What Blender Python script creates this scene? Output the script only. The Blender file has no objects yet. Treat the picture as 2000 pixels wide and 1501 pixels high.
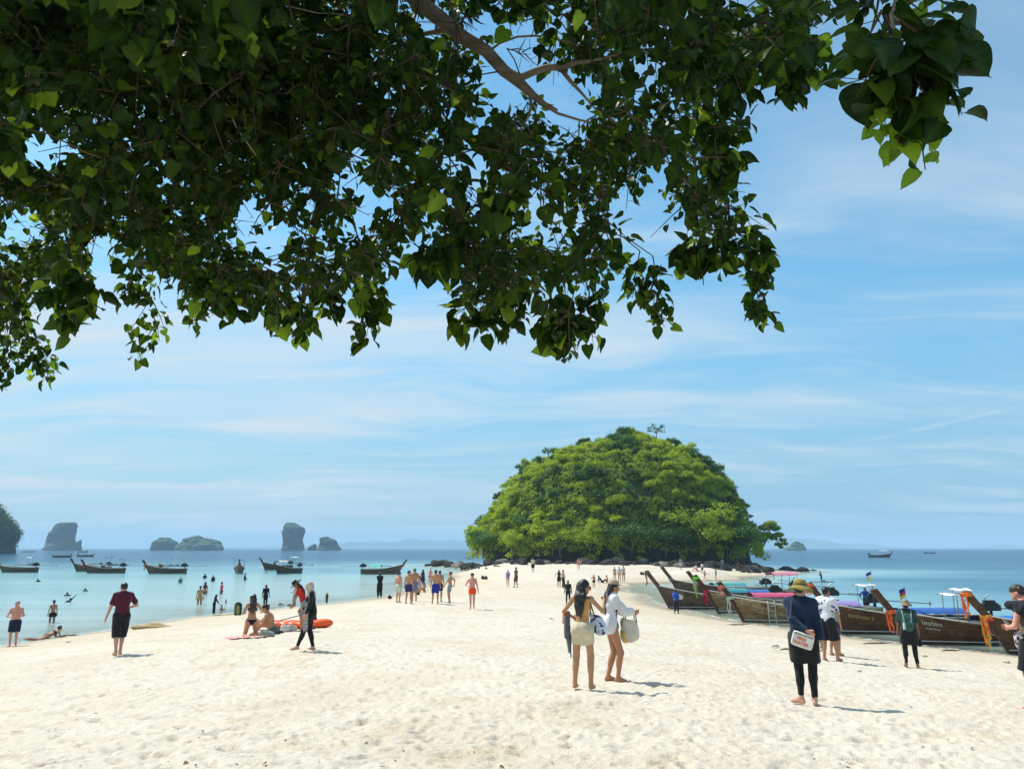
import bpy, bmesh, math, random
import numpy as np
from mathutils import Vector, Matrix, Euler

random.seed(7)
RNG = np.random.default_rng(11)
SC = bpy.context.scene
COL = SC.collection

# ------------------------------------------------------------------ camera
CAM_H = 4.0                                   # lens height above the sea (sea level is z = 0)
FPX = 1500.0                                  # focal length in pixels of the 2000 px wide photograph
PITCH = math.atan(319.5 / FPX)
cam_d = bpy.data.cameras.new('camera')
cam = bpy.data.objects.new('camera', cam_d)
COL.objects.link(cam)
cam_d.sensor_width = 36.0
cam_d.lens = 36.0 * FPX / 2000.0
cam_d.clip_start = 0.05
cam_d.clip_end = 30000.0
cam.location = (0, 0, CAM_H)
cam.rotation_euler = (math.pi / 2 + PITCH, 0, 0)
SC.camera = cam

# ------------------------------------------------------------------ sun and sky
SUN_DIR = Vector((-0.99, 0.60, 1.72)).normalized()
SUN_EL = math.asin(SUN_DIR.z)
SUN_AZ = math.atan2(SUN_DIR.x, SUN_DIR.y)     # clockwise from +Y
sun_d = bpy.data.lights.new('sun', 'SUN')
sun_d.energy = 4.0
sun_d.angle = math.radians(0.53)
sun_d.color = (1.0, 0.955, 0.88)
sun = bpy.data.objects.new('sun', sun_d)
COL.objects.link(sun)
sun.rotation_euler = (-SUN_DIR).to_track_quat('-Z', 'Y').to_euler()
sun.location = SUN_DIR * 60

SC.render.engine = 'CYCLES'
SC.cycles.use_denoising = True
SC.cycles.max_bounces = 8
SC.cycles.diffuse_bounces = 3
SC.cycles.glossy_bounces = 3
SC.cycles.transmission_bounces = 5
SC.cycles.transparent_max_bounces = 10
SC.cycles.volume_bounces = 2
SC.cycles.caustics_reflective = False
SC.cycles.caustics_refractive = False
SC.view_settings.view_transform = 'Standard'
SC.view_settings.look = 'None'
SC.view_settings.exposure = 0.4
SC.view_settings.gamma = 1.0
SC.view_settings.use_curve_mapping = False


class NT:
    """small helper round a node tree"""
    def __init__(self, tree):
        self.t = tree

    def n(self, kind, **kw):
        nd = self.t.nodes.new(kind)
        for k, v in kw.items():
            if k.startswith('i_'):
                key = k[2:]
                key = int(key) if key.isdigit() else key.replace('_', ' ')
                self.set(nd, key, v)
            else:
                setattr(nd, k, v)
        return nd

    def set(self, nd, key, v):
        if isinstance(v, bpy.types.NodeSocket):
            self.t.links.new(v, nd.inputs[key])
        else:
            s = nd.inputs[key]
            if isinstance(v, (tuple, list)) and len(v) == 3 and s.type == 'RGBA':
                v = (*v, 1.0)
            s.default_value = v

    def math(self, op, a, b=0.0, c=0.0, clamp=False):
        nd = self.n('ShaderNodeMath', operation=op, use_clamp=clamp)
        for i, v in enumerate((a, b, c)):
            self.set(nd, i, v)
        return nd.outputs[0]

    def vmath(self, op, a, b=(0, 0, 0)):
        nd = self.n('ShaderNodeVectorMath', operation=op)
        self.set(nd, 0, a)
        if op == 'SCALE':
            self.set(nd, 3, b)
        else:
            self.set(nd, 1, b)
        return nd.outputs[0]

    def mix(self, fac, a, b, blend='MIX'):
        nd = self.n('ShaderNodeMix', data_type='RGBA', blend_type=blend)
        self.set(nd, 0, fac)
        self.set(nd, 6, a)
        self.set(nd, 7, b)
        return nd.outputs[2]

    def ramp(self, fac, stops, interp='LINEAR'):
        nd = self.n('ShaderNodeValToRGB')
        cr = nd.color_ramp
        cr.interpolation = interp
        while len(cr.elements) > 1:
            cr.elements.remove(cr.elements[0])
        for i, (p, c) in enumerate(stops):
            e = cr.elements[0] if i == 0 else cr.elements.new(p)
            e.position = p
            c = (c, c, c) if isinstance(c, (int, float)) else c
            e.color = (*c, 1.0)
        self.set(nd, 0, fac)
        return nd.outputs[0]

    def noise(self, vec, scale, detail=4.0, rough=0.55, dist=0.0, color=False):
        nd = self.n('ShaderNodeTexNoise')
        if vec is not None:
            self.set(nd, 'Vector', vec)
        self.set(nd, 'Scale', scale)
        self.set(nd, 'Detail', detail)
        self.set(nd, 'Roughness', rough)
        self.set(nd, 'Distortion', dist)
        return nd.outputs[1 if color else 0]

    def maprange(self, v, a, b, c=0.0, d=1.0, smooth=False):
        nd = self.n('ShaderNodeMapRange')
        if smooth:
            nd.interpolation_type = 'SMOOTHSTEP'
        for i, x in enumerate((v, a, b, c, d)):
            self.set(nd, i, x)
        return nd.outputs[0]

    def scalevec(self, vec, s, rot=(0, 0, 0)):
        nd = self.n('ShaderNodeMapping')
        self.set(nd, 'Vector', vec)
        nd.inputs['Scale'].default_value = s
        nd.inputs['Rotation'].default_value = rot
        return nd.outputs[0]


world = bpy.data.worlds.new('World')
SC.world = world
world.use_nodes = True
W = NT(world.node_tree)
for nd in list(world.node_tree.nodes):
    world.node_tree.nodes.remove(nd)
w_out = W.n('ShaderNodeOutputWorld')
w_bg = W.n('ShaderNodeBackground')
w_bg.inputs['Strength'].default_value = 0.125
sky = W.n('ShaderNodeTexSky')
sky.sky_type = 'NISHITA'
sky.sun_disc = False
sky.sun_elevation = SUN_EL
sky.sun_rotation = SUN_AZ % (2 * math.pi)
sky.altitude = 0.0
sky.air_density = 1.0
sky.dust_density = 0.7
sky.ozone_density = 1.6
tc = W.n('ShaderNodeTexCoord')
sep = W.n('ShaderNodeSeparateXYZ')
world.node_tree.links.new(tc.outputs['Generated'], sep.inputs[0])
zc = W.math('MAXIMUM', sep.outputs[2], 0.0)
den = W.math('ADD', zc, 0.10)
px = W.math('DIVIDE', sep.outputs[0], den)
py = W.math('DIVIDE', sep.outputs[1], den)
comb = W.n('ShaderNodeCombineXYZ')
W.set(comb, 0, px)
W.set(comb, 1, py)
# thin cirrus: long soft streaks lying in a high sheet
warp = W.noise(comb.outputs[0], 0.55, 2.0, 0.5, color=True)
wv = W.vmath('ADD', comb.outputs[0], W.vmath('SCALE', W.vmath('SUBTRACT', warp, (0.5, 0.5, 0.5)), 1.5))
st1 = W.scalevec(wv, (0.34, 1.15, 1.0), (0, 0, math.radians(16)))
c1 = W.noise(st1, 1.0, 6.0, 0.56)
st2 = W.scalevec(wv, (0.8, 3.8, 1.0), (0, 0, math.radians(24)))
c2 = W.noise(st2, 1.0, 5.0, 0.6)
veil = W.noise(W.scalevec(comb.outputs[0], (0.32, 0.5, 1.0)), 1.0, 2.0, 0.5)
m1 = W.maprange(c1, 0.41, 0.64, smooth=True)
m2 = W.maprange(c2, 0.47, 0.70, smooth=True)
mv = W.maprange(veil, 0.38, 0.66, smooth=True)
cm = W.math('ADD', W.math('MULTIPLY', m1, W.math('ADD', W.math('MULTIPLY', mv, 0.6), 0.34)), W.math('MULTIPLY', m2, 0.32), clamp=True)
# small low cumulus heads near the horizon
el = sep.outputs[2]
low = W.math('MULTIPLY', W.maprange(el, 0.025, 0.045, smooth=True), W.maprange(el, 0.085, 0.05, smooth=True))
lowv = W.scalevec(tc.outputs['Generated'], (14.0, 14.0, 44.0))
lown = W.maprange(W.noise(lowv, 1.0, 4.0, 0.6), 0.55, 0.75, smooth=True)
side = W.maprange(px, -2.6, 2.2, 1.0, 0.0)
cm = W.math('MULTIPLY', cm, W.math('ADD', 0.72, W.math('MULTIPLY', side, 0.7)), clamp=True)
cl = W.math('MAXIMUM', W.math('MULTIPLY', cm, 1.0), W.math('MULTIPLY', W.math('MULTIPLY', low, lown), 0.25))
# a brighter, clearer blue than the bare model gives; whitish veil low down
# a few longer drawn-out streaks lying in the same sheet
for (x0, y0, tx, ty, ln, wd, am) in [(1.792, 4.178, 0.4212, -0.9069, 1.131, 0.035, 0.55), (2.027, 3.325, 0.5967, -0.8024, 0.386, 0.05, 0.4), (2.292, 4.998, 0.3272, -0.9449, 0.733, 0.035, 0.3), (-0.668, 3.161, 0.8961, 0.4439, 0.489, 0.04, 0.35)]:
    dx_, dy_ = W.math('SUBTRACT', px, x0), W.math('SUBTRACT', py, y0)
    al = W.math('DIVIDE', W.math('ADD', W.math('MULTIPLY', dx_, tx), W.math('MULTIPLY', dy_, ty)), ln)
    ac = W.math('ADD', W.math('MULTIPLY', dx_, -ty), W.math('MULTIPLY', dy_, tx))
    ac = W.math('ADD', ac, W.math('MULTIPLY', W.math('SUBTRACT', c1, 0.5), wd * 5))
    ac = W.math('DIVIDE', W.math('ABSOLUTE', ac), wd * 2.2)
    body = W.math('MULTIPLY', W.maprange(ac, 1.0, 0.0, smooth=True), W.math('MULTIPLY', W.maprange(al, 0.0, 0.35, smooth=True), W.maprange(al, 1.3, 0.75, smooth=True)))
    cl = W.math('MAXIMUM', cl, W.math('MULTIPLY', W.math('MULTIPLY', body, W.maprange(c2, 0.25, 0.6)), am))
hz = W.math('POWER', W.maprange(el, 0.40, 0.0), 2.4)
skyc = W.mix(1.0, sky.outputs[0], (0.62, 1.10, 1.12), 'MULTIPLY')
skyc = W.mix(W.math('MULTIPLY', W.maprange(el, 0.45, 0.12), 0.55), skyc, (1.40, 2.95, 4.65))
lowc = W.mix(side, (1.60, 2.75, 3.75), (3.25, 3.95, 4.15))
skyc = W.mix(W.math('MULTIPLY', hz, 0.95), skyc, lowc)
skyc = W.mix(cl, skyc, (4.25, 4.85, 5.25))
world.node_tree.links.new(skyc, w_bg.inputs['Color'])
world.node_tree.links.new(w_bg.outputs[0], w_out.inputs['Surface'])

# ------------------------------------------------------------------ helpers
def sl(c):
    """display colour 0-255 to linear"""
    out = []
    for v in c:
        v = v / 255.0
        out.append(v / 12.92 if v <= 0.04045 else ((v + 0.055) / 1.055) ** 2.4)
    return tuple(out)


CP, SP = math.cos(PITCH), math.sin(PITCH)


def ray(u, v):
    a = (u - 1000.0) / FPX
    b = (750.5 - v) / FPX
    return np.array((a, CP - b * SP, SP + b * CP))


def at_depth(u, v, D):
    """the point D metres in front of the lens (along its axis) seen at photo pixel (u, v)"""
    return np.array((0, 0, CAM_H)) + ray(u, v) * D


def on_plane(u, v, z=0.0):
    r = ray(u, v)
    t = (z - CAM_H) / r[2]
    return np.array((0, 0, CAM_H)) + r * t


def depth_of(p):
    return p[1] * CP + (p[2] - CAM_H) * SP


def props(o, label=None, cat=None, group=None, kind=None):
    if label:
        o['label'] = label
    if cat:
        o['category'] = cat
    if group:
        o['group'] = group
    if kind:
        o['kind'] = kind
    return o


def empty(name, loc, label=None, cat=None, group=None, rz=0.0):
    o = bpy.data.objects.new(name, None)
    COL.objects.link(o)
    o.location = tuple(loc)
    o.rotation_euler = (0, 0, rz)
    o.empty_display_size = 0.2
    return props(o, label, cat, group)


def link(name, me, parent=None, loc=None, rot=None, scale=None):
    o = bpy.data.objects.new(name, me)
    COL.objects.link(o)
    if parent is not None:
        o.parent = parent
    if loc is not None:
        o.location = tuple(loc)
    if rot is not None:
        o.rotation_euler = tuple(rot)
    if scale is not None:
        o.scale = (scale,) * 3 if isinstance(scale, (int, float)) else tuple(scale)
    return o


def mesh_np(name, verts, faces, mat=None, smooth=True, uv=None):
    """verts (n,3); faces: (m,3)/(m,4) int array or list of such arrays, or a list of tuples"""
    me = bpy.data.meshes.new(name)
    verts = np.asarray(verts, dtype=np.float32)
    if isinstance(faces, np.ndarray):
        faces = [faces]
    if faces and isinstance(faces[0], np.ndarray):
        loops = np.concatenate([f.reshape(-1) for f in faces]).astype(np.int32)
        counts = np.concatenate([np.full(len(f), f.shape[1], np.int32) for f in faces])
    else:
        loops = np.array([i for f in faces for i in f], np.int32)
        counts = np.array([len(f) for f in faces], np.int32)
    starts = np.concatenate(([0], np.cumsum(counts)[:-1])).astype(np.int32)
    me.vertices.add(len(verts))
    me.vertices.foreach_set('co', verts.reshape(-1))
    me.loops.add(len(loops))
    me.loops.foreach_set('vertex_index', loops)
    me.polygons.add(len(counts))
    me.polygons.foreach_set('loop_start', starts)
    me.polygons.foreach_set('loop_total', counts)
    me.polygons.foreach_set('use_smooth', np.full(len(counts), smooth, bool))
    if uv is not None:
        ul = me.uv_layers.new(name='UVMap')
        ul.data.foreach_set('uv', np.asarray(uv, np.float32)[loops].reshape(-1))
    me.update(calc_edges=True)
    me.validate()
    if mat is not None:
        me.materials.append(mat)
    return me


def attr(me, name, vals, typ='FLOAT'):
    a = me.attributes.new(name, typ, 'POINT')
    vals = np.asarray(vals, np.float32)
    if typ == 'FLOAT':
        a.data.foreach_set('value', vals.reshape(-1))
    elif typ == 'FLOAT_COLOR':
        if vals.shape[1] == 3:
            vals = np.concatenate([vals, np.ones((len(vals), 1), np.float32)], 1)
        a.data.foreach_set('color', vals.reshape(-1))
    return me


class MB:
    """collects simple shapes into one mesh"""
    def __init__(self):
        self.v = []
        self.f = []

    def add(self, verts, faces):
        o = len(self.v)
        self.v += [tuple(map(float, p)) for p in verts]
        self.f += [tuple(o + i for i in f) for f in faces]
        return self

    def box(self, c, size, M=None):
        x, y, z = (s / 2 for s in size)
        vs = [Vector((sx * x, sy * y, sz * z)) for sx in (-1, 1) for sy in (-1, 1) for sz in (-1, 1)]
        if M is not None:
            vs = [M @ p for p in vs]
        vs = [p + Vector(c) for p in vs]
        return self.add(vs, [(0, 1, 3, 2), (4, 6, 7, 5), (0, 4, 5, 1), (2, 3, 7, 6), (0, 2, 6, 4), (1, 5, 7, 3)])

    def tube(self, pts, r, n=8, caps=True, flat=1.0):
        pts = [Vector(p) for p in pts]
        rs = r if isinstance(r, (list, tuple)) else [r] * len(pts)
        rings = []
        up = Vector((0, 0, 1))
        prev = None
        for i, p in enumerate(pts):
            t = (pts[min(i + 1, len(pts) - 1)] - pts[max(i - 1, 0)])
            if t.length < 1e-9:
                t = Vector((0, 0, 1))
            t.normalize()
            if prev is None:
                a = t.cross(up)
                if a.length < 0.05:
                    a = t.cross(Vector((0, 1, 0)))
            else:
                a = prev - t * prev.dot(t)
            a.normalize()
            prev = a
            b = t.cross(a)
            rings.append([p + a * math.cos(2 * math.pi * k / n) * rs[i] + b * math.sin(2 * math.pi * k / n) * rs[i] * flat for k in range(n)])
        vs = [q for ring in rings for q in ring]
        fs = []
        for i in range(len(pts) - 1):
            for k in range(n):
                k2 = (k + 1) % n
                fs.append((i * n + k, i * n + k2, (i + 1) * n + k2, (i + 1) * n + k))
        if caps:
            fs.append(tuple(range(n - 1, -1, -1)))
            fs.append(tuple((len(pts) - 1) * n + k for k in range(n)))
        return self.add(vs, fs)

    def lathe(self, prof, n=20, M=None, sx=1.0, sy=1.0, fn=None):
        vs = []
        for r, z in prof:
            for k in range(n):
                a = 2 * math.pi * k / n
                p = Vector((r * math.cos(a) * sx, r * math.sin(a) * sy, z))
                if fn:
                    p = fn(p, a, r)
                vs.append(M @ p if M is not None else p)
        fs = []
        for i in range(len(prof) - 1):
            for k in range(n):
                k2 = (k + 1) % n
                fs.append((i * n + k, i * n + k2, (i + 1) * n + k2, (i + 1) * n + k))
        return self.add(vs, fs)

    def grid(self, P, close=False):
        """P[i][j] points"""
        n, m = len(P), len(P[0])
        vs = [q for row in P for q in row]
        fs = []
        for i in range(n - 1):
            for j in range(m - 1 if not close else m):
                j2 = (j + 1) % m
                fs.append((i * m + j, i * m + j2, (i + 1) * m + j2, (i + 1) * m + j))
        return self.add(vs, fs)

    def mesh(self, name, mat=None, smooth=True):
        return mesh_np(name, self.v, self.f, mat, smooth)

    def build(self, name, mat, parent=None, smooth=True, bevel=0.0, auto=True):
        me = self.mesh(name, mat, smooth)
        if smooth and auto:
            smooth_by_angle(me, 40)
        o = link(name, me, parent)
        return o


def smooth_by_angle(me, deg):
    bm = bmesh.new()
    bm.from_mesh(me)
    bmesh.ops.recalc_face_normals(bm, faces=bm.faces)
    lim = math.radians(deg)
    for e in bm.edges:
        if len(e.link_faces) == 2 and e.calc_face_angle(0.0) > lim:
            e.smooth = False
    bm.to_mesh(me)
    bm.free()


# hashed value noise usable on arrays
def _h(ix, iy, iz=0, s=0):
    n = (ix.astype(np.int64) * 374761393 + iy.astype(np.int64) * 668265263 + np.asarray(iz).astype(np.int64) * 2147483647 + s * 1274126177) & 0x7fffffff
    n = (n ^ (n >> 13)) * 1274126177 & 0x7fffffff
    n = (n ^ (n >> 16)) * 668265263 & 0x7fffffff
    n = n ^ (n >> 15)
    return (n & 0xffffff) / float(0xffffff)


def vnoise2(x, y, s=0):
    ix, iy = np.floor(x).astype(np.int64), np.floor(y).astype(np.int64)
    fx, fy = x - ix, y - iy
    fx = fx * fx * (3 - 2 * fx)
    fy = fy * fy * (3 - 2 * fy)
    a = _h(ix, iy, 0, s) * (1 - fx) + _h(ix + 1, iy, 0, s) * fx
    b = _h(ix, iy + 1, 0, s) * (1 - fx) + _h(ix + 1, iy + 1, 0, s) * fx
    return (a * (1 - fy) + b * fy) * 2 - 1


def vnoise3(x, y, z, s=0):
    iz = np.floor(z).astype(np.int64)
    fz = z - iz
    fz = fz * fz * (3 - 2 * fz)
    ix, iy = np.floor(x).astype(np.int64), np.floor(y).astype(np.int64)
    fx, fy = x - ix, y - iy
    fx = fx * fx * (3 - 2 * fx)
    fy = fy * fy * (3 - 2 * fy)
    r = []
    for k in (0, 1):
        a = _h(ix, iy, iz + k, s) * (1 - fx) + _h(ix + 1, iy, iz + k, s) * fx
        b = _h(ix, iy + 1, iz + k, s) * (1 - fx) + _h(ix + 1, iy + 1, iz + k, s) * fx
        r.append(a * (1 - fy) + b * fy)
    return (r[0] * (1 - fz) + r[1] * fz) * 2 - 1


def fbm3(p, sc, oct=4, s=0):
    o = 0.0
    a = 1.0
    for k in range(oct):
        o = o + a * vnoise3(p[..., 0] * sc, p[..., 1] * sc, p[..., 2] * sc, s + k)
        sc *= 2.03
        a *= 0.5
    return o


# ------------------------------------------------------------------ materials
def new_mat(name):
    m = bpy.data.materials.new(name)
    m.use_nodes = True
    t = NT(m.node_tree)
    b = m.node_tree.nodes['Principled BSDF']
    return m, t, b


_MC = {}


def simple_mat(name, col, rough=0.6, spec=0.3, var=0.12, scale=18.0, bump=0.0, bscale=60.0, metal=0.0, objrand=0.0):
    """plain colour with mottling and fine relief"""
    if name in _MC:
        return _MC[name]
    m, t, b = new_mat(name)
    tcn = t.n('ShaderNodeTexCoord')
    nz = t.noise(tcn.outputs['Object'], scale, 4.0)
    lo = tuple(max(c * (1 - var), 0) for c in col)
    hi = tuple(min(c * (1 + var), 1) for c in col)
    c = t.ramp(nz, [(0.3, lo), (0.7, hi)])
    t.set(b, 'Base Color', c)
    b.inputs['Roughness'].default_value = rough
    b.inputs['Specular IOR Level'].default_value = spec
    b.inputs['Metallic'].default_value = metal
    if bump > 0:
        bn = t.n('ShaderNodeBump')
        bn.inputs['Strength'].default_value = bump
        bn.inputs['Distance'].default_value = 0.01
        t.set(bn, 'Height', t.noise(tcn.outputs['Object'], bscale, 3.0))
        t.set(b, 'Normal', bn.outputs[0])
    _MC[name] = m
    return m

# ------------------------------------------------------------------ the sand spit and the sea bed
def _ctrl():
    P = []

    def gp(z, *uv):
        for u, v in uv:
            p = on_plane(u, v, z)
            P.append((p[0], p[1], z))

    def wp(z, *uv):
        """a point of the sea bed, found under the water surface seen at (u, v)"""
        for u, v in uv:
            p = on_plane(u, v, 0.0)
            P.append((p[0], p[1], z))
    # shore lines
    gp(0.0, (-260, 1296), (-120, 1278), (0, 1261), (100, 1246), (200, 1232), (262, 1222), (340, 1209), (440, 1199), (560, 1186),
       (640, 1178), (700, 1171), (745, 1165), (790, 1151), (840, 1140), (882, 1128), (918, 1118), (900, 1111), (868, 1107), (838, 1105))
    gp(0.0, (1224, 1149), (1232, 1142), (1262, 1139), (1310, 1137), (1390, 1134), (1448, 1131), (1500, 1124), (1560, 1118),
       (1226, 1155), (1260, 1169), (1310, 1186), (1352, 1195), (1400, 1205), (1460, 1216), (1560, 1229), (1640, 1241), (1730, 1253),
       (1850, 1266), (2000, 1281), (2200, 1306))
    # dry sand
    gp(2.1, (1000, 1501), (400, 1501), (1600, 1501))
    gp(1.9, (-100, 1501), (2100, 1501))
    gp(1.72, (1575, 1376), (1140, 1344))
    gp(1.6, (1995, 1385), (700, 1345))
    gp(1.2, (228, 1278), (0, 1350))
    gp(1.4, (600, 1270), (1000, 1270))
    gp(0.75, (1785, 1302), (1640, 1279))
    gp(1.0, (1100, 1228), (880, 1230), (1400, 1270))
    gp(0.85, (924, 1190), (800, 1178))
    gp(0.55, (1108, 1180), (1097, 1147), (1000, 1145), (1160, 1152))
    gp(0.45, (1210, 1134), (1300, 1121), (1385, 1126))
    gp(0.95, (1041, 1117), (1130, 1113))
    gp(1.45, (960, 1101), (1100, 1100), (1260, 1102), (1390, 1109))
    # wet shallows, left
    wp(-0.25, (-150, 1262), (0, 1246), (110, 1228), (230, 1212), (330, 1196), (430, 1188), (540, 1178), (700, 1160), (850, 1124))
    wp(-0.5, (0, 1222), (100, 1210), (389, 1175), (470, 1180), (640, 1160), (800, 1130), (870, 1112))
    wp(-1.0, (130, 1165), (0, 1180), (350, 1130), (478, 1128), (600, 1125), (830, 1108))
    wp(-1.5, (50, 1115), (200, 1116), (330, 1118), (540, 1118), (735, 1118))
    wp(-2.6, (0, 1098), (300, 1098), (600, 1098), (800, 1094))
    # wet shallows, right
    wp(-0.16, (1262, 1152), (1320, 1170), (1400, 1190), (1480, 1208), (1600, 1226), (1760, 1246), (1900, 1262))
    wp(-0.6, (1420, 1165), (1560, 1200), (1700, 1222), (1850, 1240), (2000, 1255))
    wp(-1.3, (1520, 1150), (1650, 1180), (1800, 1200), (2000, 1225), (1560, 1135))
    wp(-2.6, (1700, 1130), (2000, 1150), (1640, 1108))
    # behind and beside the viewer, and the island's foot
    P += [(0, 0, 2.3), (-6, -3, 2.3), (6, -3, 2.3), (0, -12, 2.6), (-25, -10, 1.8), (25, -10, 1.8), (0, -40, 3.2), (-45, -30, 0.4), (45, -30, 0.4),
          (-70, 0, -1.5), (70, 0, -1.8), (20, 150, 2.2), (0, 150, 1.6), (40, 150, 1.0), (20, 180, 1.0), (-25, 160, -2.0), (75, 160, -2.2), (20, 215, -3.0)]
    for a in range(0, 360, 20):
        r = 300
        P.append((r * math.cos(math.radians(a)), 60 + r * math.sin(math.radians(a)), -4.2 if abs(a - 270) > 70 else -3.5))
    return np.array(P)


_CP = _ctrl()
_c2 = 2.5 ** 2


def _phi(dx, dy):
    return np.sqrt(dx * dx + dy * dy + _c2)


def _solve():
    n = len(_CP)
    A = np.zeros((n + 3, n + 3))
    A[:n, :n] = -_phi(_CP[:, None, 0] - _CP[None, :, 0], _CP[:, None, 1] - _CP[None, :, 1])
    A[:n, :n] += np.eye(n) * 0.05
    A[:n, n] = 1
    A[:n, n + 1:n + 3] = _CP[:, :2]
    A[n, :n] = 1
    A[n + 1:n + 3, :n] = _CP[:, :2].T
    b = np.zeros(n + 3)
    b[:n] = _CP[:, 2]
    return np.linalg.solve(A, b)


_CW = _solve()


def ground_np(x, y):
    x = np.asarray(x, float)
    y = np.asarray(y, float)
    sh = x.shape
    x = x.reshape(-1)
    y = y.reshape(-1)
    n = len(_CP)
    out = np.empty(len(x))
    for s in range(0, len(x), 60000):
        xs, ys = x[s:s + 60000], y[s:s + 60000]
        r = np.hypot(xs, ys - 40)
        f = np.minimum(1.0, 290.0 / np.maximum(r, 1e-6))
        xq, yq = xs * f, 40 + (ys - 40) * f
        h = np.full(len(xs), _CW[n]) + _CW[n + 1] * xq + _CW[n + 2] * yq
        for i in range(n):
            h -= _CW[i] * _phi(xq - _CP[i, 0], yq - _CP[i, 1])
        w = np.clip((r - 230) / 60, 0, 1)
        h = h * (1 - w) + (-4.2) * w
        out[s:s + 60000] = np.clip(h, -6, 3.4)
    return out.reshape(sh)


def ground(x, y):
    return float(ground_np(np.array([x]), np.array([y]))[0])


def on_ground(u, v, zmin=-9.0):
    """first hit of the photo ray with the land; stops at zmin (0 for the water surface)"""
    r = ray(u, v)
    t = np.geomspace(4, 400, 900)
    x, y, z = r[0] * t, r[1] * t, CAM_H + r[2] * t
    g = np.maximum(ground_np(x, y), zmin)
    i = np.argmax(z <= g)
    if z[i] > g[i]:
        return on_plane(u, v, 0.0)
    a, b = t[max(i - 1, 0)], t[i]
    for _ in range(30):
        m = (a + b) / 2
        if CAM_H + r[2] * m > max(ground(r[0] * m, r[1] * m), zmin):
            a = m
        else:
            b = m
    return np.array((r[0] * b, r[1] * b, CAM_H + r[2] * b))


def dimples(x, y, cell, s, amp, rim=0.5, aniso=1.5):
    """trodden pits with raised rims, one per cell of a jittered lattice"""
    gx, gy = x / cell, y / cell
    ix, iy = np.floor(gx).astype(np.int64), np.floor(gy).astype(np.int64)
    out = np.zeros_like(x)
    for dx in (-1, 0, 1):
        for dy in (-1, 0, 1):
            cx, cy = ix + dx, iy + dy
            jx = cx + 0.1 + 0.8 * _h(cx, cy, 1, s)
            jy = cy + 0.1 + 0.8 * _h(cx, cy, 2, s)
            ang = 6.2832 * _h(cx, cy, 3, s)
            pw = _h(cx, cy, 4, s) ** 1.7
            rr = 0.17 + 0.17 * _h(cx, cy, 5, s)
            ex, ey = gx - jx, gy - jy
            ca, sa = np.cos(ang), np.sin(ang)
            px_, py_ = (ex * ca + ey * sa) / aniso, -ex * sa + ey * ca
            d = np.sqrt(px_ * px_ + py_ * py_) / rr
            out += amp * pw * (-np.exp(-d * d * 1.6) + rim * np.exp(-((d - 1.25) ** 2) * 5.0))
    return out


def pits(x, y):
    return dimples(x, y, 0.40, 21, 0.062, 0.25, 1.9) + dimples(x + 31, y + 7, 0.24, 22, 0.058, 0.3, 1.6) + dimples(x + 13, y + 57, 0.15, 25, 0.034, 0.3, 1.4) + dimples(x + 3, y + 77, 0.9, 23, 0.02, 0.3, 1.7)


def relief(x, y, h):
    r = np.hypot(x, y)
    dry = np.clip((h - 0.12) / 0.35, 0, 1)
    near = np.clip((70 - r) / 40, 0, 1)
    n = 0.028 * vnoise2(x * 0.9, y * 0.9, 3) + 0.010 * vnoise2(x * 2.3, y * 2.3, 4) + 0.006 * vnoise2(x * 5.1, y * 5.1, 5)
    n += near * pits(x, y)
    n += near * 0.004 * vnoise2(x * 13, y * 13, 6)
    return n * (0.12 + 0.88 * dry)


def polar_sheet(r_in, rows, half, step, coarse):
    """(x, y) lattice round the viewer, finer ahead"""
    front = np.arange(-half, half + 1e-6, step)
    rest = np.arange(half + coarse, 2 * math.pi - half - coarse * 0.5, coarse)
    ang = np.concatenate([front, rest])
    R = np.asarray(rows)
    x = np.sin(ang)[None, :] * R[:, None]
    y = np.cos(ang)[None, :] * R[:, None]
    n, m = x.shape
    i = np.arange(n - 1)[:, None] * m
    j = np.arange(m)[None, :]
    j2 = (j + 1) % m
    f = np.stack([i + j, i + j2, i + m + j2, i + m + j], -1).reshape(-1, 4)
    f = f[:, ::-1]
    return x, y, f


def geo(a, b, step):
    return a * np.exp(np.arange(0, math.log(b / a), step))


rows = np.concatenate([[0.02], geo(0.5, 5.5, 0.08), geo(5.5, 48, 0.0058), geo(48, 60, 0.009), geo(60, 260, 0.011), geo(260, 13000, 0.08), [13000.0]])
gx, gy, gf = polar_sheet(0.02, rows, math.radians(38), 0.0025, math.radians(3.5))
gh = ground_np(gx, gy)
gz = gh + relief(gx, gy, gh)


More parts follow.
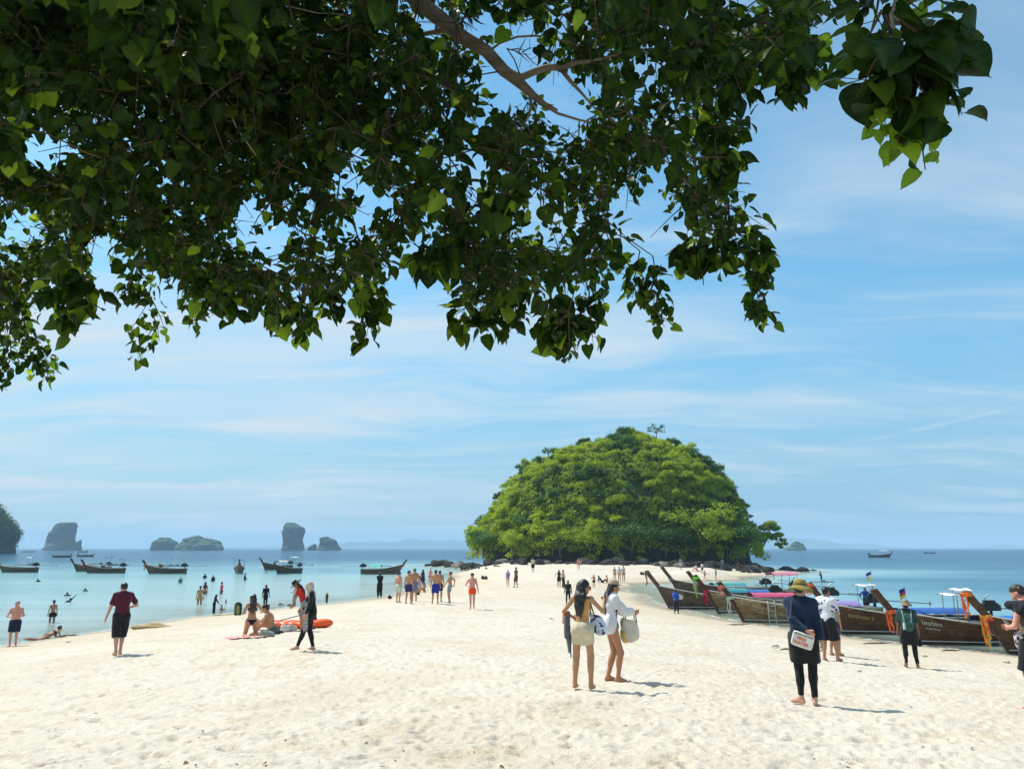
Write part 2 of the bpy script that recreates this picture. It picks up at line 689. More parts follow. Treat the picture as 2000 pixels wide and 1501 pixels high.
def sand_material():
    m, t, b = new_mat('sand')
    geom = t.n('ShaderNodeNewGeometry')
    pos = geom.outputs['Position']
    at = t.n('ShaderNodeAttribute', attribute_name='height')
    big = t.noise(pos, 0.35, 4.0, 0.6)
    mid = t.noise(pos, 3.0, 5.0, 0.6)
    fine = t.noise(pos, 60.0, 2.0, 0.6)
    dry = t.ramp(big, [(0.32, (0.516, 0.438, 0.322)), (0.5, (0.602, 0.532, 0.427)), (0.72, (0.635, 0.575, 0.476))])
    dry = t.mix(t.maprange(mid, 0.35, 0.75), dry, (0.572, 0.494, 0.382))
    dry = t.mix(t.math('MULTIPLY', t.maprange(fine, 0.35, 0.7), 0.35), dry, (0.689, 0.625, 0.523))
    # coarse grains, shell grit and dark specks
    vor = t.n('ShaderNodeTexVoronoi')
    t.set(vor, 'Vector', pos)
    vor.inputs['Scale'].default_value = 16.0
    speck = t.math('LESS_THAN', vor.outputs['Distance'], 0.11)
    sepc = t.n('ShaderNodeSeparateColor')
    t.set(sepc, 0, vor.outputs['Color'])
    keep = t.math('MULTIPLY', speck, t.math('GREATER_THAN', sepc.outputs[0], 0.80))
    dry = t.mix(t.math('MULTIPLY', keep, 0.6), dry, (0.189, 0.141, 0.089))
    # ochre patches where the sand is coarser; darker tan deeper in the pits
    och = t.maprange(t.noise(pos, 0.9, 3.0, 0.6), 0.54, 0.7, smooth=True)
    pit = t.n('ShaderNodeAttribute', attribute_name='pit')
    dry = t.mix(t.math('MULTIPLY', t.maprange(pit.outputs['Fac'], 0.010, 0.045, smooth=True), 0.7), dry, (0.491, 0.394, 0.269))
    dry = t.mix(t.math('MULTIPLY', och, 0.45), dry, (0.516, 0.408, 0.257))
    h = t.math('ADD', at.outputs['Fac'], t.math('MULTIPLY', t.math('SUBTRACT', big, 0.5), 0.16))
    wet = t.maprange(h, 0.20, 0.05, smooth=True)
    damp = t.maprange(h, 0.75, 0.25, smooth=True)
    c = t.mix(t.math('MULTIPLY', damp, 0.55), dry, (0.516, 0.416, 0.281))
    c = t.mix(t.math('MULTIPLY', wet, 0.85), c, (0.344, 0.279, 0.189))
    under = t.maprange(at.outputs['Fac'], -0.05, -0.5, smooth=True)
    c = t.mix(under, c, (0.430, 0.400, 0.290))
    t.set(b, 'Base Color', c)
    t.set(b, 'Roughness', t.maprange(wet, 0.0, 1.0, 0.92, 0.45))
    b.inputs['Specular IOR Level'].default_value = 0.25
    bn = t.n('ShaderNodeBump')
    bn.inputs['Strength'].default_value = 0.9
    bn.inputs['Distance'].default_value = 0.035
    hh = t.math('ADD', t.math('MULTIPLY', t.noise(pos, 14.0, 5.0, 0.65), 1.0), t.math('MULTIPLY', fine, 0.25))
    t.set(bn, 'Height', hh)
    t.set(b, 'Normal', bn.outputs[0])
    return m


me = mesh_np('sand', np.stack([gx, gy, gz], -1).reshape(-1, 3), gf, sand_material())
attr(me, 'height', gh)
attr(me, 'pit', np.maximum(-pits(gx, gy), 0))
props(link('sand_beach', me), kind='structure')

# ------------------------------------------------------------------ the sea
wrows = np.concatenate([geo(4.0, 30, 0.05), geo(30, 320, 0.02), geo(320, 13000, 0.09), [13000.0]])
wx, wy, wf = polar_sheet(4.0, wrows, math.radians(42), 0.012, math.radians(4.0))
wh = ground_np(wx, wy)


def water_material():
    m = bpy.data.materials.new('sea_water')
    m.use_nodes = True
    t = NT(m.node_tree)
    for nd in list(m.node_tree.nodes):
        m.node_tree.nodes.remove(nd)
    out = t.n('ShaderNodeOutputMaterial')
    geom = t.n('ShaderNodeNewGeometry')
    pos = geom.outputs['Position']
    at = t.n('ShaderNodeAttribute', attribute_name='depth')
    dist = t.n('ShaderNodeAttribute', attribute_name='offing')
    d = at.outputs['Fac']
    patch = t.noise(t.scalevec(pos, (0.012, 0.035, 1)), 1.0, 4.0, 0.6)
    dd = t.math('ADD', d, t.math('MULTIPLY', t.math('SUBTRACT', patch, 0.5), t.math('MULTIPLY', d, 0.9)))
    x = t.math('DIVIDE', dd, 5.0, clamp=True)
    body = t.ramp(x, [(0.0, (0.50, 0.55, 0.45)), (0.06, (0.42, 0.52, 0.47)), (0.14, (0.34, 0.48, 0.47)), (0.28, (0.19, 0.36, 0.39)), (0.50, (0.045, 0.155, 0.215)), (0.75, (0.022, 0.10, 0.165)), (1.0, (0.015, 0.075, 0.14))])
    # far out the bottom drops away in long bands
    band = t.noise(t.scalevec(pos, (0.0016, 0.009, 1)), 1.0, 3.0, 0.55)
    off = t.math('ADD', dist.outputs['Fac'], t.math('MULTIPLY', t.math('SUBTRACT', band, 0.5), 0.35), clamp=True)
    body = t.mix(t.math('MULTIPLY', off, 0.8), body, (0.012, 0.065, 0.135))
    dif = t.n('ShaderNodeBsdfDiffuse')
    t.set(dif, 'Color', body)
    tr = t.n('ShaderNodeBsdfTransparent')
    t.set(tr, 'Color', (0.86, 0.97, 0.94))
    murk = t.math('SUBTRACT', 1.0, t.math('POWER', 2.718, t.math('MULTIPLY', d, -2.6)))
    murk = t.maprange(murk, 0.0, 1.0, 0.08, 1.0)
    under = t.n('ShaderNodeMixShader')
    t.set(under, 0, murk)
    t.set(under, 1, tr.outputs[0])
    t.set(under, 2, dif.outputs[0])
    # ripples
    n1 = t.noise(t.scalevec(pos, (0.9, 2.2, 1), (0, 0, 0.25)), 1.0, 4.0, 0.6)
    n2 = t.noise(t.scalevec(pos, (0.11, 0.42, 1), (0, 0, -0.1)), 1.0, 4.0, 0.6)
    n3 = t.noise(t.scalevec(pos, (0.015, 0.08, 1), (0, 0, 0.08)), 1.0, 3.0, 0.6)
    hgt = t.math('ADD', t.math('MULTIPLY', n1, 0.16), t.math('ADD', t.math('MULTIPLY', n2, 0.55), t.math('MULTIPLY', n3, 2.2)))
    bn = t.n('ShaderNodeBump')
    bn.inputs['Strength'].default_value = 0.5
    bn.inputs['Distance'].default_value = 0.5
    t.set(bn, 'Height', hgt)
    gl = t.n('ShaderNodeBsdfGlossy')
    t.set(gl, 'Roughness', 0.10)
    t.set(gl, 'Color', (1, 1, 1))
    t.set(gl, 'Normal', bn.outputs[0])
    fr = t.n('ShaderNodeFresnel')
    fr.inputs['IOR'].default_value = 1.33
    t.set(fr, 'Normal', bn.outputs[0])
    fac = t.math('MULTIPLY', fr.outputs[0], 0.38)
    mx = t.n('ShaderNodeMixShader')
    t.set(mx, 0, fac)
    t.set(mx, 1, under.outputs[0])
    t.set(mx, 2, gl.outputs[0])
    # a thin line of foam where the ripples run out on the sand
    fo = t.math('MULTIPLY', t.maprange(d, 0.055, 0.015, smooth=True), t.maprange(t.noise(pos, 2.2, 4.0, 0.65), 0.46, 0.6, smooth=True))
    foam = t.n('ShaderNodeBsdfDiffuse')
    t.set(foam, 'Color', (0.82, 0.84, 0.82))
    mx2 = t.n('ShaderNodeMixShader')
    t.set(mx2, 0, t.math('MULTIPLY', fo, 0.55))
    t.set(mx2, 1, mx.outputs[0])
    t.set(mx2, 2, foam.outputs[0])
    m.node_tree.links.new(mx2.outputs[0], out.inputs['Surface'])
    return m


me = mesh_np('sea', np.stack([wx, wy, np.zeros_like(wx)], -1).reshape(-1, 3), wf, water_material())
attr(me, 'depth', np.maximum(-wh, 0.0))
attr(me, 'offing', np.clip((np.hypot(wx, wy) - 170) / 500, 0, 1))
props(link('sea_water', me), kind='structure')

# ------------------------------------------------------------------ sea haze
hz_m = bpy.data.materials.new('sea_haze')
hz_m.use_nodes = True
HN = NT(hz_m.node_tree)
for nd in list(hz_m.node_tree.nodes):
    hz_m.node_tree.nodes.remove(nd)
ho = HN.n('ShaderNodeOutputMaterial')
hv = HN.n('ShaderNodeVolumePrincipled')
hv.inputs['Color'].default_value = (0.47, 0.70, 0.87, 1.0)
hv.inputs['Density'].default_value = 0.00019
hv.inputs['Anisotropy'].default_value = 0.0
hz_m.node_tree.links.new(hv.outputs[0], ho.inputs['Volume'])
mb = MB().box((0, 0, (165 - 7.2) / 2), (26400, 26400, 165 + 7.2))
ob = mb.build('haze', hz_m, smooth=False)
props(ob, kind='stuff')

# ------------------------------------------------------------------ the green island
def rock_material(name, lo, hi, sc=0.5):
    m, t, b = new_mat(name)
    g = t.n('ShaderNodeNewGeometry')
    n = t.noise(g.outputs['Position'], sc, 6.0, 0.65)
    c = t.ramp(n, [(0.3, lo), (0.72, hi)])
    t.set(b, 'Base Color', c)
    b.inputs['Roughness'].default_value = 0.85
    b.inputs['Specular IOR Level'].default_value = 0.2
    bn = t.n('ShaderNodeBump')
    bn.inputs['Strength'].default_value = 0.8
    bn.inputs['Distance'].default_value = 0.25
    t.set(bn, 'Height', t.noise(g.outputs['Position'], sc * 4, 5.0, 0.7))
    t.set(b, 'Normal', bn.outputs[0])
    return m


def leaf_material(name, dark, light, trans, tfac=0.35, rough=0.5, island=True, spec=0.3):
    """foliage: colour varies from leaf to leaf and from plant to plant"""
    m = bpy.data.materials.new(name)
    m.use_nodes = True
    t = NT(m.node_tree)
    b = m.node_tree.nodes['Principled BSDF']
    out = m.node_tree.nodes['Material Output']
    g = t.n('ShaderNodeNewGeometry')
    oi = t.n('ShaderNodeObjectInfo')
    r1 = g.outputs['Random Per Island']
    r2 = oi.outputs['Random']
    patch = t.maprange(t.noise(g.outputs['Position'], 0.085, 3.0, 0.6), 0.32, 0.68)
    f = t.math('ADD', t.math('MULTIPLY', r1, 0.2), t.math('ADD', t.math('MULTIPLY', r2, 0.4), t.math('MULTIPLY', patch, 0.4))) if island else r1
    c = t.ramp(f, [(0.12, dark), (0.5, tuple((a + d) / 2 for a, d in zip(dark, light))), (0.9, light)])
    t.set(b, 'Base Color', c)
    b.inputs['Roughness'].default_value = rough
    b.inputs['Specular IOR Level'].default_value = spec
    tl = t.n('ShaderNodeBsdfTranslucent')
    t.set(tl, 'Color', t.mix(f, trans, tuple(min(x * 1.5, 1) for x in trans)))
    mx = t.n('ShaderNodeMixShader')
    t.set(mx, 0, tfac)
    t.set(mx, 1, b.outputs[0])
    t.set(mx, 2, tl.outputs[0])
    m.node_tree.links.new(mx.outputs[0], out.inputs['Surface'])
    return m


ISL_D = 155.0
ISL = (0.0, 0.0)
# outline of the wooded hill in the photograph: (v, left u, right u), read at the island's own distance
_prof = [(1092, 905, 1494), (1075, 903, 1492), (1050, 906, 1480), (1025, 915, 1470), (1000, 935, 1457), (975, 952, 1450), (950, 972, 1441), (925, 988, 1422),
         (905, 1006, 1400), (885, 1042, 1375), (868, 1080, 1352), (855, 1115, 1325), (845, 1155, 1300), (839, 1190, 1280), (836, 1210, 1255)]
_lv = []
for v, ul, ur in _prof:
    pl, pr = at_depth(ul, v, ISL_D), at_depth(ur, v, ISL_D)
    _lv.append((pl[2], pl[0], pr[0]))
_lv = np.array(_lv)
ISL_Y = float(at_depth(1200, 1050, ISL_D)[1])
Z0, Z1 = _lv[0, 0], _lv[-1, 0]


def isl_lr(z):
    return np.interp(z, _lv[:, 0], _lv[:, 1]), np.interp(z, _lv[:, 0], _lv[:, 2])


SHRINK = 1.9      # the rock body lies this far inside the outline of the tree tops


def isl_pt(z, a, grow=0.0):
    """point on the hill at height z and bearing a (a = -pi/2 faces the beach)"""
    l, r = isl_lr(z + SHRINK * 0.8)
    cx, hw = (l + r) / 2, (r - l) / 2
    hw = np.maximum(hw - SHRINK + grow, 0.2)
    e = 0.85
    ca, sa = np.cos(a), np.sin(a)
    x = cx + hw * np.sign(ca) * np.abs(ca) ** e
    y = ISL_Y + hw * 0.92 * np.sign(sa) * np.abs(sa) ** e
    return x, y


def hill_mesh():
    nz, na = 44, 120
    zs = np.concatenate([[-3.0], np.linspace(0.4, Z1 - SHRINK * 0.8, nz)])
    a = np.linspace(0, 2 * math.pi, na, endpoint=False)
    P = np.zeros((len(zs), na, 3))
    for i, z in enumerate(zs):
        x, y = isl_pt(max(z, Z0), a)
        P[i, :, 0], P[i, :, 1], P[i, :, 2] = x, y, z
    n = fbm3(P, 0.16, 4, 5)
    d = P[..., :2] - np.array((np.mean(P[..., 0]), ISL_Y))
    d /= np.maximum(np.linalg.norm(d, axis=-1, keepdims=True), 1e-6)
    # the foot is undercut and craggy
    foot = np.clip((7.0 - P[..., 2]) / 5, 0, 1)
    P[..., :2] += d * (n[..., None] * 0.6 - 0.4 - foot[..., None] * 2.4 + foot[..., None] * fbm3(P, 0.5, 3, 9)[..., None] * 0.9)
    v = P.reshape(-1, 3)
    top = np.array([[np.mean(P[-1, :, 0]), ISL_Y, zs[-1] + 0.6]])
    v = np.concatenate([v, top])
    i = np.arange(len(zs) - 1)[:, None] * na
    j = np.arange(na)[None, :]
    j2 = (j + 1) % na
    f = np.stack([i + j, i + j2, i + na + j2, i + na + j], -1).reshape(-1, 4)
    k = (len(zs) - 1) * na
    cap = np.array([(k + q, k + (q + 1) % na, len(v) - 1) for q in range(na)])
    return v, [f, cap]


m_rock = rock_material('dark_rock', (0.022, 0.022, 0.022), (0.085, 0.08, 0.072), 0.7)
hv_, hf_ = hill_mesh()
_t = NT(m_rock.node_tree)
_b = m_rock.node_tree.nodes['Principled BSDF']
_g = _t.n('ShaderNodeNewGeometry')
_s = _t.n('ShaderNodeSeparateXYZ')
_t.set(_s, 0, _g.outputs['Position'])
_old = _b.inputs['Base Color'].links[0].from_socket
_soil = _t.ramp(_t.noise(_g.outputs['Position'], 0.9, 5.0, 0.6), [(0.35, (0.02, 0.045, 0.015)), (0.7, (0.06, 0.10, 0.025))])
_t.set(_b, 'Base Color', _t.mix(_t.maprange(_s.outputs[2], 3.5, 5.5), _old, _soil))
props(link('island_hill', mesh_np('island_hill', hv_, hf_, m_rock)), kind='structure')

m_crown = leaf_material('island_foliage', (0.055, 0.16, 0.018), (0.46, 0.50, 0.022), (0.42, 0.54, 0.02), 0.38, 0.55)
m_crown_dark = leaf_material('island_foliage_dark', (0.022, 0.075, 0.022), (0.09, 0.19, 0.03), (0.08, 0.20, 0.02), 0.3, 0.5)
m_trunk = simple_mat('island_bark', (0.16, 0.125, 0.09), 0.9, 0.1, 0.3, 3.0)


def leaf_quads(pos, nrm, size, rng, bend=0.25, jitter=0.5):
    """one small folded leaf clump per point, facing roughly along nrm"""
    n = len(pos)
    nn = nrm + rng.normal(0, jitter, (n, 3))
    nn /= np.linalg.norm(nn, axis=1, keepdims=True)
    t = np.cross(nn, rng.normal(0, 1, (n, 3)))
    t /= np.maximum(np.linalg.norm(t, axis=1, keepdims=True), 1e-6)
    b = np.cross(nn, t)
    s = (size * rng.uniform(0.6, 1.3, n))[:, None]
    w = s * rng.uniform(0.45, 0.75, n)[:, None]
    k = nn * s * bend
    V = np.stack([pos - t * s - k, pos + b * w, pos + t * s - k, pos - b * w], 1)
    F = np.arange(n * 4).reshape(n, 4)
    return V.reshape(-1, 3), F


def crown_mesh(name, rng, rx, rz, lobes, n, size, mat):
    """an uneven crown: leaf clumps over several lobes, thin between them"""
    pts, nrm = [], []
    cs = []
    for k in range(lobes):
        a = rng.uniform(0, 6.283)
        rr = rx * rng.uniform(0.15, 0.95)
        c = np.array((math.cos(a) * rr, math.sin(a) * rr, rz * rng.uniform(0.15, 1.0)))
        cs.append((c, rx * rng.uniform(0.22, 0.50)))
    cs.append((np.array((0, 0, rz * 0.6)), rx * 0.5))
    w = np.array([c[1] ** 2 for c in cs])
    w = w / w.sum()
    for (c, r), q in zip(cs, w):
        m = int(n * q)
        d = rng.normal(0, 1, (m, 3))
        d /= np.linalg.norm(d, axis=1, keepdims=True)
        d[:, 2] = np.where(d[:, 2] < -0.35, -d[:, 2] * 0.5, d[:, 2])
        rad = r * (1 - 0.45 * rng.random(m) ** 2.0) * (1 + 0.18 * np.sin(d[:, 0] * 7 + c[0]) * np.sin(d[:, 1] * 6 + c[1]))
        p = c + d * rad[:, None] * np.array((1, 1, 0.95))
        pts.append(p)
        nrm.append(d)
    V, F = leaf_quads(np.concatenate(pts), np.concatenate(nrm) + np.array((0, 0, 0.5)), size, rng)
    return mesh_np(name, V, F, mat, smooth=False)


def trunk_mesh(name, rng, h, r, mat, bend=0.3):
    mb = MB()
    pts = [(0, 0, -1.2)]
    x = y = 0.0
    for k in range(1, 5):
        x += rng.uniform(-bend, bend)
        y += rng.uniform(-bend, bend)
        pts.append((x, y, h * k / 4))
    mb.tube(pts, [r, r * 0.9, r * 0.7, r * 0.5, r * 0.2], 6)
    for k in range(4):
        a = rng.uniform(0, 6.28)
        p = pts[2 + k % 3]
        mb.tube([p, (p[0] + math.cos(a) * h * 0.25, p[1] + math.sin(a) * h * 0.25, p[2] + h * 0.25)], [r * 0.4, r * 0.12], 5)
    return mb.mesh(name, mat)


_r = np.random.default_rng(5)
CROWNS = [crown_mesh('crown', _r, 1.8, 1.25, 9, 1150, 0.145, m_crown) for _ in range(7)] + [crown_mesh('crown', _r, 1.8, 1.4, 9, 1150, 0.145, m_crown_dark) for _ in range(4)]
BIG = [crown_mesh('crown', _r, 3.6, 2.8, 16, 3600, 0.17, m_crown) for _ in range(2)] + [crown_mesh('crown', _r, 3.6, 2.8, 16, 3600, 0.17, m_crown_dark)]
TRUNKS = [trunk_mesh('trunk', _r, 1.6, 0.13, m_trunk) for _ in range(3)]
BTRUNKS = [trunk_mesh('trunk', _r, 3.2, 0.24, m_trunk, 0.5) for _ in range(2)]


def tree(loc, s, crown, trunk, label, group=None, rz=0.0, name='island_tree', cat='tree', lift=0.5):
    e = empty(name, loc, label, cat, group, rz)
    link('trunk', trunk, e, scale=s)
    link('crown', crown, e, (0, 0, lift * s), scale=s)
    return e


# trees over the hillside: spacing by dart throwing, the ones facing the beach first
_pts = []
_tries = 0
while len(_pts) < 284 and _tries < 9000:
    _tries += 1
    z = _r.uniform(4.0, Z1 - 1.8)
    a = _r.uniform(-math.pi, 0.0) if _r.random() < 0.9 else _r.uniform(0, math.pi)
    x, y = isl_pt(z, a)
    p = np.array((x, y, z))
    if all(np.sum((p - q) ** 2) > 1.85 ** 2 for q in _pts):
        _pts.append(p)
# crest
for z in (Z1 - 1.4,):
    for a in np.linspace(-3.1, 3.1, 9):
        x, y = isl_pt(z, a)
        _pts.append(np.array((x, y, z)))
def wood_label(p, s, k):
    l_, r_ = isl_lr(p[2])
    f = (p[0] - l_) / (r_ - l_)
    side_ = ('left edge', 'left side', 'left of the middle', 'right of the middle', 'right side', 'right edge')[min(int(max(f, 0) * 6), 5)]
    h_ = p[2] / Z1
    where = 'low on' if h_ < 0.32 else ('halfway up' if h_ < 0.58 else ('high on' if h_ < 0.84 else 'near the crest of'))
    if p[1] > ISL_Y + 2:
        where, side_ = 'behind the crest of', side_
    return '%s %s tree %s the round island, %s' % ('small' if s < 0.80 else ('large' if s > 1.04 else 'middling'), 'dark green' if k >= 7 else 'bright green', where, side_)


for p in _pts:
    s = _r.uniform(0.62, 1.22)
    k = int(_r.integers(len(CROWNS)))
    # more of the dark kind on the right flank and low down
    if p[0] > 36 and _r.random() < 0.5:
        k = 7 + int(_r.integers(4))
    dirv = np.array((p[0] - 20, p[1] - ISL_Y))
    dirv = dirv / max(np.linalg.norm(dirv), 1e-6)
    tree((p[0] + dirv[0] * 0.25, p[1] + dirv[1] * 0.25, p[2] - 0.9), s, CROWNS[k], TRUNKS[k % 3], wood_label(p, s, k), 'trees covering the round island', _r.uniform(0, 6.28), lift=_r.uniform(0.25, 0.95))

# shrubs and creepers between the trees, beyond counting
n = 52000
zz = _r.uniform(3.7, Z1 - 1.0, n)
aa = np.where(_r.random(n) < 0.8, _r.uniform(-math.pi, 0, n), _r.uniform(0, math.pi, n))
xx, yy = isl_pt(zz, aa, 0.25)
pp = np.stack([xx, yy, zz], -1)
nn = np.stack([np.cos(aa), np.sin(aa), np.full(n, 0.7)], -1)
pp += fbm3(pp, 0.42, 3, 2)[:, None] * nn * 0.9
lump_p, lump_n = [], []
for k in range(900):
    z_ = _r.uniform(2.4, Z1 - 0.6)
    a_ = _r.uniform(-math.pi, 0) if _r.random() < 0.85 else _r.uniform(0, math.pi)
    x_, y_ = isl_pt(z_, a_, 0.35)
    rad = _r.uniform(0.45, 1.15)
    m_ = int(75 * rad * rad) + 14
    d_ = _r.normal(0, 1, (m_, 3))
    d_ /= np.linalg.norm(d_, axis=1, keepdims=True)
    lump_p.append(np.array((x_, y_, z_)) + d_ * rad * np.array((1, 1, _r.uniform(0.6, 1.2))) * (1 - 0.4 * _r.random((m_, 1))))
    lump_n.append(d_ + np.array((0, 0, 0.4)))
pp = np.concatenate([pp] + lump_p)
nn = np.concatenate([nn] + lump_n)
V, F = leaf_quads(pp, nn, 0.18, _r)
props(link('undergrowth', mesh_np('undergrowth', V, F, m_crown, False)), kind='stuff')


# the big trees along the island's foot, seen one by one
def foot_tree(u, v, D, s, k, label, z=None):
    p = at_depth(u, v, D)
    e = tree((p[0], p[1], p[2]), s, BIG[k], BTRUNKS[k % 2], label, 'big trees along the foot of the round island', _r.uniform(0, 6.28), lift=0.35)
    return e


for u, v, D, s, k, lab in [
    (1150, 1068, 131, 1.02, 0, 'bright green rounded tree left of the middle at the foot of the island'),
    (1078, 1072, 132, 0.86, 1, 'yellow green tree between the rounded tree and the left end of the island'),
    (1003, 1072, 134, 0.80, 0, 'light green tree second from the left along the foot of the island'),
    (945, 1074, 140, 0.95, 2, 'tree at the extreme left end of the island, leaning over the water'),
    (1232, 1066, 130, 1.10, 2, 'dark broad tree in the middle of the island foot above the sand'),
    (1372, 1062, 131, 1.50, 1, 'largest pale green tree at the right of the island foot, behind the boat prows'),
    (1300, 1070, 130, 1.05, 2, 'dark green tree between the largest pale tree and the middle one'),
    (1440, 1068, 135, 1.15, 2, 'dark shaded tree near the right end of the island foot'),
]:
    foot_tree(u, v, D, s, k, lab)

# the tree leaning out over the sea at the right end
p = at_depth(1490, 1066, 150)
e = empty('island_tree', p, 'tree at the right end of the island with its crown drooping low over the sea', 'tree')
mb = MB()
tips = [((0, 0, 0), (1.2, -0.2, 1.9), (2.6, -0.3, 2.6), (4.2, -0.3, 0.9)), ((1.2, -0.2, 1.9), (1.4, -0.6, 3.4), (2.0, -0.5, 4.2)), ((2.0, -0.2, 2.3), (3.0, 0.4, 1.0), (3.7, 0.5, -0.2))]
for tp in tips:
    mb.tube(tp, [0.2 - 0.16 * i / (len(tp) - 1) for i in range(len(tp))], 6)
mb.build('trunk', m_trunk, e)
cc = np.array([(0.6, 0, 3.6, 1.3), (1.7, -0.3, 4.3, 1.3), (2.6, 0, 3.5, 1.2), (3.2, -0.2, 2.2, 1.0), (3.9, -0.2, 1.2, 0.8), (4.4, -0.2, 0.5, 0.6), (3.2, 0.4, 0.4, 0.8), (3.7, 0.4, -0.2, 0.5), (0.8, -0.4, 2.2, 1.2), (2.1, 0, 1.6, 0.9)])
pts, nr = [], []
for c in cc:
    m_ = int(230 * c[3] ** 2)
    d = _r.normal(0, 1, (m_, 3))
    d /= np.linalg.norm(d, axis=1, keepdims=True)
    pts.append(c[:3] + d * c[3] * np.array((1, 1, 0.55)) * (1 - 0.4 * _r.random((m_, 1))))
    nr.append(d)
V, F = leaf_quads(np.concatenate(pts), np.concatenate(nr) + np.array((0, 0, .6)), 0.22, _r)
link('crown', mesh_np('crown', V, F, m_crown, False), e)

# thin trees breaking the skyline
for u, v, h_, lab in [(1281, 848, 2.0, 'thin open tree standing alone on the summit of the island'), (1218, 842, 1.2, 'small bushy tree on the crest left of the thin summit tree'),
                      (1070, 885, 1.3, 'dark tree on the upper left shoulder of the island'), (1352, 884, 1.2, 'flat topped tree on the upper right shoulder of the island'), (1385, 908, 1.1, 'spreading tree lower on the right shoulder of the island')]:
    p = at_depth(u, v, ISL_D)
    e = empty('island_tree', p - np.array((0, 0, 0.8)), lab, 'tree')
    mb = MB()
    mb.tube([(0, 0, -2.6), (0.1, 0, h_ * 0.6), (0.05, 0, h_ * 1.05)], [0.11, 0.07, 0.03], 6)
    pts, nr = [], []
    for k in range(9):
        a = k * 2.4
        q = np.array((math.cos(a) * h_ * 0.7, math.sin(a) * h_ * 0.7, h_ * (0.75 + 0.07 * k)))
        mb.tube([(0.08, 0, h_ * 0.5), q], [0.05, 0.02], 5)
        d = _r.normal(0, 0.30, (26, 3)) * np.array((1, 1, 0.5))
        pts.append(q + d)
        nr.append(d)
    mb.build('trunk', m_trunk, e)
    V, F = leaf_quads(np.concatenate(pts), np.concatenate(nr), 0.17, _r)
    link('crown', mesh_np('crown', V, F, m_crown_dark, False), e)


# ------------------------------------------------------------------ boulders
def boulder_mesh(seed, mat, sub=2):
    bm = bmesh.new()
    bmesh.ops.create_icosphere(bm, subdivisions=sub, radius=1.0)
    v = np.array([p.co[:] for p in bm.verts])
    n = fbm3(v + seed * 7.3, 0.9, 3, seed)
    ridg = np.abs(vnoise3(v[:, 0] * 1.7 + seed, v[:, 1] * 1.7, v[:, 2] * 1.7, seed + 3))
    k = 1 + 0.28 * n - 0.35 * ridg
    for p, q in zip(bm.verts, k):
        p.co *= float(q)
        p.co.z *= 0.72
    me = bpy.data.meshes.new('boulder')
    bm.to_mesh(me)
    bm.free()
    me.materials.append(mat)
    return me


m_boul = rock_material('boulder_rock', (0.018, 0.018, 0.018), (0.075, 0.07, 0.062), 1.6)
m_boul2 = rock_material('boulder_rock_pale', (0.12, 0.105, 0.085), (0.30, 0.27, 0.22), 1.6)
BOUL = [boulder_mesh(k, m_boul) for k in range(6)]
BOULP = [boulder_mesh(k + 10, m_boul2) for k in range(3)]


def strew(poly, n, smin, smax, label, group, pale=0.12, zadd=0.0, jit=3.0):
    """boulders along a line of (u, v) points on the ground or the sea bed"""
    seg = []
    for u, v in poly:
        q = on_ground(u, v, 0.0)
        seg.append(q)
    seg = np.array(seg)
    L = np.concatenate([[0], np.cumsum(np.linalg.norm(np.diff(seg[:, :2], axis=0), axis=1))])
    for k in range(n):
        t_ = _r.random() * L[-1]
        x = np.interp(t_, L, seg[:, 0]) + _r.normal(0, 0.4)
        y = np.interp(t_, L, seg[:, 1]) + _r.uniform(-0.25, 1.0) * jit
        s = smin + (smax - smin) * _r.random() ** 2
        z = max(ground(x, y), -0.5) + s * 0.12 + zadd
        me_ = BOULP[int(_r.integers(3))] if _r.random() < pale else BOUL[int(_r.integers(6))]
        o = link('boulder', me_, None, (x, y, z), (_r.uniform(-.3, .3), _r.uniform(-.3, .3), _r.uniform(0, 6.28)), (s * _r.uniform(.8, 1.4), s * _r.uniform(.8, 1.2), s * _r.uniform(.7, 1.2)))
        if n > 12:
            f_ = t_ / L[-1]
            lab_ = '%s %s, %s' % ('small' if s < smin + 0.2 * (smax - smin) else ('big' if s > smin + 0.6 * (smax - smin) else 'middling'), label if me_ not in BOULP else label.replace('dark', 'pale').replace('black', 'pale'),
                                  ('left end', 'left part', 'middle', 'right part', 'right end')[min(int(f_ * 5), 4)])
        else:
            lab_ = label
        props(o, lab_, 'boulder', group)


G1 = 'dark boulders round the foot of the island'
strew([(896, 1104), (960, 1103), (1040, 1102), (1100, 1101)], 70, 0.4, 1.4, 'dark boulder along the left foot of the island', G1 + ', left', 0.15, 0, 3.2)
strew([(1100, 1101), (1200, 1102), (1270, 1103), (1340, 1107)], 70, 0.35, 1.25, 'dark boulder at the island foot behind the open sand', G1 + ', middle', 0.15, 0, 3.2)
strew([(1330, 1105), (1400, 1111), (1460, 1117), (1510, 1116)], 62, 0.4, 1.4, 'dark boulder heaped at the island foot behind the boats', G1 + ', right', 0.08, 0, 6)
strew([(1490, 1108), (1530, 1111), (1566, 1115)], 30, 0.4, 1.2, 'black boulder on the low point right of the island', 'boulders on the right point', 0.05, 0.15, 4)
strew([(1577, 1114), (1602, 1114)], 7, 0.35, 0.8, 'black boulder awash beyond the end of the right point', 'boulders awash at the right', 0.0, 0.25, 2)
strew([(832, 1104), (870, 1105), (905, 1104), (930, 1106)], 46, 0.35, 1.0, 'dark boulder on the low reef left of the island', 'boulders on the left reef', 0.2, 0.15, 3)
strew([(862, 1109), (900, 1111), (950, 1110), (990, 1104)], 36, 0.18, 0.5, 'small stone strewn on the sand by the left reef', 'stones by the left reef', 0.7, 0.0, 3)
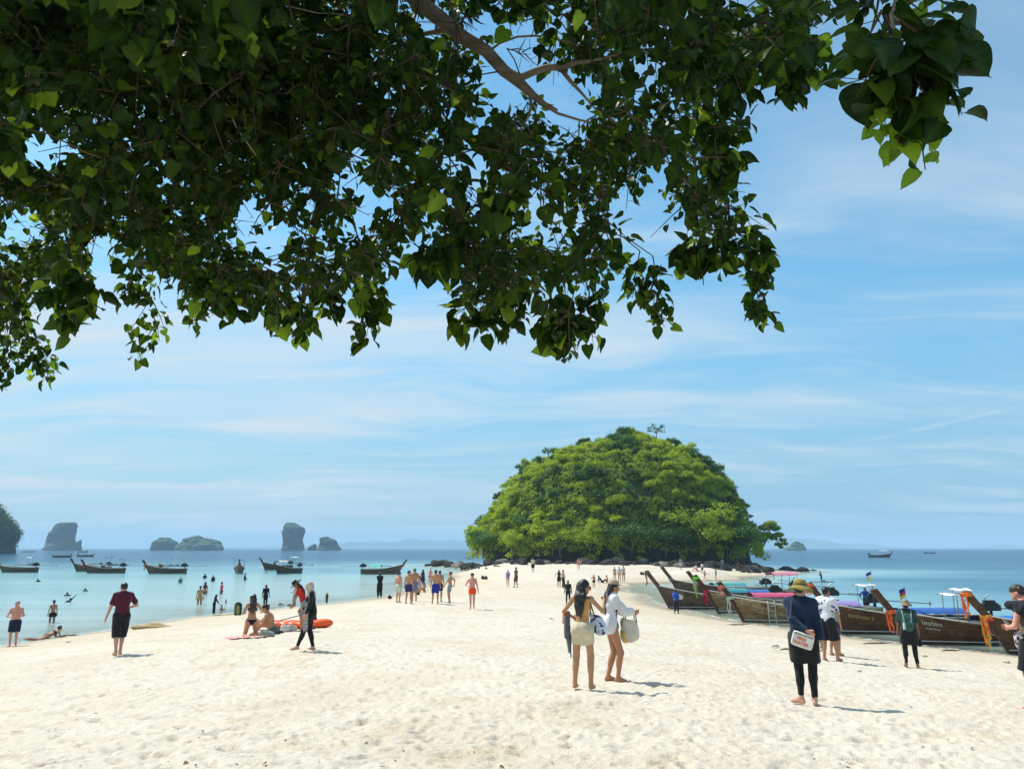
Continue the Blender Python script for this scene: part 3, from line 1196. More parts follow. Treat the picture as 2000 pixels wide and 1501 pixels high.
for u, v, s in [(853, 1100, 1.6), (866, 1099, 1.5), (878, 1101, 1.2)]:
    q = on_ground(u, v + 5, 0.0)
    o = link('boulder', BOUL[int(u) % 6], None, (q[0], q[1], 0.5), (0, 0, u), (s * 1.3, s, s))
    props(o, {853: 'large black boulder nearest the seaward end of the left reef', 866: 'second large black boulder on the left reef', 878: 'third large black boulder on the left reef, toward the island'}[u], 'boulder', 'big boulders of the left reef')

# small plants and driftwood on the rocks
# ------------------------------------------------------------------ far rock islands
def stack_mesh(name, outline, D, depth, mat, seed, disp=0.06, base=-3.0):
    """a rock tower: outline = (v, left u, right u) rows from the top down, given its real size at its distance D"""
    rows_ = []
    for v, ul, ur in outline:
        a, b_ = at_depth(ul, v, D), at_depth(ur, v, D)
        rows_.append((a[2], a[0], b_[0], (a[1] + b_[1]) / 2))
    rows_ = np.array(rows_)[::-1]
    z = np.linspace(rows_[0, 0], rows_[-1, 0], 40)
    zi = np.concatenate([[base], z])
    l = np.interp(zi, rows_[:, 0], rows_[:, 1])
    r = np.interp(zi, rows_[:, 0], rows_[:, 2])
    yc = rows_[0, 3]
    na = 64
    a = np.linspace(0, 2 * math.pi, na, endpoint=False)
    W = (rows_[:, 2] - rows_[:, 1]).max()
    cx, hw = (l + r) / 2, np.maximum((r - l) / 2, 0.05)
    ca, sa = np.cos(a), np.sin(a)
    x = cx[:, None] + hw[:, None] * np.sign(ca) * np.abs(ca) ** 0.8
    y = yc + hw[:, None] * depth * np.sign(sa) * np.abs(sa) ** 0.8
    P = np.stack([x, y, np.repeat(zi[:, None], na, 1)], -1)
    n = fbm3(P, 4.0 / W, 5, seed)
    n2 = vnoise2(a[None, :] * 5 + seed, P[..., 2] * 0.3 / (W / 40), seed)
    c = np.stack([cx, np.full_like(cx, yc)], -1)[:, None, :]
    d = P[..., :2] - c
    d /= np.maximum(np.linalg.norm(d, axis=-1, keepdims=True), 1e-6)
    P[..., :2] += d * ((n + 0.4 * n2) * disp * 1.35 * W)[..., None] * np.minimum(1, hw / (W * 0.2))[:, None, None]
    P[1:, :, 2] += n[1:] * disp * W * 0.4
    v = np.concatenate([P.reshape(-1, 3), [[cx[-1], yc, zi[-1] + 0.02 * W]]])
    i = np.arange(len(zi) - 1)[:, None] * na
    j = np.arange(na)[None, :]
    j2 = (j + 1) % na
    f = np.stack([i + j, i + j2, i + na + j2, i + na + j], -1).reshape(-1, 4)
    k = (len(zi) - 1) * na
    cap = np.array([(k + q, k + (q + 1) % na, len(v) - 1) for q in range(na)])
    return mesh_np(name, v, [f, cap], mat)


def karst_material():
    m, t, b = new_mat('karst')
    g = t.n('ShaderNodeNewGeometry')
    pos = g.outputs['Position']
    s = t.n('ShaderNodeSeparateXYZ')
    t.set(s, 0, g.outputs['Normal'])
    n = t.noise(t.scalevec(pos, (0.12, 0.12, 0.035)), 1.0, 6.0, 0.65)
    rock = t.ramp(n, [(0.3, (0.022, 0.024, 0.027)), (0.5, (0.055, 0.052, 0.05)), (0.72, (0.14, 0.115, 0.095))])
    veg = t.ramp(t.noise(pos, 0.2, 5.0, 0.7), [(0.3, (0.018, 0.045, 0.02)), (0.7, (0.05, 0.10, 0.03))])
    f = t.maprange(t.math('ADD', s.outputs[2], t.math('MULTIPLY', t.math('SUBTRACT', t.noise(pos, 0.09, 4.0, 0.6), 0.5), 1.6)), 0.15, 0.5, smooth=True)
    t.set(b, 'Base Color', t.mix(f, rock, veg))
    b.inputs['Roughness'].default_value = 0.9
    bn = t.n('ShaderNodeBump')
    bn.inputs['Strength'].default_value = 1.0
    bn.inputs['Distance'].default_value = 2.0
    t.set(bn, 'Height', t.noise(t.scalevec(pos, (0.3, 0.3, 0.1)), 1.0, 5.0, 0.7))
    t.set(b, 'Normal', bn.outputs[0])
    return m


m_karst = karst_material()
KD = 1500.0
GI = 'rock islands on the horizon'
for outl, dep, sd, dp, lab in [
    ([(1020, 113, 139), (1023, 107, 141), (1028, 104, 142), (1035, 99, 141), (1041, 94, 140), (1050, 92, 140), (1058, 92, 142), (1065, 92, 154), (1069, 90, 155), (1072, 86, 155)], 0.9, 3, 0.02, 'tall leaning rock island with a small spur, leftmost on the horizon'),
    ([(1050, 314, 330), (1053, 306, 336), (1058, 300, 343), (1064, 298, 345), (1072, 297, 346)], 0.8, 5, 0.05, 'low wooded island, smaller of the pair between the two rock towers'),
    ([(1046, 378, 392), (1049, 369, 402), (1053, 361, 412), (1058, 359, 424), (1064, 350, 430), (1072, 346, 432)], 0.7, 8, 0.05, 'long low wooded island, larger of the pair between the two rock towers'),
    ([(1020, 556, 572), (1024, 553, 580), (1030, 551, 591), (1037, 550, 593), (1045, 551, 591), (1054, 552, 589), (1062, 552, 590), (1068, 551, 592), (1072, 550, 593)], 0.9, 11, 0.025, 'broad square topped rock tower standing straight out of the sea'),
    ([(1048, 633, 639), (1050, 624, 640), (1055, 624, 656), (1062, 623, 657), (1068, 621, 659), (1072, 620, 664)], 0.8, 14, 0.06, 'small twin peaked rock right of the square rock tower'),
    ([(1062, 614, 617), (1066, 606, 617), (1072, 600, 618)], 0.8, 17, 0.05, 'tiny sloping reddish rock beside the twin peaked rock'),
    ([(1057, 1553, 1563), (1061, 1549, 1569), (1066, 1543, 1572), (1072, 1530, 1574)], 0.8, 19, 0.04, 'little cone shaped island on the horizon right of the green island'),
]:
    o = link('rock_island', stack_mesh('rock_island', outl, KD, dep, m_karst, sd, dp), None)
    props(o, lab, 'island', GI)
# spur of the leaning rock
o = link('spur', stack_mesh('spur', [(1053, 156, 158), (1056, 151, 158), (1061, 145, 158), (1066, 141, 156), (1072, 138, 156)], KD - 20, 0.8, m_karst, 23, 0.04), bpy.data.objects['rock_island'])

# the wooded headland cut by the left edge
m_head = leaf_material('headland_foliage', (0.018, 0.065, 0.022), (0.09, 0.20, 0.03), (0.08, 0.18, 0.02), 0.25, 0.6)
HD = 560.0
hl = [(v_ - 4, a_ - 40, b_ - 33) for v_, a_, b_ in [(972, -150, -20), (985, -160, 4), (1000, -170, 18), (1012, -180, 28), (1025, -190, 38), (1040, -195, 46), (1052, -198, 47), (1062, -198, 44), (1070, -200, 40), (1077, -200, 42)]]
m_hsoil = simple_mat('headland_soil', (0.018, 0.040, 0.018), 0.95, 0.05, 0.4, 0.3)
hm = stack_mesh('headland', hl, HD, 0.8, m_hsoil, 31, 0.02)
e = empty('headland', (0, 0, 0), 'steep dark wooded headland cut off by the left edge of the view', 'headland')
link('rock', hm, e)
co = np.zeros(len(hm.vertices) * 3, np.float32)
hm.vertices.foreach_get('co', co)
co = co.reshape(-1, 3)
nv = np.zeros(len(hm.vertices) * 3, np.float32)
hm.vertices.foreach_get('normal', nv)
nv = nv.reshape(-1, 3)
sel = np.where((co[:, 2] > 4.5) & (nv[:, 1] < 0.5))[0]
idx = _r.choice(sel, 9000)
pp = co[idx] + _r.normal(0, 1.0, (9000, 3)) + nv[idx] * _r.uniform(0, 1.2, (9000, 1))
V, F = leaf_quads(pp, nv[idx] + np.array((0, 0, .5)), 0.75, _r)
fo = link('foliage', mesh_np('foliage', V, F, m_head, False), e)
props(fo, kind='stuff')
for k in range(9):
    p = on_plane(44 + k * 2.4, 1077.6, 0)
    s = _r.uniform(1.0, 2.0)
    o = link('boulder', BOUL[k % 6], None, (p[0], p[1], 0.2), (0, 0, k), (s * 2, s * 1.6, s * 0.8))
    props(o, 'dark low boulder at the waterline under the left headland', 'boulder', 'boulders under the headland')


# ------------------------------------------------------------------ mountains on the horizon
def ridge_mesh(name, pts, D, mat, seed, thick=450):
    us = np.linspace(pts[0][0], pts[-1][0], 90)
    vs = np.interp(us, [p[0] for p in pts], [p[1] for p in pts])
    vs = vs + vnoise2(us * 0.11, us * 0 + seed, seed) * np.minimum(1.0, (1071 - vs) * 0.3) + vnoise2(us * 0.35, us * 0 + seed, seed + 1) * 0.4 * np.minimum(1.0, (1071 - vs) * 0.3)
    P = []
    for f in (-1.0, -0.5, 0.0, 0.5, 1.0):
        row = []
        for u, v in zip(us, vs):
            p = at_depth(u, v, D)
            h = max(p[2], 0.3)
            row.append((p[0], p[1] + f * thick, -3 + (h + 3) * (1 - abs(f)) ** 0.9))
        P.append(row)
    return MB().grid(P).mesh(name, mat)


m_mount = simple_mat('mountain_green', (0.06, 0.10, 0.05), 0.9, 0.1, 0.3, 0.01)
props(link('mountain_range', ridge_mesh('mountain_range', [(420, 1070), (470, 1067.5), (540, 1067), (600, 1066), (660, 1060), (690, 1057.5), (715, 1059), (735, 1055), (760, 1059), (785, 1054.5), (808, 1051.5), (825, 1054), (840, 1052.5), (862, 1056), (885, 1053.5), (910, 1057), (960, 1062)], 8000, m_mount, 3)), kind='structure')
props(link('mountain_range', ridge_mesh('mountain_range', [(1470, 1056), (1510, 1052), (1540, 1050), (1575, 1051), (1610, 1054), (1635, 1060), (1655, 1062), (1680, 1060), (1702, 1060.5), (1722, 1066), (1760, 1069.5), (1900, 1069), (1915, 1066.5), (1935, 1066.5), (1958, 1062), (1978, 1064.5), (1990, 1070)], 8500, m_mount, 7)), kind='structure')

# ------------------------------------------------------------------ organic bodies: smooth unions meshed by surface nets
def V3(*a):
    return np.array(a, float)


def unit(v):
    return v / max(np.linalg.norm(v), 1e-9)


class Blob:
    """a list of rounded shapes that melt together into one closed surface"""
    def __init__(self):
        self.p = []

    def cone(self, a, b, ra, rb, k=0.02, cut=None, sub=False, flat=None):
        """round cone a-b. cut = [(point, normal)] keeps the side the normal points away from; flat = (axis, factor) squashes across axis"""
        self.p.append(('c', np.array(a, float), np.array(b, float), ra, rb, k, cut, sub, flat))
        return self

    def ell(self, c, r, R=None, k=0.02, cut=None, sub=False):
        self.p.append(('e', np.array(c, float), np.array(r, float), np.eye(3) if R is None else np.array(R, float), 0, k, cut, sub, None))
        return self

    def bounds(self):
        lo, hi = [], []
        for q in self.p:
            if q[7]:
                continue
            if q[0] == 'c':
                r = max(q[3], q[4])
                lo.append(np.minimum(q[1], q[2]) - r)
                hi.append(np.maximum(q[1], q[2]) + r)
            else:
                r = max(q[2])
                lo.append(q[1] - r)
                hi.append(q[1] + r)
        return np.min(lo, 0), np.max(hi, 0)

    def mesh(self, res, wob=0.0, wsc=14.0, seed=0, clip=None):
        lo, hi = self.bounds()
        lo = lo - 3 * res
        n = np.ceil((hi + 3 * res - lo) / res).astype(int) + 1
        F = np.full(n, 1.0, np.float32)
        ax = [lo[i] + res * np.arange(n[i]) for i in range(3)]
        for q in self.p:
            k = q[5]
            pad = k + 3 * res
            if q[0] == 'c':
                r = max(q[3], q[4])
                b0, b1 = np.minimum(q[1], q[2]) - r - pad, np.maximum(q[1], q[2]) + r + pad
            else:
                r = max(q[2])
                b0, b1 = q[1] - r - pad, q[1] + r + pad
            i0 = np.maximum(((b0 - lo) / res).astype(int), 0)
            i1 = np.minimum(((b1 - lo) / res).astype(int) + 2, n)
            if np.any(i1 <= i0):
                continue
            X = ax[0][i0[0]:i1[0]][:, None, None]
            Y = ax[1][i0[1]:i1[1]][None, :, None]
            Z = ax[2][i0[2]:i1[2]][None, None, :]
            if q[0] == 'c':
                a, b, ra, rb = q[1], q[2], q[3], q[4]
                d = b - a
                L2 = max(float(d @ d), 1e-12)
                px_, py_, pz_ = X - a[0], Y - a[1], Z - a[2]
                t = np.clip((px_ * d[0] + py_ * d[1] + pz_ * d[2]) / L2, 0, 1)
                ex, ey, ez = px_ - t * d[0], py_ - t * d[1], pz_ - t * d[2]
                if q[8] is not None:
                    axis, fac = q[8]
                    s = ex * axis[0] + ey * axis[1] + ez * axis[2]
                    g = (1.0 / fac - 1.0) * s
                    ex, ey, ez = ex + g * axis[0], ey + g * axis[1], ez + g * axis[2]
                D = np.sqrt(ex * ex + ey * ey + ez * ez) - (ra + (rb - ra) * t)
                if q[8] is not None and fac < 1:
                    D = D * (0.5 + 0.5 * fac)
            else:
                c, rr, R = q[1], q[2], q[3]
                px_, py_, pz_ = X - c[0], Y - c[1], Z - c[2]
                l = [px_ * R[0][i] + py_ * R[1][i] + pz_ * R[2][i] for i in range(3)]      # R columns are the axes
                k0 = np.sqrt(sum((l[i] / rr[i]) ** 2 for i in range(3)))
                k1 = np.sqrt(sum((l[i] / rr[i] ** 2) ** 2 for i in range(3)))
                D = np.where(k1 > 1e-6, k0 * (k0 - 1) / np.maximum(k1, 1e-6), -min(rr))
            if q[6]:
                for cp, cn in q[6]:
                    D = np.maximum(D, (X - cp[0]) * cn[0] + (Y - cp[1]) * cn[1] + (Z - cp[2]) * cn[2])
            S = F[i0[0]:i1[0], i0[1]:i1[1], i0[2]:i1[2]]
            D = D.astype(np.float32)
            if q[7]:
                h = np.maximum(k - np.abs(S + D), 0) / max(k, 1e-6)
                S[...] = np.maximum(S, -D) + h * h * k * 0.25
            else:
                h = np.maximum(k - np.abs(S - D), 0) / max(k, 1e-6)
                S[...] = np.minimum(S, D) - h * h * k * 0.25
        if clip:
            for cp, cn in clip:
                F = np.maximum(F, (ax[0][:, None, None] - cp[0]) * cn[0] + (ax[1][None, :, None] - cp[1]) * cn[1] + (ax[2][None, None, :] - cp[2]) * cn[2])
        if wob > 0:
            X, Y, Z = np.meshgrid(*ax, indexing='ij')
            m = np.abs(F) < wob * 2 + 2 * res
            P = np.stack([X[m], Y[m], Z[m]], -1)
            F[m] += wob * (vnoise3(P[:, 0] * wsc, P[:, 1] * wsc, P[:, 2] * wsc * 0.55, seed) + 0.5 * vnoise3(P[:, 0] * wsc * 2.3, P[:, 1] * wsc * 2.3, P[:, 2] * wsc, seed + 1))
        return surface_nets(F, lo, res)


def surface_nets(F, lo, res):
    S = F < 0
    n = F.shape
    cs = [S[i:n[0] - 1 + i, j:n[1] - 1 + j, k:n[2] - 1 + k] for i in (0, 1) for j in (0, 1) for k in (0, 1)]
    cnt = sum(c.astype(np.int8) for c in cs)
    act = (cnt > 0) & (cnt < 8)
    I = np.argwhere(act)
    if len(I) == 0:
        return np.zeros((0, 3)), np.zeros((0, 4), int)
    idx = np.full(act.shape, -1, np.int64)
    idx[act] = np.arange(len(I))
    val = np.stack([F[I[:, 0] + i, I[:, 1] + j, I[:, 2] + k] for i in (0, 1) for j in (0, 1) for k in (0, 1)], 1)
    corner = np.array([(i, j, k) for i in (0, 1) for j in (0, 1) for k in (0, 1)], float)
    acc = np.zeros((len(I), 3))
    num = np.zeros(len(I))
    for a in range(8):
        for b in range(a + 1, 8):
            if np.abs(corner[a] - corner[b]).sum() != 1:
                continue
            m = (val[:, a] < 0) != (val[:, b] < 0)
            t = val[m, a] / (val[m, a] - val[m, b])
            acc[m] += corner[a] + t[:, None] * (corner[b] - corner[a])
            num[m] += 1
    V = (I + acc / num[:, None]) * res + lo
    Q = []
    for axis in range(3):
        o = [(axis + 1) % 3, (axis + 2) % 3]
        sl0 = [slice(None)] * 3
        sl1 = [slice(None)] * 3
        sl0[axis] = slice(0, n[axis] - 1)
        sl1[axis] = slice(1, n[axis])
        A, B = S[tuple(sl0)], S[tuple(sl1)]
        E = np.argwhere(A != B)
        flip = A[tuple(E.T)]
        ok = (E[:, o[0]] > 0) & (E[:, o[1]] > 0) & (E[:, o[0]] < n[o[0]] - 1) & (E[:, o[1]] < n[o[1]] - 1)
        E, flip = E[ok], flip[ok]
        e1, e2 = np.zeros(3, int), np.zeros(3, int)
        e1[o[0]] = 1
        e2[o[1]] = 1
        c = [idx[tuple((E - d).T)] for d in (np.zeros(3, int), e1, e1 + e2, e2)]
        q = np.stack(c, 1)
        q[~flip] = q[~flip][:, ::-1]
        Q.append(q)
    return V, np.concatenate(Q)


def frame(fwd, up):
    """columns: right, forward, up"""
    f = unit(fwd)
    r = unit(np.cross(f, up))
    u = np.cross(r, f)
    return np.stack([r, f, u], 1)


def ik(a, b, l1, l2, hint):
    d = b - a
    L = np.linalg.norm(d)
    L_ = min(max(L, abs(l1 - l2) + 1e-4), (l1 + l2) * 0.9995)
    e = unit(d)
    b = a + e * L_
    x = (l1 * l1 - l2 * l2 + L_ * L_) / (2 * L_)
    h = math.sqrt(max(l1 * l1 - x * x, 0))
    hp = hint - e * (hint @ e)
    return a + e * x + unit(hp) * h, b


# ------------------------------------------------------------------ people
def skin_mat(key):
    cols = {'fair': (0.56, 0.33, 0.235), 'pink': (0.60, 0.30, 0.22), 'tan': (0.42, 0.225, 0.125), 'gold': (0.47, 0.265, 0.14), 'brown': (0.23, 0.118, 0.07), 'dark': (0.09, 0.05, 0.034)}
    nm = 'skin_' + key
    if nm in _MC:
        return _MC[nm]
    m, t, b = new_mat(nm)
    c = cols[key]
    tcn = t.n('ShaderNodeTexCoord')
    n = t.noise(tcn.outputs['Object'], 9.0, 3.0)
    red = tuple(x * y for x, y in zip(c, (1.06, 0.9, 0.88)))
    t.set(b, 'Base Color', t.ramp(n, [(0.35, red), (0.65, c)]))
    b.inputs['Roughness'].default_value = 0.52
    b.inputs['Specular IOR Level'].default_value = 0.3
    b.inputs['Subsurface Weight'].default_value = 0.12
    b.inputs['Subsurface Radius'].default_value = (0.02, 0.008, 0.004)
    _MC[nm] = m
    return m


def cloth_mat(key, col, pattern=None, col2=(0.8, 0.8, 0.8), scale=16.0):
    nm = 'cloth_' + key
    if nm in _MC:
        return _MC[nm]
    m, t, b = new_mat(nm)
    tcn = t.n('ShaderNodeTexCoord')
    o = tcn.outputs['Object']
    n = t.noise(o, 7.0, 4.0)
    c = t.ramp(n, [(0.3, tuple(x * 0.86 for x in col)), (0.7, tuple(min(x * 1.1, 1) for x in col))])
    if pattern == 'blotch':
        v = t.noise(o, scale, 2.0, 0.5)
        c = t.mix(t.maprange(v, 0.53, 0.57), c, col2)
    elif pattern == 'flower':
        vo = t.n('ShaderNodeTexVoronoi')
        t.set(vo, 'Vector', o)
        vo.inputs['Scale'].default_value = scale
        dd = t.math('ADD', vo.outputs['Distance'], t.math('MULTIPLY', t.noise(o, scale * 3, 2.0), 0.35))
        c = t.mix(t.maprange(dd, 0.52, 0.46), c, col2)
    elif pattern == 'stripe':
        wv_ = t.n('ShaderNodeTexWave', wave_type='BANDS', bands_direction='Z')
        t.set(wv_, 'Vector', o)
        wv_.inputs['Scale'].default_value = scale
        c = t.mix(t.maprange(wv_.outputs['Fac'], 0.55, 0.65), c, col2)
    t.set(b, 'Base Color', c)
    b.inputs['Roughness'].default_value = 0.85
    b.inputs['Specular IOR Level'].default_value = 0.2
    b.inputs['Sheen Weight'].default_value = 0.15
    bn = t.n('ShaderNodeBump')
    bn.inputs['Strength'].default_value = 0.35
    bn.inputs['Distance'].default_value = 0.015
    t.set(bn, 'Height', t.noise(t.scalevec(o, (9, 9, 16)), 1.0, 4.0, 0.6))
    t.set(b, 'Normal', bn.outputs[0])
    _MC[nm] = m
    return m


def hair_mat(key, col):
    nm = 'hair_' + key
    if nm in _MC:
        return _MC[nm]
    m, t, b = new_mat(nm)
    tcn = t.n('ShaderNodeTexCoord')
    s = t.scalevec(tcn.outputs['Object'], (70, 70, 6))
    n = t.noise(s, 1.0, 3.0)
    t.set(b, 'Base Color', t.ramp(n, [(0.3, tuple(c * 0.6 for c in col)), (0.7, tuple(c * 1.6 for c in col))]))
    b.inputs['Roughness'].default_value = 0.42
    b.inputs['Specular IOR Level'].default_value = 0.45
    bn = t.n('ShaderNodeBump')
    bn.inputs['Strength'].default_value = 0.6
    bn.inputs['Distance'].default_value = 0.01
    t.set(bn, 'Height', n)
    t.set(b, 'Normal', bn.outputs[0])
    _MC[nm] = m
    return m


HAIRC = {'black': (0.012, 0.010, 0.010), 'brown': (0.035, 0.02, 0.013), 'light': (0.13, 0.085, 0.045), 'grey': (0.2, 0.19, 0.18), 'blond': (0.30, 0.20, 0.09)}


class Person:
    """one posed figure. Local frame: +y is where it faces, x to its right, z up; built 1.75 m tall and scaled"""
    def __init__(s, fem=False, pelvis=(0, 0, 0.95), lean=(0, 0), twist=0, lf=None, rf=None, lk=None, rk=None, lh=None, rh=None, le=None, re=None,
                 head=(0, 0), kids=False, weight=1.0, toes=(8, 8), lfd=None, rfd=None):
        s.fem = fem
        s.w = weight
        P = V3(*pelvis)
        lx, ly = math.radians(lean[0]), math.radians(lean[1])           # to the right, forward
        up = unit(V3(math.sin(lx), math.sin(ly), math.cos(lx) * math.cos(ly)))
        tw = math.radians(twist)
        fw = unit(V3(-math.sin(tw), math.cos(tw), 0))
        fw = unit(fw - up * (fw @ up))
        if abs(up[2]) < 0.35 and abs(V3(0, 0, 1) @ up) < 0.35 and abs(fw @ up) > 0.9:
            fw = V3(0, 0, -1)
        s.B = np.stack([unit(np.cross(fw, up)), fw, up], 1)             # torso axes
        R, Fd, U = s.B[:, 0], s.B[:, 1], s.B[:, 2]
        hipw = 0.092 if fem else 0.088
        shw = 0.155 if fem else 0.176
        s.pel = P
        # hips stay level unless the body lies down
        s.HB = s.B if abs(up[2]) < 0.6 else np.stack([unit(V3(R[0], R[1], 0)), unit(np.cross(V3(0, 0, 1), unit(V3(R[0], R[1], 0)))), V3(0, 0, 1)], 1)
        s.hip = [P - s.HB[:, 0] * hipw - s.HB[:, 2] * 0.03, P + s.HB[:, 0] * hipw - s.HB[:, 2] * 0.03]
        s.waist = P + U * 0.14
        s.chest = P + U * 0.33
        s.neck = P + U * 0.525
        s.sh = [P + U * 0.462 - R * shw, P + U * 0.462 + R * shw]
        hy, hp = math.radians(head[0]), math.radians(head[1])           # yaw (to the left +), pitch (down +)
        f = Fd * math.cos(hy) - R * math.sin(hy)
        hu = unit(U * 0.75 + V3(0, 0, 0.25)) if abs(up[2]) > 0.3 else U
        f = unit(f - hu * (f @ hu))
        f2 = f * math.cos(hp) - hu * math.sin(hp)
        u2 = hu * math.cos(hp) + f * math.sin(hp)
        s.H = np.stack([unit(np.cross(f2, u2)), f2, u2], 1)
        s.headc = s.neck + hu * 0.055 + s.H[:, 2] * 0.085 + s.H[:, 1] * 0.022
        L1, L2 = 0.435, 0.42
        lf = V3(*(lf if lf is not None else (-0.10, 0.0, 0.075)))
        rf = V3(*(rf if rf is not None else (0.10, 0.0, 0.075)))
        lk = V3(*(lk if lk is not None else (-0.1, 1, 0)))
        rk = V3(*(rk if rk is not None else (0.1, 1, 0)))
        s.knee, s.ank = [None, None], [None, None]
        s.knee[0], s.ank[0] = ik(s.hip[0], lf, L1, L2, lk)
        s.knee[1], s.ank[1] = ik(s.hip[1], rf, L1, L2, rk)
        A1, A2 = (0.275, 0.245) if fem else (0.29, 0.255)
        def hand_t(h, sd):
            if h is None:
                h = (sd * (shw + 0.09), 0.03, 0.80 - 0.0)
                return V3(*h) + (P - V3(0, 0, 0.95))
            return V3(*h)
        lh, rh = hand_t(lh, -1), hand_t(rh, 1)
        s.elb, s.wri = [None, None], [None, None]
        s.elb[0], s.wri[0] = ik(s.sh[0], lh, A1, A2, V3(*(le if le is not None else (-0.4, -1, -0.2))))
        s.elb[1], s.wri[1] = ik(s.sh[1], rh, A1, A2, V3(*(re if re is not None else (0.4, -1, -0.2))))
        s.toes = toes
        s.fd = [None if lfd is None else unit(V3(*lfd)), None if rfd is None else unit(V3(*rfd))]

    # -------- body surface
    def limb_r(s):
        f = s.fem
        w = s.w
        return dict(th=(0.088 * w if not f else 0.086 * w), kn=0.054, ca=0.056, an=0.036, sh=(0.050 if not f else 0.040), el=(0.039 if not f else 0.032), wr=(0.028 if not f else 0.024))

    def torso(s, b, g=0.0, lo=True, hi=True, k=0.05):
        """torso shapes grown by g"""
        R, Fd, U = s.B[:, 0], s.B[:, 1], s.B[:, 2]
        B = s.B
        w = s.w
        if lo:
            if s.fem:
                b.ell(s.pel - U * 0.01, (0.165 * w + g, 0.122 * w + g, 0.125 + g), B, k)
                for h, sd in zip(s.hip, (-1, 1)):
                    b.ell(h - Fd * 0.034 - U * 0.005 - R * sd * 0.008, (0.082 + g, 0.082 + g, 0.095 + g), s.HB, k)
            else:
                b.ell(s.pel, (0.152 * w + g, 0.115 * w + g, 0.12 + g), B, k)
                for h, sd in zip(s.hip, (-1, 1)):
                    b.ell(h - Fd * 0.035, (0.085 + g, 0.085 + g, 0.095 + g), s.HB, k)
        if hi:
            if s.fem:
                b.ell(s.waist, (0.122 * w + g, 0.092 * w + g, 0.14 + g), B, k)
                b.ell(s.chest + U * 0.01, (0.135 * w + g, 0.098 * w + g, 0.155 + g), B, k)
                for sd in (-1, 1):
                    b.ell(s.chest + R * sd * 0.068 + Fd * 0.085 + U * 0.005, (0.060 + g, 0.055 + g, 0.058 + g), B, 0.03)
                b.cone(s.sh[0] + R * 0.03, s.sh[1] - R * 0.03, 0.048 + g, 0.048 + g, k)
            else:
                b.ell(s.waist, (0.138 * w + g, 0.100 * w + g, 0.15 + g), B, k)
                b.ell(s.chest, (0.158 * w + g, 0.112 * w + g, 0.17 + g), B, k)
                for sd in (-1, 1):
                    b.ell(s.chest + R * sd * 0.075 + Fd * 0.06 + U * 0.045, (0.085 + g, 0.055 + g, 0.065 + g), B, 0.04)
                    b.ell(s.chest + R * sd * 0.09 - Fd * 0.05 + U * 0.06, (0.085 + g, 0.06 + g, 0.11 + g), B, 0.04)
                b.cone(s.sh[0] + R * 0.03, s.sh[1] - R * 0.03, 0.058 + g, 0.058 + g, k)

    def leg(s, b, i, g=0.0, t1=1.0, t2=1.0, flare=0.0, cut=False):
        """leg i grown by g; t1 = share of thigh, t2 = share of shin that is covered"""
        r = s.limb_r()
        h, kn, an = s.hip[i], s.knee[i], s.ank[i]
        d = unit(kn - h)
        e = h + (kn - h) * t1
        c = [(e, d)] if (cut and (t1 < 1.0 or t2 <= 0)) else None
        b.cone(h, e + d * (0.03 if cut and t1 < 1 else 0), r['th'] + g, r['th'] + (r['kn'] - r['th']) * t1 + g + flare, 0.04, c)
        if t1 >= 1.0 and t2 > 0:
            d2 = unit(an - kn)
            e2 = kn + (an - kn) * t2
            c2 = [(e2, d2)] if (cut and t2 < 1.0) else None
            b.cone(kn, e2, r['kn'] + g, r['kn'] + (r['an'] - r['kn']) * t2 + g + flare, 0.03, c2)
            back = -unit((np.cross(np.cross(d2, unit(kn - (h + an) / 2) if np.linalg.norm(kn - (h + an) / 2) > 1e-3 else s.B[:, 1]), d2)))
            b.ell(kn + (an - kn) * 0.30 + back * 0.022, (0.046 + g, 0.046 + g, 0.12 + g), frame(np.cross(d2, V3(1, .1, 0)), d2), 0.04, c2)

    def foot_dir(s, i):
        if s.fd[i] is not None:
            return s.fd[i]
        f = s.HB[:, 1]
        a = math.radians(s.toes[i]) * (1 if i == 0 else -1)
        d = V3(f[0] * math.cos(a) - f[1] * math.sin(a), f[0] * math.sin(a) + f[1] * math.cos(a), 0)
        return unit(d)

    def foot(s, b, i, g=0.0):
        an, d = s.ank[i], s.foot_dir(i)
        sh = unit(s.ank[i] - s.knee[i])
        dn = unit(sh - d * (sh @ d))
        heel = an + dn * 0.045 - d * 0.035
        ball = an + dn * 0.055 + d * 0.125
        toe = an + dn * 0.060 + d * 0.175
        side = np.cross(d, dn)
        b.cone(heel, ball, 0.032 + g, 0.030 + g, 0.03)
        b.cone(an + d * 0.01, ball, 0.034 + g, 0.022 + g, 0.03)
        b.cone(ball - side * 0.014, toe - side * 0.016, 0.024 + g, 0.013 + g, 0.02)
        b.cone(ball + side * 0.014, toe + side * 0.016 - d * 0.012, 0.024 + g, 0.012 + g, 0.02)

    def arm(s, b, i, g=0.0, t1=1.0, t2=1.0, flare=0.0, cut=False):
        r = s.limb_r()
        a, e, w = s.sh[i], s.elb[i], s.wri[i]
        d = unit(e - a)
        q = a + (e - a) * t1
        c = [(q, d)] if (cut and (t1 < 1.0 or t2 <= 0)) else None
        b.cone(a, q, r['sh'] + g, r['sh'] + (r['el'] - r['sh']) * t1 + g + flare, 0.03, c)
        if t1 >= 1 and t2 > 0:
            d2 = unit(w - e)
            q2 = e + (w - e) * t2
            c2 = [(q2, d2)] if (cut and t2 < 1.0) else None
            b.cone(e, q2, r['el'] + g, r['el'] + (r['wr'] - r['el']) * t2 + g + flare, 0.025, c2)

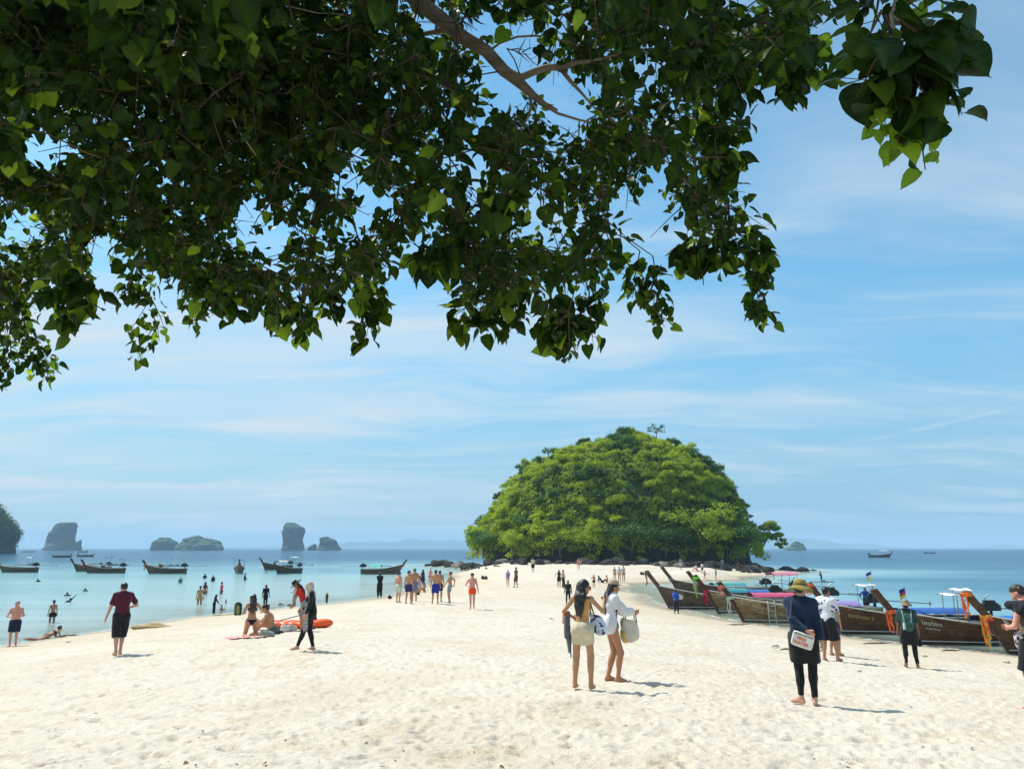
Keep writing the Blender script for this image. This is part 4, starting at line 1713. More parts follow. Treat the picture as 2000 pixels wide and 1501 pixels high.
    def hand(s, b, i, res, curl=0.5, palm=None):
        w = s.wri[i]
        d = unit(s.wri[i] - s.elb[i])
        sd = -1 if i == 0 else 1
        inward = -s.B[:, 0] * sd if palm is None else V3(*palm)
        n = unit(inward - d * (inward @ d))
        side = np.cross(d, n) * sd             # towards the thumb
        if side @ s.B[:, 1] < 0 and palm is None:
            side = -side
        f = 0.92 if s.fem else 1.0
        fat = max(0.0088, min(res * 0.62, 0.012))
        kn = [w + d * 0.088 * f + side * o * f for o in (0.031, 0.011, -0.010, -0.029)]
        for k_ in kn:
            b.cone(w + d * 0.012, k_, 0.019, 0.0135, 0.012)
        ln = [0.070, 0.080, 0.074, 0.058]
        for k_, l in zip(kn, ln):
            a1 = curl * 0.7
            d1 = d * math.cos(a1) + n * math.sin(a1)
            p1 = k_ + d1 * l * 0.5 * f
            a2 = curl * 1.7
            d2 = d * math.cos(a2) + n * math.sin(a2)
            p2 = p1 + d2 * l * 0.5 * f
            b.cone(k_, p1, fat * 1.05, fat, 0.006)
            b.cone(p1, p2, fat, fat * 0.85, 0.004)
        tb = w + d * 0.030 + side * 0.024
        tm = tb + (d * 0.55 + side * 0.7 + n * 0.35) * 0.045
        tt = tm + (d * 0.85 + side * 0.15 + n * 0.55) * 0.036
        b.cone(w + d * 0.015 + side * 0.01, tm, 0.016, 0.0115, 0.01)
        b.cone(tm, tt, 0.0115, 0.0095, 0.006)

    def hp(s, x, y, z):
        """head point from head axes"""
        return s.headc + s.H @ V3(x, y, z)

    def head_shape(s, b, g=0.0):
        H = s.H
        f = 0.95 if s.fem else 1.0
        b.ell(s.hp(0, -0.012, 0.028), (0.076 * f + g, 0.096 * f + g, 0.088 + g), H, 0.03)
        b.ell(s.hp(0, 0.022, -0.035), (0.060 * f + g, 0.068 + g, 0.080 + g), H, 0.04)

    def face(s, b):
        f = 0.95 if s.fem else 1.0
        b.ell(s.hp(0, 0.058, -0.098), (0.022, 0.020, 0.018), s.H, 0.03)                     # chin
        b.cone(s.hp(0, 0.088, 0.010), s.hp(0, 0.112, -0.030), 0.0085, 0.0135, 0.012)         # nose
        b.cone(s.hp(-0.03, 0.078, 0.022), s.hp(0.03, 0.078, 0.022), 0.012, 0.012, 0.02)      # brow
        for sd in (-1, 1):
            b.ell(s.hp(sd * 0.03, 0.096, 0.002), (0.016, 0.014, 0.011), s.H, 0.014, None, True)   # eye hollow
            b.ell(s.hp(sd * 0.041, 0.062, -0.028), (0.022, 0.022, 0.020), s.H, 0.03)         # cheek
            b.ell(s.hp(sd * 0.077 * f, -0.008, -0.010), (0.010, 0.022, 0.032), s.H, 0.008)   # ear
        b.ell(s.hp(0, 0.088, -0.062), (0.022, 0.010, 0.0065), s.H, 0.006)
        b.ell(s.hp(0, 0.086, -0.073), (0.019, 0.010, 0.0065), s.H, 0.006)

    def body(s, res, curl=(0.5, 0.5), palms=(None, None), face=True):
        b = Blob()
        s.torso(b)
        b.cone(s.neck - s.B[:, 2] * 0.03, s.hp(0, -0.012, -0.045), 0.056 if not s.fem else 0.046, 0.050 if not s.fem else 0.042, 0.03)
        if not s.fem:
            for i in (0, 1):
                b.cone(s.neck + s.B[:, 2] * 0.02, s.sh[i] + s.B[:, 2] * 0.01 - (s.sh[i] - s.neck) * 0.25, 0.042, 0.032, 0.05)
        s.head_shape(b)
        for i in (0, 1):
            s.leg(b, i)
            s.foot(b, i)
            b.ell(s.sh[i], (0.055 if not s.fem else 0.045,) * 3, s.B, 0.03)
            s.arm(b, i)
            s.hand(b, i, res, curl[i], palms[i])
        if face:
            s.face(b)
        return b.mesh(res)


_DBG = []


def finish(name, V, F, mat, parent, scale, iters=1):
    if len(V) == 0:
        return None
    me = mesh_np(name, V * scale, F, mat, True)
    return link(name, me, parent)


def person(label, u, vf, vh, P, skin='tan', yaw=0.0, hair=('short', 'black'), wear=(), ground_z=None, base=None, group=None, extra=None, face=None, curl=(0.5, 0.5), palms=(None, None), res=None, height=None, water=False, sink=0.0):
    """place a posed figure: (u, vf) photo pixel of the feet, vh of the top of the head; yaw = heading of its gaze (0 = away from the viewer, 90 = to the left)"""
    if base is None:
        q = on_ground(u, vf, 0.0 if water else -9.0)
        if water:
            q[2] = ground(q[0], q[1])
    else:
        q = np.array(base, float)
    D = depth_of(q)
    tall = P.headc[2] + 0.118 + (P.H[2, 2] - 1) * 0.1
    if height is None:
        # how far above the base the top of the head must reach
        pxm = FPX / D
        if water:
            height = (vf - vh) / pxm - q[2]
        else:
            height = (vf - vh) / pxm
        sc = height / tall
    else:
        sc = height / 1.75
    _DBG.append((label[:40], round(sc * 1.75, 2), round(D, 1), round(float(q[2]), 2)))
    e = empty('person', (q[0], q[1], q[2] - sink), label, 'person', group)
    # yaw is measured against the line of sight so that the figure shows the side the photo shows
    view = math.atan2(-q[0], q[1])
    e.rotation_euler = (0, 0, view + math.radians(yaw))
    px_h = 1.75 * sc * FPX / D
    if res is None:
        res = 0.0115 if px_h > 110 else (0.0185 if px_h > 70 else (0.026 if px_h > 45 else 0.036))
    if face is None:
        face = px_h > 45
    Vb, Fb = P.body(res, curl, palms, face)
    b = finish('body', Vb, Fb, skin_mat(skin), e, sc)
    wear_all(P, e, sc, res, hair, wear, px_h)
    if px_h > 110:
        for sd in (-1, 1):
            p = P.hp(sd * 0.030, 0.0805, 0.002)
            mb = MB().lathe([(0.0, -0.0105), (0.006, -0.0085), (0.0105, 0.0), (0.006, 0.0085), (0.0, 0.0105)], 8)
            me = mb.mesh('eye', simple_mat('eye_dark', (0.05, 0.035, 0.03), 0.15, 0.5, 0.5, 80.0))
            me.transform(Matrix.Translation(p * sc) @ Matrix.Scale(sc, 4))
            link('eye', me, e)
    if extra:
        extra(P, e, sc, res)
    return e


def tmat(H, p, sc):
    M = Matrix(((H[0, 0], H[0, 1], H[0, 2], 0), (H[1, 0], H[1, 1], H[1, 2], 0), (H[2, 0], H[2, 1], H[2, 2], 0), (0, 0, 0, 1)))
    return Matrix.Translation(Vector(p * sc)) @ M @ Matrix.Scale(sc, 4)


def wear_all(P, e, sc, res, hair, wear, px_h):
    U = P.B[:, 2]
    # ---- hair
    kind, colr = hair if hair else (None, None)
    if kind:
        hm = hair_mat(colr, HAIRC[colr])
        b = Blob()
        H = P.H
        cap_n = unit(H @ V3(0, 0.80, -0.60))
        f = 0.95 if P.fem else 1.0
        side = [(P.hp(0, 0.048, 0.030), cap_n)]
        b.ell(P.hp(0, -0.016, 0.034), (0.083 * f, 0.101 * f, 0.093), H, 0.01, side)
        b.ell(P.hp(0, -0.050, -0.020), (0.066 * f, 0.060, 0.062), H, 0.02, [(P.hp(0, -0.02, -0.06), -H[:, 2]), (P.hp(0, -0.012, 0), H[:, 1])])
        if kind == 'bun':
            b.ell(P.hp(0, -0.11, 0.055), (0.045, 0.04, 0.045), H, 0.02)
        if kind == 'topbun':
            b.ell(P.hp(0, -0.045, 0.130), (0.045, 0.045, 0.04), H, 0.02)
        if kind in ('long', 'pony'):
            bk = -P.B[:, 1]
            w = 0.085 if kind == 'long' else 0.035
            p0 = P.hp(0, -0.062, 0.0) if kind == 'long' else P.hp(0, -0.10, 0.02)
            p1 = P.neck + bk * 0.105 - U * 0.02
            p2 = P.chest + bk * 0.128 + U * 0.02
            p3 = P.waist + bk * 0.118 + U * (0.06 if kind == 'long' else 0.14)
            fl = (P.B[:, 1], 0.5)
            sw = P.B[:, 0] * (-0.02)
            for o, l in ((-0.55, 0.0), (0.0, 0.05), (0.55, -0.03)):
                off = P.B[:, 0] * w * o
                b.cone(p0 + H[:, 0] * w * o * 0.9, p1 + off, w * 0.75, w * 0.62, 0.03, None, False, fl)
                b.cone(p1 + off, p2 + off * 0.9 + sw, w * 0.62, w * 0.50, 0.03, None, False, fl)
                b.cone(p2 + off * 0.9 + sw, p3 + off * 0.7 + sw * 1.5 + U * l, w * 0.50, w * 0.18, 0.03, None, False, fl)
        if kind == 'beardless':
            pass
        V, F = b.mesh(res, 0.009 if px_h > 60 else 0.0, 24.0)
        finish('hair', V, F, hm, e, sc)
    for it in wear:
        k, key, col = it[0], it[1], it[2]
        kw = it[3] if len(it) > 3 else {}
        m = cloth_mat(key, col, kw.get('pattern'), kw.get('col2', (0.8, 0.8, 0.8)), kw.get('pscale', 16.0))
        b = Blob()
        g = kw.get('g', 0.014)
        wob = kw.get('wob', 0.006) * 1.7
        R, Fd = P.B[:, 0], P.B[:, 1]
        clip = None
        name = k
        if k in ('shorts', 'trousers', 'leggings', 'swim_trunks', 'briefs', 'skirt'):
            top = P.pel + U * kw.get('rise', 0.075)
            P.torso(b, g, True, False)
            clip = [(top, U)]
            if k == 'shorts':
                for i in (0, 1):
                    P.leg(b, i, g + 0.012, kw.get('len', 0.92), 0, 0.03, True)
            elif k == 'swim_trunks':
                for i in (0, 1):
                    P.leg(b, i, g + 0.008, kw.get('len', 0.5), 0, 0.012, True)
            elif k == 'trousers':
                for i in (0, 1):
                    P.leg(b, i, g + 0.01, 1.0, kw.get('len', 0.9), 0.02, True)
            elif k == 'leggings':
                for i in (0, 1):
                    P.leg(b, i, 0.007, 1.0, kw.get('len', 0.96), 0, True)
                g = 0.007
            elif k == 'briefs':
                b = Blob()
                P.torso(b, 0.006, True, False)
                # a triangle: two planes rising from the crotch to the hips
                clip = [(P.pel + U * kw.get('rise', 0.03), U)]
                low = P.pel - U * 0.13
                for sd in (-1, 1):
                    clip.append((low + R * sd * 0.02, unit(R * sd * 0.74 - U * 0.67)))
                wob = 0
            elif k == 'skirt':
                L = kw.get('len', 0.4)
                mid = (P.hip[0] + P.hip[1]) / 2
                for i in (0, 1):
                    P.leg(b, i, g + 0.004, L, 0, 0.004, True)
                kn = (P.knee[0] + P.knee[1]) / 2
                b.cone(mid + R * 0.04, mid + R * 0.04 + (kn - mid) * L, 0.088, 0.075, 0.06, [(mid + (kn - mid) * L, unit(kn - mid))])
                b.cone(mid - R * 0.04, mid - R * 0.04 + (kn - mid) * L, 0.088, 0.075, 0.06, [(mid + (kn - mid) * L, unit(kn - mid))])
        elif k in ('shirt', 'vest', 'long_sleeved_top', 'bikini_top', 'swimsuit', 'crop_top'):
            P.torso(b, g, k == 'swimsuit', True)
            if kw.get('open'):
                b.ell(P.pel + U * 0.0, (0.165 + g, 0.135 + g, 0.20), P.B, 0.05)
                b.p = [q[:6] + ([(P.chest + Fd * kw['open'], Fd)],) + q[7:] for q in b.p]
            if k not in ('bikini_top', 'swimsuit', 'crop_top'):
                # hem over the hips
                b.ell(P.pel + U * 0.03, ((0.158 if not P.fem else 0.15) * P.w + g, 0.118 * P.w + g, 0.18), P.B, 0.05, [(P.chest + Fd * kw['open'], Fd)] if kw.get('open') else None)
                bot = P.pel - U * kw.get('hem', 0.03)
                clip = [(bot, -U)]
            if k == 'shirt':
                for i in (0, 1):
                    b.ell(P.sh[i], (0.052 + g * 0.6,) * 3, P.B, 0.03)
                    b.cone(P.neck + U * 0.0, P.sh[i], 0.045 + g * 0.5, 0.045 + g * 0.4, 0.05)
                    P.arm(b, i, g * 0.5 + 0.002, kw.get('sleeve', 0.72), 0, 0.016, True)
            if k == 'long_sleeved_top':
                for i in (0, 1):
                    b.cone(P.neck + U * 0.0, P.sh[i], 0.045 + g * 0.5, 0.045 + g * 0.4, 0.05)
                    b.ell(P.sh[i], (0.048 + g,) * 3, P.B, 0.03)
                    P.arm(b, i, g, 1.0, kw.get('sleeve', 0.93), kw.get('flare', 0.0), True)
            if k == 'bikini_top':
                clip = [(P.chest + U * 0.045, U), (P.chest - U * 0.045, -U)]
            if k == 'crop_top':
                clip = [(P.chest + U * kw.get('hi', 0.11), U), (P.chest - U * kw.get('lo', 0.10), -U)]
            if k == 'swimsuit':
                low = P.pel - U * 0.13
                clip = [(P.chest + U * 0.10, U)]
                for sd in (-1, 1):
                    clip.append((low + R * sd * 0.02, unit(R * sd * 0.74 - U * 0.67)))
            if k == 'shirt' or k == 'long_sleeved_top':
                col_r = 0.062 if not P.fem else 0.052
                b.cone(P.neck - U * 0.03, P.neck + U * kw.get('collar', 0.012), col_r, col_r, 0.03, [(P.neck + U * kw.get('collar', 0.012), U)])
        elif k in ('dress', 'robe'):
            P.torso(b, g, True, True)
            ft = (P.ank[0] + P.ank[1]) / 2
            hipm = (P.hip[0] + P.hip[1]) / 2
            end = hipm + (ft - hipm) * kw.get('len', 0.95)
            for sd in (-1, 1):
                b.cone(hipm + R * 0.06 * sd, end + R * 0.09 * sd, 0.115, 0.12, 0.08, [(end, -V3(0, 0, 1))])
            if kw.get('sleeve', 0) > 0:
                for i in (0, 1):
                    b.ell(P.sh[i], (0.055 + g,) * 3, P.B, 0.03)
                    P.arm(b, i, g + 0.006, 1.0 if kw['sleeve'] > 0.5 else 0.7, kw['sleeve'] if kw['sleeve'] > 0.5 else 0, 0.01, True)
        elif k == 'headscarf':
            H = P.H
            b.ell(P.hp(0, -0.014, 0.030), (0.094, 0.114, 0.106), H, 0.03)
            b.ell(P.hp(0, -0.02, -0.05), (0.088, 0.088, 0.10), H, 0.05)
            b.cone(P.hp(0, 0.0, -0.09), P.neck - U * 0.05, 0.085, 0.125, 0.05)
            b.ell(P.chest + U * 0.12 + Fd * 0.03, (0.14, 0.11, 0.10), P.B, 0.05)
            b.ell(P.hp(0, 0.105, -0.015), (0.056, 0.055, 0.078), H, 0.02, None, True)
        elif k == 'wetsuit':
            P.torso(b, 0.007)
            b.cone(P.neck - U * 0.03, P.neck + U * 0.03, 0.058, 0.056, 0.03, [(P.neck + U * 0.03, U)])
            for i in (0, 1):
                P.leg(b, i, 0.007, 1.0, kw.get('len', 0.96), 0, True)
                b.ell(P.sh[i], (0.062 if not P.fem else 0.052,) * 3, P.B, 0.03)
                P.arm(b, i, 0.007, 1.0, kw.get('sleeve', 0.95), 0, True)
            name = 'wetsuit'
            wob = 0.002
        elif k in ('bucket_hat', 'sun_hat', 'cap', 'knit_hat'):
            mb = MB()
            if k == 'cap':
                mb.lathe([(0.0, 0.108), (0.05, 0.103), (0.085, 0.075), (0.097, 0.03), (0.098, 0.018)], 20, sy=1.12)
                # the peak
                rowp = []
                for j in range(9):
                    a = math.radians(-62 + 15.5 * j)
                    rowp.append([(0.095 * math.sin(a), 0.107 * math.cos(a), 0.028), (0.105 * math.sin(a), (0.115 + 0.075 * math.cos(a * 1.25)) * math.cos(a) + 0.01, 0.014)])
                mb.grid(rowp)
                mb.grid([[(p[0], p[1], p[2] - 0.006) for p in r_] for r_ in rowp])
            else:
                br = kw.get('brim', 0.165)
                dr = kw.get('droop', 0.045)
                wav = kw.get('wave', 0.014)
                prof = [(0.0, 0.118), (0.055, 0.114), (0.082, 0.098), (0.093, 0.06), (0.099, 0.022), (0.102, 0.018), ((0.102 + br) / 2, 0.018 - dr * 0.4), (br, 0.018 - dr), (br - 0.001, 0.012 - dr), (0.100, 0.010)]
                mb.lathe(prof, 28, sy=1.10, fn=lambda p, a, r: Vector((p.x, p.y, p.z + (wav * math.sin(3 * a + 0.6) * max(0, r - 0.102) / 0.06 if r > 0.102 else 0))))
            me = mb.mesh(k, m)
            me.transform(tmat(P.H, P.hp(0, -0.012, 0.028 + kw.get('lift', 0.0)), sc * 1.0))
            link(k, me, e)
            if kw.get('band'):
                mb = MB().lathe([(0.1025, 0.022), (0.1005, 0.046)], 28, sy=1.10)
                me = mb.mesh('hat_band', cloth_mat(key + '_band', kw['band']))
                me.transform(tmat(P.H, P.hp(0, -0.012, 0.028 + kw.get('lift', 0.0)), sc))
                link('hat_band', me, e)
            continue
        elif k == 'sunglasses':
            mb = MB()
            for sd in (-1, 1):
                mb.box((sd * 0.032, 0.098, 0.004), (0.05, 0.008, 0.036))
                mb.tube([(sd * 0.056, 0.092, 0.008), (sd * 0.079, 0.0, 0.006)], 0.0035, 5)
            mb.tube([(-0.01, 0.10, 0.008), (0.01, 0.10, 0.008)], 0.0035, 5)
            me = mb.mesh(k, m)
            me.transform(tmat(P.H, P.headc + P.H @ V3(0, 0, kw.get('up', 0.0)) + P.H @ V3(0, kw.get('fw', 0.0), 0), sc))
            link(k, me, e)
            continue
        V, F = b.mesh(res * 1.12, wob if px_h > 40 else 0.0, 11.0, len(e.children), clip)
        finish(name, V, F, m, e, sc)

# ------------------------------------------------------------------ long-tailed boats
def wood_mat(key, dark, light, worn=(0.45, 0.36, 0.24), wear=0.3, rough=0.55):
    nm = 'wood_' + key
    if nm in _MC:
        return _MC[nm]
    m, t, b = new_mat(nm)
    tcn = t.n('ShaderNodeTexCoord')
    o = tcn.outputs['Object']
    grain = t.noise(t.scalevec(o, (0.9, 8, 14)), 1.0, 6.0, 0.65)
    c = t.ramp(grain, [(0.3, dark), (0.7, light)])
    w = t.maprange(t.noise(t.scalevec(o, (0.9, 2, 3.0)), 1.0, 5.0, 0.7), 0.62 - wear * 0.3, 0.75 - wear * 0.2, smooth=True)
    c = t.mix(t.math('MULTIPLY', w, 0.75), c, worn)
    st = t.maprange(t.noise(t.scalevec(o, (3.2, 3, 0.8)), 1.0, 4.0, 0.6), 0.52, 0.7, smooth=True)
    c = t.mix(t.math('MULTIPLY', st, 0.55), c, tuple(x * 0.45 for x in dark))
    t.set(b, 'Base Color', c)
    b.inputs['Roughness'].default_value = rough
    b.inputs['Specular IOR Level'].default_value = 0.3
    bn = t.n('ShaderNodeBump')
    bn.inputs['Strength'].default_value = 0.4
    bn.inputs['Distance'].default_value = 0.01
    t.set(bn, 'Height', grain)
    t.set(b, 'Normal', bn.outputs[0])
    _MC[nm] = m
    return m


WOODS = {
    'tan': lambda: wood_mat('tan', (0.11, 0.058, 0.022), (0.33, 0.205, 0.085), (0.56, 0.45, 0.26), 0.6),
    'brown': lambda: wood_mat('brown', (0.045, 0.020, 0.009), (0.145, 0.066, 0.027), (0.30, 0.17, 0.085), 0.35),
    'grey': lambda: wood_mat('grey', (0.060, 0.038, 0.024), (0.165, 0.108, 0.068), (0.34, 0.26, 0.18), 0.4),
    'deep': lambda: wood_mat('deep', (0.045, 0.032, 0.020), (0.13, 0.095, 0.055), (0.26, 0.21, 0.14), 0.3),
}
m_black = simple_mat('engine_black', (0.02, 0.02, 0.022), 0.5, 0.4, 0.4, 9.0)
m_steel = simple_mat('worn_steel', (0.30, 0.30, 0.31), 0.4, 0.5, 0.25, 12.0, metal=0.7)
m_white = simple_mat('white_paint', (0.74, 0.74, 0.71), 0.5, 0.35, 0.1, 5.0)
m_rope = simple_mat('rope', (0.34, 0.28, 0.19), 0.9, 0.1, 0.3, 40.0)


class Hull:
    def __init__(s, L=7.6, W=1.55, bow_h=1.35, mid_h=0.52, ph=2.2):
        s.L, s.W, s.bow_h, s.mid_h, s.ph = L, W, bow_h, mid_h, ph

    def sheer(s, q):
        q = np.asarray(q, float)
        return s.mid_h + 0.12 * np.clip(0.35 - q, 0, 1) ** 1.2 + (s.bow_h - s.mid_h) * np.clip((q - 0.42) / 0.58, 0, 1) ** 1.9

    def beam(s, q):
        return s.W / 2 * np.interp(q, [0, 0.08, 0.25, 0.45, 0.65, 0.82, 0.93, 1.0], [0.50, 0.62, 0.88, 1.0, 0.93, 0.62, 0.31, 0.055])

    def pt(s, q, t, side, off=0.0):
        """q: stern 0 .. bow 1; t: keel 0 .. gunwale 1"""
        zk = -0.34
        zg = float(s.sheer(q))
        z = zk + (zg - zk) * t
        fl = float(np.interp(q, [0, 0.6, 0.9, 1.0], [0.42, 0.45, 0.75, 0.95]))
        y = float(s.beam(q)) * (t ** fl if t > 0 else 0.0)
        # the stem rakes forward with height
        rk = float(np.clip((q - 0.55) / 0.45, 0, 1) ** 1.6)
        x = -s.L * (1 - q) + rk * s.stem_x(z)
        y += off
        return (x, side * y, z)

    def stem_x(s, z):
        return 0.83 * (max(z + 0.34, 0) / (s.bow_h + 0.34)) ** 1.05 * s.bow_h / 1.35 - 0.10

    def stations(s, n):
        return np.concatenate([np.linspace(0, 0.7, n - n // 2, endpoint=False), np.linspace(0.7, 1.0, n // 2 + 1)])


def long_boat(label, bow, ang, wood='brown', size=1.0, ph=2.2, near=True, canopy=None, ribbons=(), text=None, engine=True, ladder=None, roofs=(), flags=(), rails=(0.58, 0.56, 0.50), group='wooden long tailed boats', cargo=(), shaft_pitch=4.0, bow_h=1.35, L=7.6, disc=False, mid_h=0.76):
    e = empty('long_tail_boat', (bow[0], bow[1], 0.0), label, 'boat', group, ang)
    e.scale = (size,) * 3
    h = Hull(L, 1.6, bow_h, mid_h, ph)
    wm = WOODS[wood]()
    qs = h.stations(16 if near else 10)
    ts = (0.0, 0.12, 0.3, 0.5, 0.7, 0.86, 1.0)
    # shell: outside, inside, and transom
    mb = MB()
    ring = [[h.pt(q, t, -1) for t in reversed(ts)] + [h.pt(q, t, 1) for t in ts[1:]] for q in qs]
    mb.grid(ring)
    inn = [[h.pt(q, t, -1, -0.035) if t > 0.12 else (h.pt(q, t, 0)[0], 0, h.pt(q, t, 0)[2] + 0.04) for t in reversed(ts)] + [h.pt(q, t, 1, -0.035) for t in ts[1:]] for q in qs[:-1]]
    mb.grid(inn)
    n = len(ring[0])
    mb.add(ring[0], [tuple(range(n))])
    hull = mb.build('hull', wm, e)
    if near:
        edges = (0.30, 0.50, 0.68, 0.85, 0.985)
        for sd in (-1, 1):
            for j in range(4):
                mb = MB()
                t0, t1 = edges[j], edges[j + 1]
                P = [[h.pt(q, t0 + 0.004, sd, 0.001), h.pt(q, t0, sd, 0.026), h.pt(q, t1, sd, 0.008)] for q in qs]
                mb.grid(P)
                mb.build('plank', wm, hull)
    # gunwales and the white line above the water
    rm = simple_mat('rail_%d' % int(rails[0] * 100), rails, 0.55, 0.3, 0.15, 6.0)
    for sd in (-1, 1):
        MB().tube([Vector(h.pt(q, 1.0, sd, 0.012)) + Vector((0, 0, 0.015)) for q in qs], 0.038, 6, flat=0.8).build('gunwale', rm, e)
        zz = []
        for q in qs:
            zg = float(h.sheer(q))
            t = (0.07 + 0.34 + 0.05 * q) / (zg + 0.34)
            zz.append(h.pt(q, t, sd, 0.034))
        MB().tube(zz, 0.022, 5).build('rubbing_strip', m_white if disc is not None else rm, e)
    # stem and prow post, one heavy timber
    zt = ph
    prof = [(h.stem_x(-0.34), -0.34), (h.stem_x(0.2), 0.2), (h.stem_x(0.8), 0.8), (h.stem_x(bow_h), bow_h), (h.stem_x(bow_h) + 0.36 * (zt - bow_h) / 0.8, bow_h + (zt - bow_h) * 0.55), (h.stem_x(bow_h) + 0.62 * (zt - bow_h) / 0.8, zt)]
    wd = [0.05, 0.055, 0.065, 0.08, 0.10, 0.125]
    dp = [0.07, 0.08, 0.10, 0.12, 0.125, 0.135]
    mb = MB()
    P = []
    for i, (x, z) in enumerate(prof):
        a = prof[max(i - 1, 0)]
        c = prof[min(i + 1, len(prof) - 1)]
        tx, tz = c[0] - a[0], c[1] - a[1]
        l = math.hypot(tx, tz)
        nx, nz = tz / l, -tx / l
        if i == len(prof) - 1:
            nx, nz = 0.93, -0.25
        x += 0.03
        P.append([(x + nx * dp[i], -wd[i], z + nz * dp[i]), (x + nx * dp[i], wd[i], z + nz * dp[i]), (x - nx * dp[i], wd[i], z - nz * dp[i]), (x - nx * dp[i], -wd[i], z - nz * dp[i])])
    mb.grid(P, close=True)
    mb.add(P[0], [(3, 2, 1, 0)])
    mb.add(P[-1], [(0, 1, 2, 3)])
    post = mb.build('prow_post', WOODS['brown']() if wood != 'grey' else WOODS['grey'](), e)
    # deck
    mb = MB()
    mb.grid([[h.pt(q, 0.50, -1, -0.04), h.pt(q, 0.50, 1, -0.04)] for q in qs[:-3]])
    mb.build('deck', WOODS['grey'](), e)
    mb = MB()
    fq = [q for q in qs if q > 0.80]
    mb.grid([[Vector(h.pt(q, 0.93, -1, -0.02)), Vector(h.pt(q, 0.93, 1, -0.02))] for q in fq])
    mb.build('fore_deck', WOODS['grey'](), e)
    if near:
        for q in (0.30, 0.44, 0.58, 0.70):
            a, c = h.pt(q, 0.86, -1, -0.03), h.pt(q, 0.86, 1, -0.03)
            MB().box(((a[0] + c[0]) / 2, 0, a[2]), (0.26, abs(a[1]) * 2, 0.035)).build('bench', wm, e, bevel=0)
    # engine on its pivot, with the long propeller shaft
    if engine:
        ex, ez = -h.L + 0.25, float(h.sheer(0.03)) + 0.12
        mb = MB()
        mb.box((ex, 0, ez + 0.30), (0.62, 0.36, 0.36)).box((ex + 0.05, 0, ez + 0.54), (0.5, 0.24, 0.14)).box((ex - 0.36, 0, ez + 0.26), (0.16, 0.26, 0.28))
        for k in range(4):
            mb.tube([(ex - 0.18 + 0.12 * k, 0.10, ez + 0.5), (ex - 0.18 + 0.12 * k, 0.22, ez + 0.48)], 0.035, 6)
        mb.tube([(ex + 0.36, -0.17, ez + 0.28), (ex + 0.36, 0.17, ez + 0.28)], 0.19, 10)
        mb.tube([(ex, 0, ez - 0.15), (ex, 0, ez + 0.2)], 0.07, 8)
        eng = mb.build('engine', m_black, e)
        MB().tube([(ex + 0.1, -0.16, ez + 0.5), (ex + 0.1, -0.2, ez + 0.72), (ex - 0.1, -0.2, ez + 0.86)], 0.035, 6).build('exhaust_pipe', m_steel, eng)
        MB().tube([(ex + 0.3, 0, ez + 0.42), (ex + 1.0, 0.06, ez + 0.60), (ex + 1.5, 0.08, ez + 0.62)], 0.022, 6).build('tiller', m_steel, eng)
        sp = math.radians(shaft_pitch)
        x2, z2 = ex - 0.42, ez + 0.24
        ln = 2.7
        end = (x2 - ln * math.cos(sp), 0, z2 - ln * math.sin(sp))
        MB().tube([(x2, 0, z2), end], 0.035, 6).build('propeller_shaft', m_steel, e)
        mb = MB()
        for k in range(3):
            a = k * 2.094
            c_, s_ = math.cos(a), math.sin(a)
            mb.box((end[0], c_ * 0.07, end[2] + s_ * 0.07), (0.02, 0.09 + abs(c_) * 0.05, 0.09 + abs(s_) * 0.05))
        mb.build('propeller', m_steel, e)
    # awning over the benches
    if canopy:
        for cn in canopy:
            x0, x1, z, col, key = cn[:5]
            z += 0.0 if near else 0.22
            wdt = cn[5] if len(cn) > 5 else h.W * 0.92
            sag = cn[6] if len(cn) > 6 else 0.03
            nx, ny = 14, 9
            P = []
            for i in range(nx + 1):
                f = i / nx
                x = -h.L * (1 - (x0 + (x1 - x0) * f))
                row = []
                for j in range(ny + 1):
                    g = j / ny * 2 - 1
                    zz = z + 0.14 * (1 - g * g) - sag * abs(math.sin(f * math.pi * 4)) * (1 - 0.5 * abs(g))
                    if abs(g) > 0.99:
                        zz -= 0.10 + 0.025 * math.sin(f * 30)
                    row.append((x, g * wdt / 2, zz + 0.012 * math.sin(i * 2.7 + j * 1.3)))
                P.append(row)
            mb = MB()
            mb.grid(P)
            mb.grid([[(p[0], p[1], p[2] - 0.006) for p in r_] for r_ in P])
            mb.build('awning', cloth_mat('awning_' + key, col), e)
            npole = 4 if near else 3
            for i in range(npole):
                q = x0 + (x1 - x0) * (0.03 + 0.94 * i / (npole - 1))
                for sd in (-1, 1):
                    b0 = h.pt(q, 0.97, sd, -0.03)
                    MB().tube([b0, (b0[0], sd * wdt * 0.47, z + 0.01)], 0.017, 5).build('awning_pole', m_steel, e)
    for (q, z, lx, ly, col, key) in roofs:
        x = -h.L * (1 - q)
        P = [[(x + lx * (a / 4 - 0.5), ly * (b_ / 4 - 0.5), z + 0.03 * math.sin(a * 2.1 + b_) + 0.06 * (1 - (b_ / 2 - 1) ** 2)) for b_ in range(5)] for a in range(5)]
        mb = MB().grid(P)
        mb.grid([[(p[0], p[1], p[2] - 0.02) for p in r_] for r_ in P])
        rf = mb.build('sun_roof', cloth_mat('roof_' + key, col), e)
        for a in (-0.42, 0.42):
            MB().tube([(x + lx * a, 0.0, 0.35), (x + lx * a, 0.0, z)], 0.02, 5).build('roof_pole', m_steel, e)
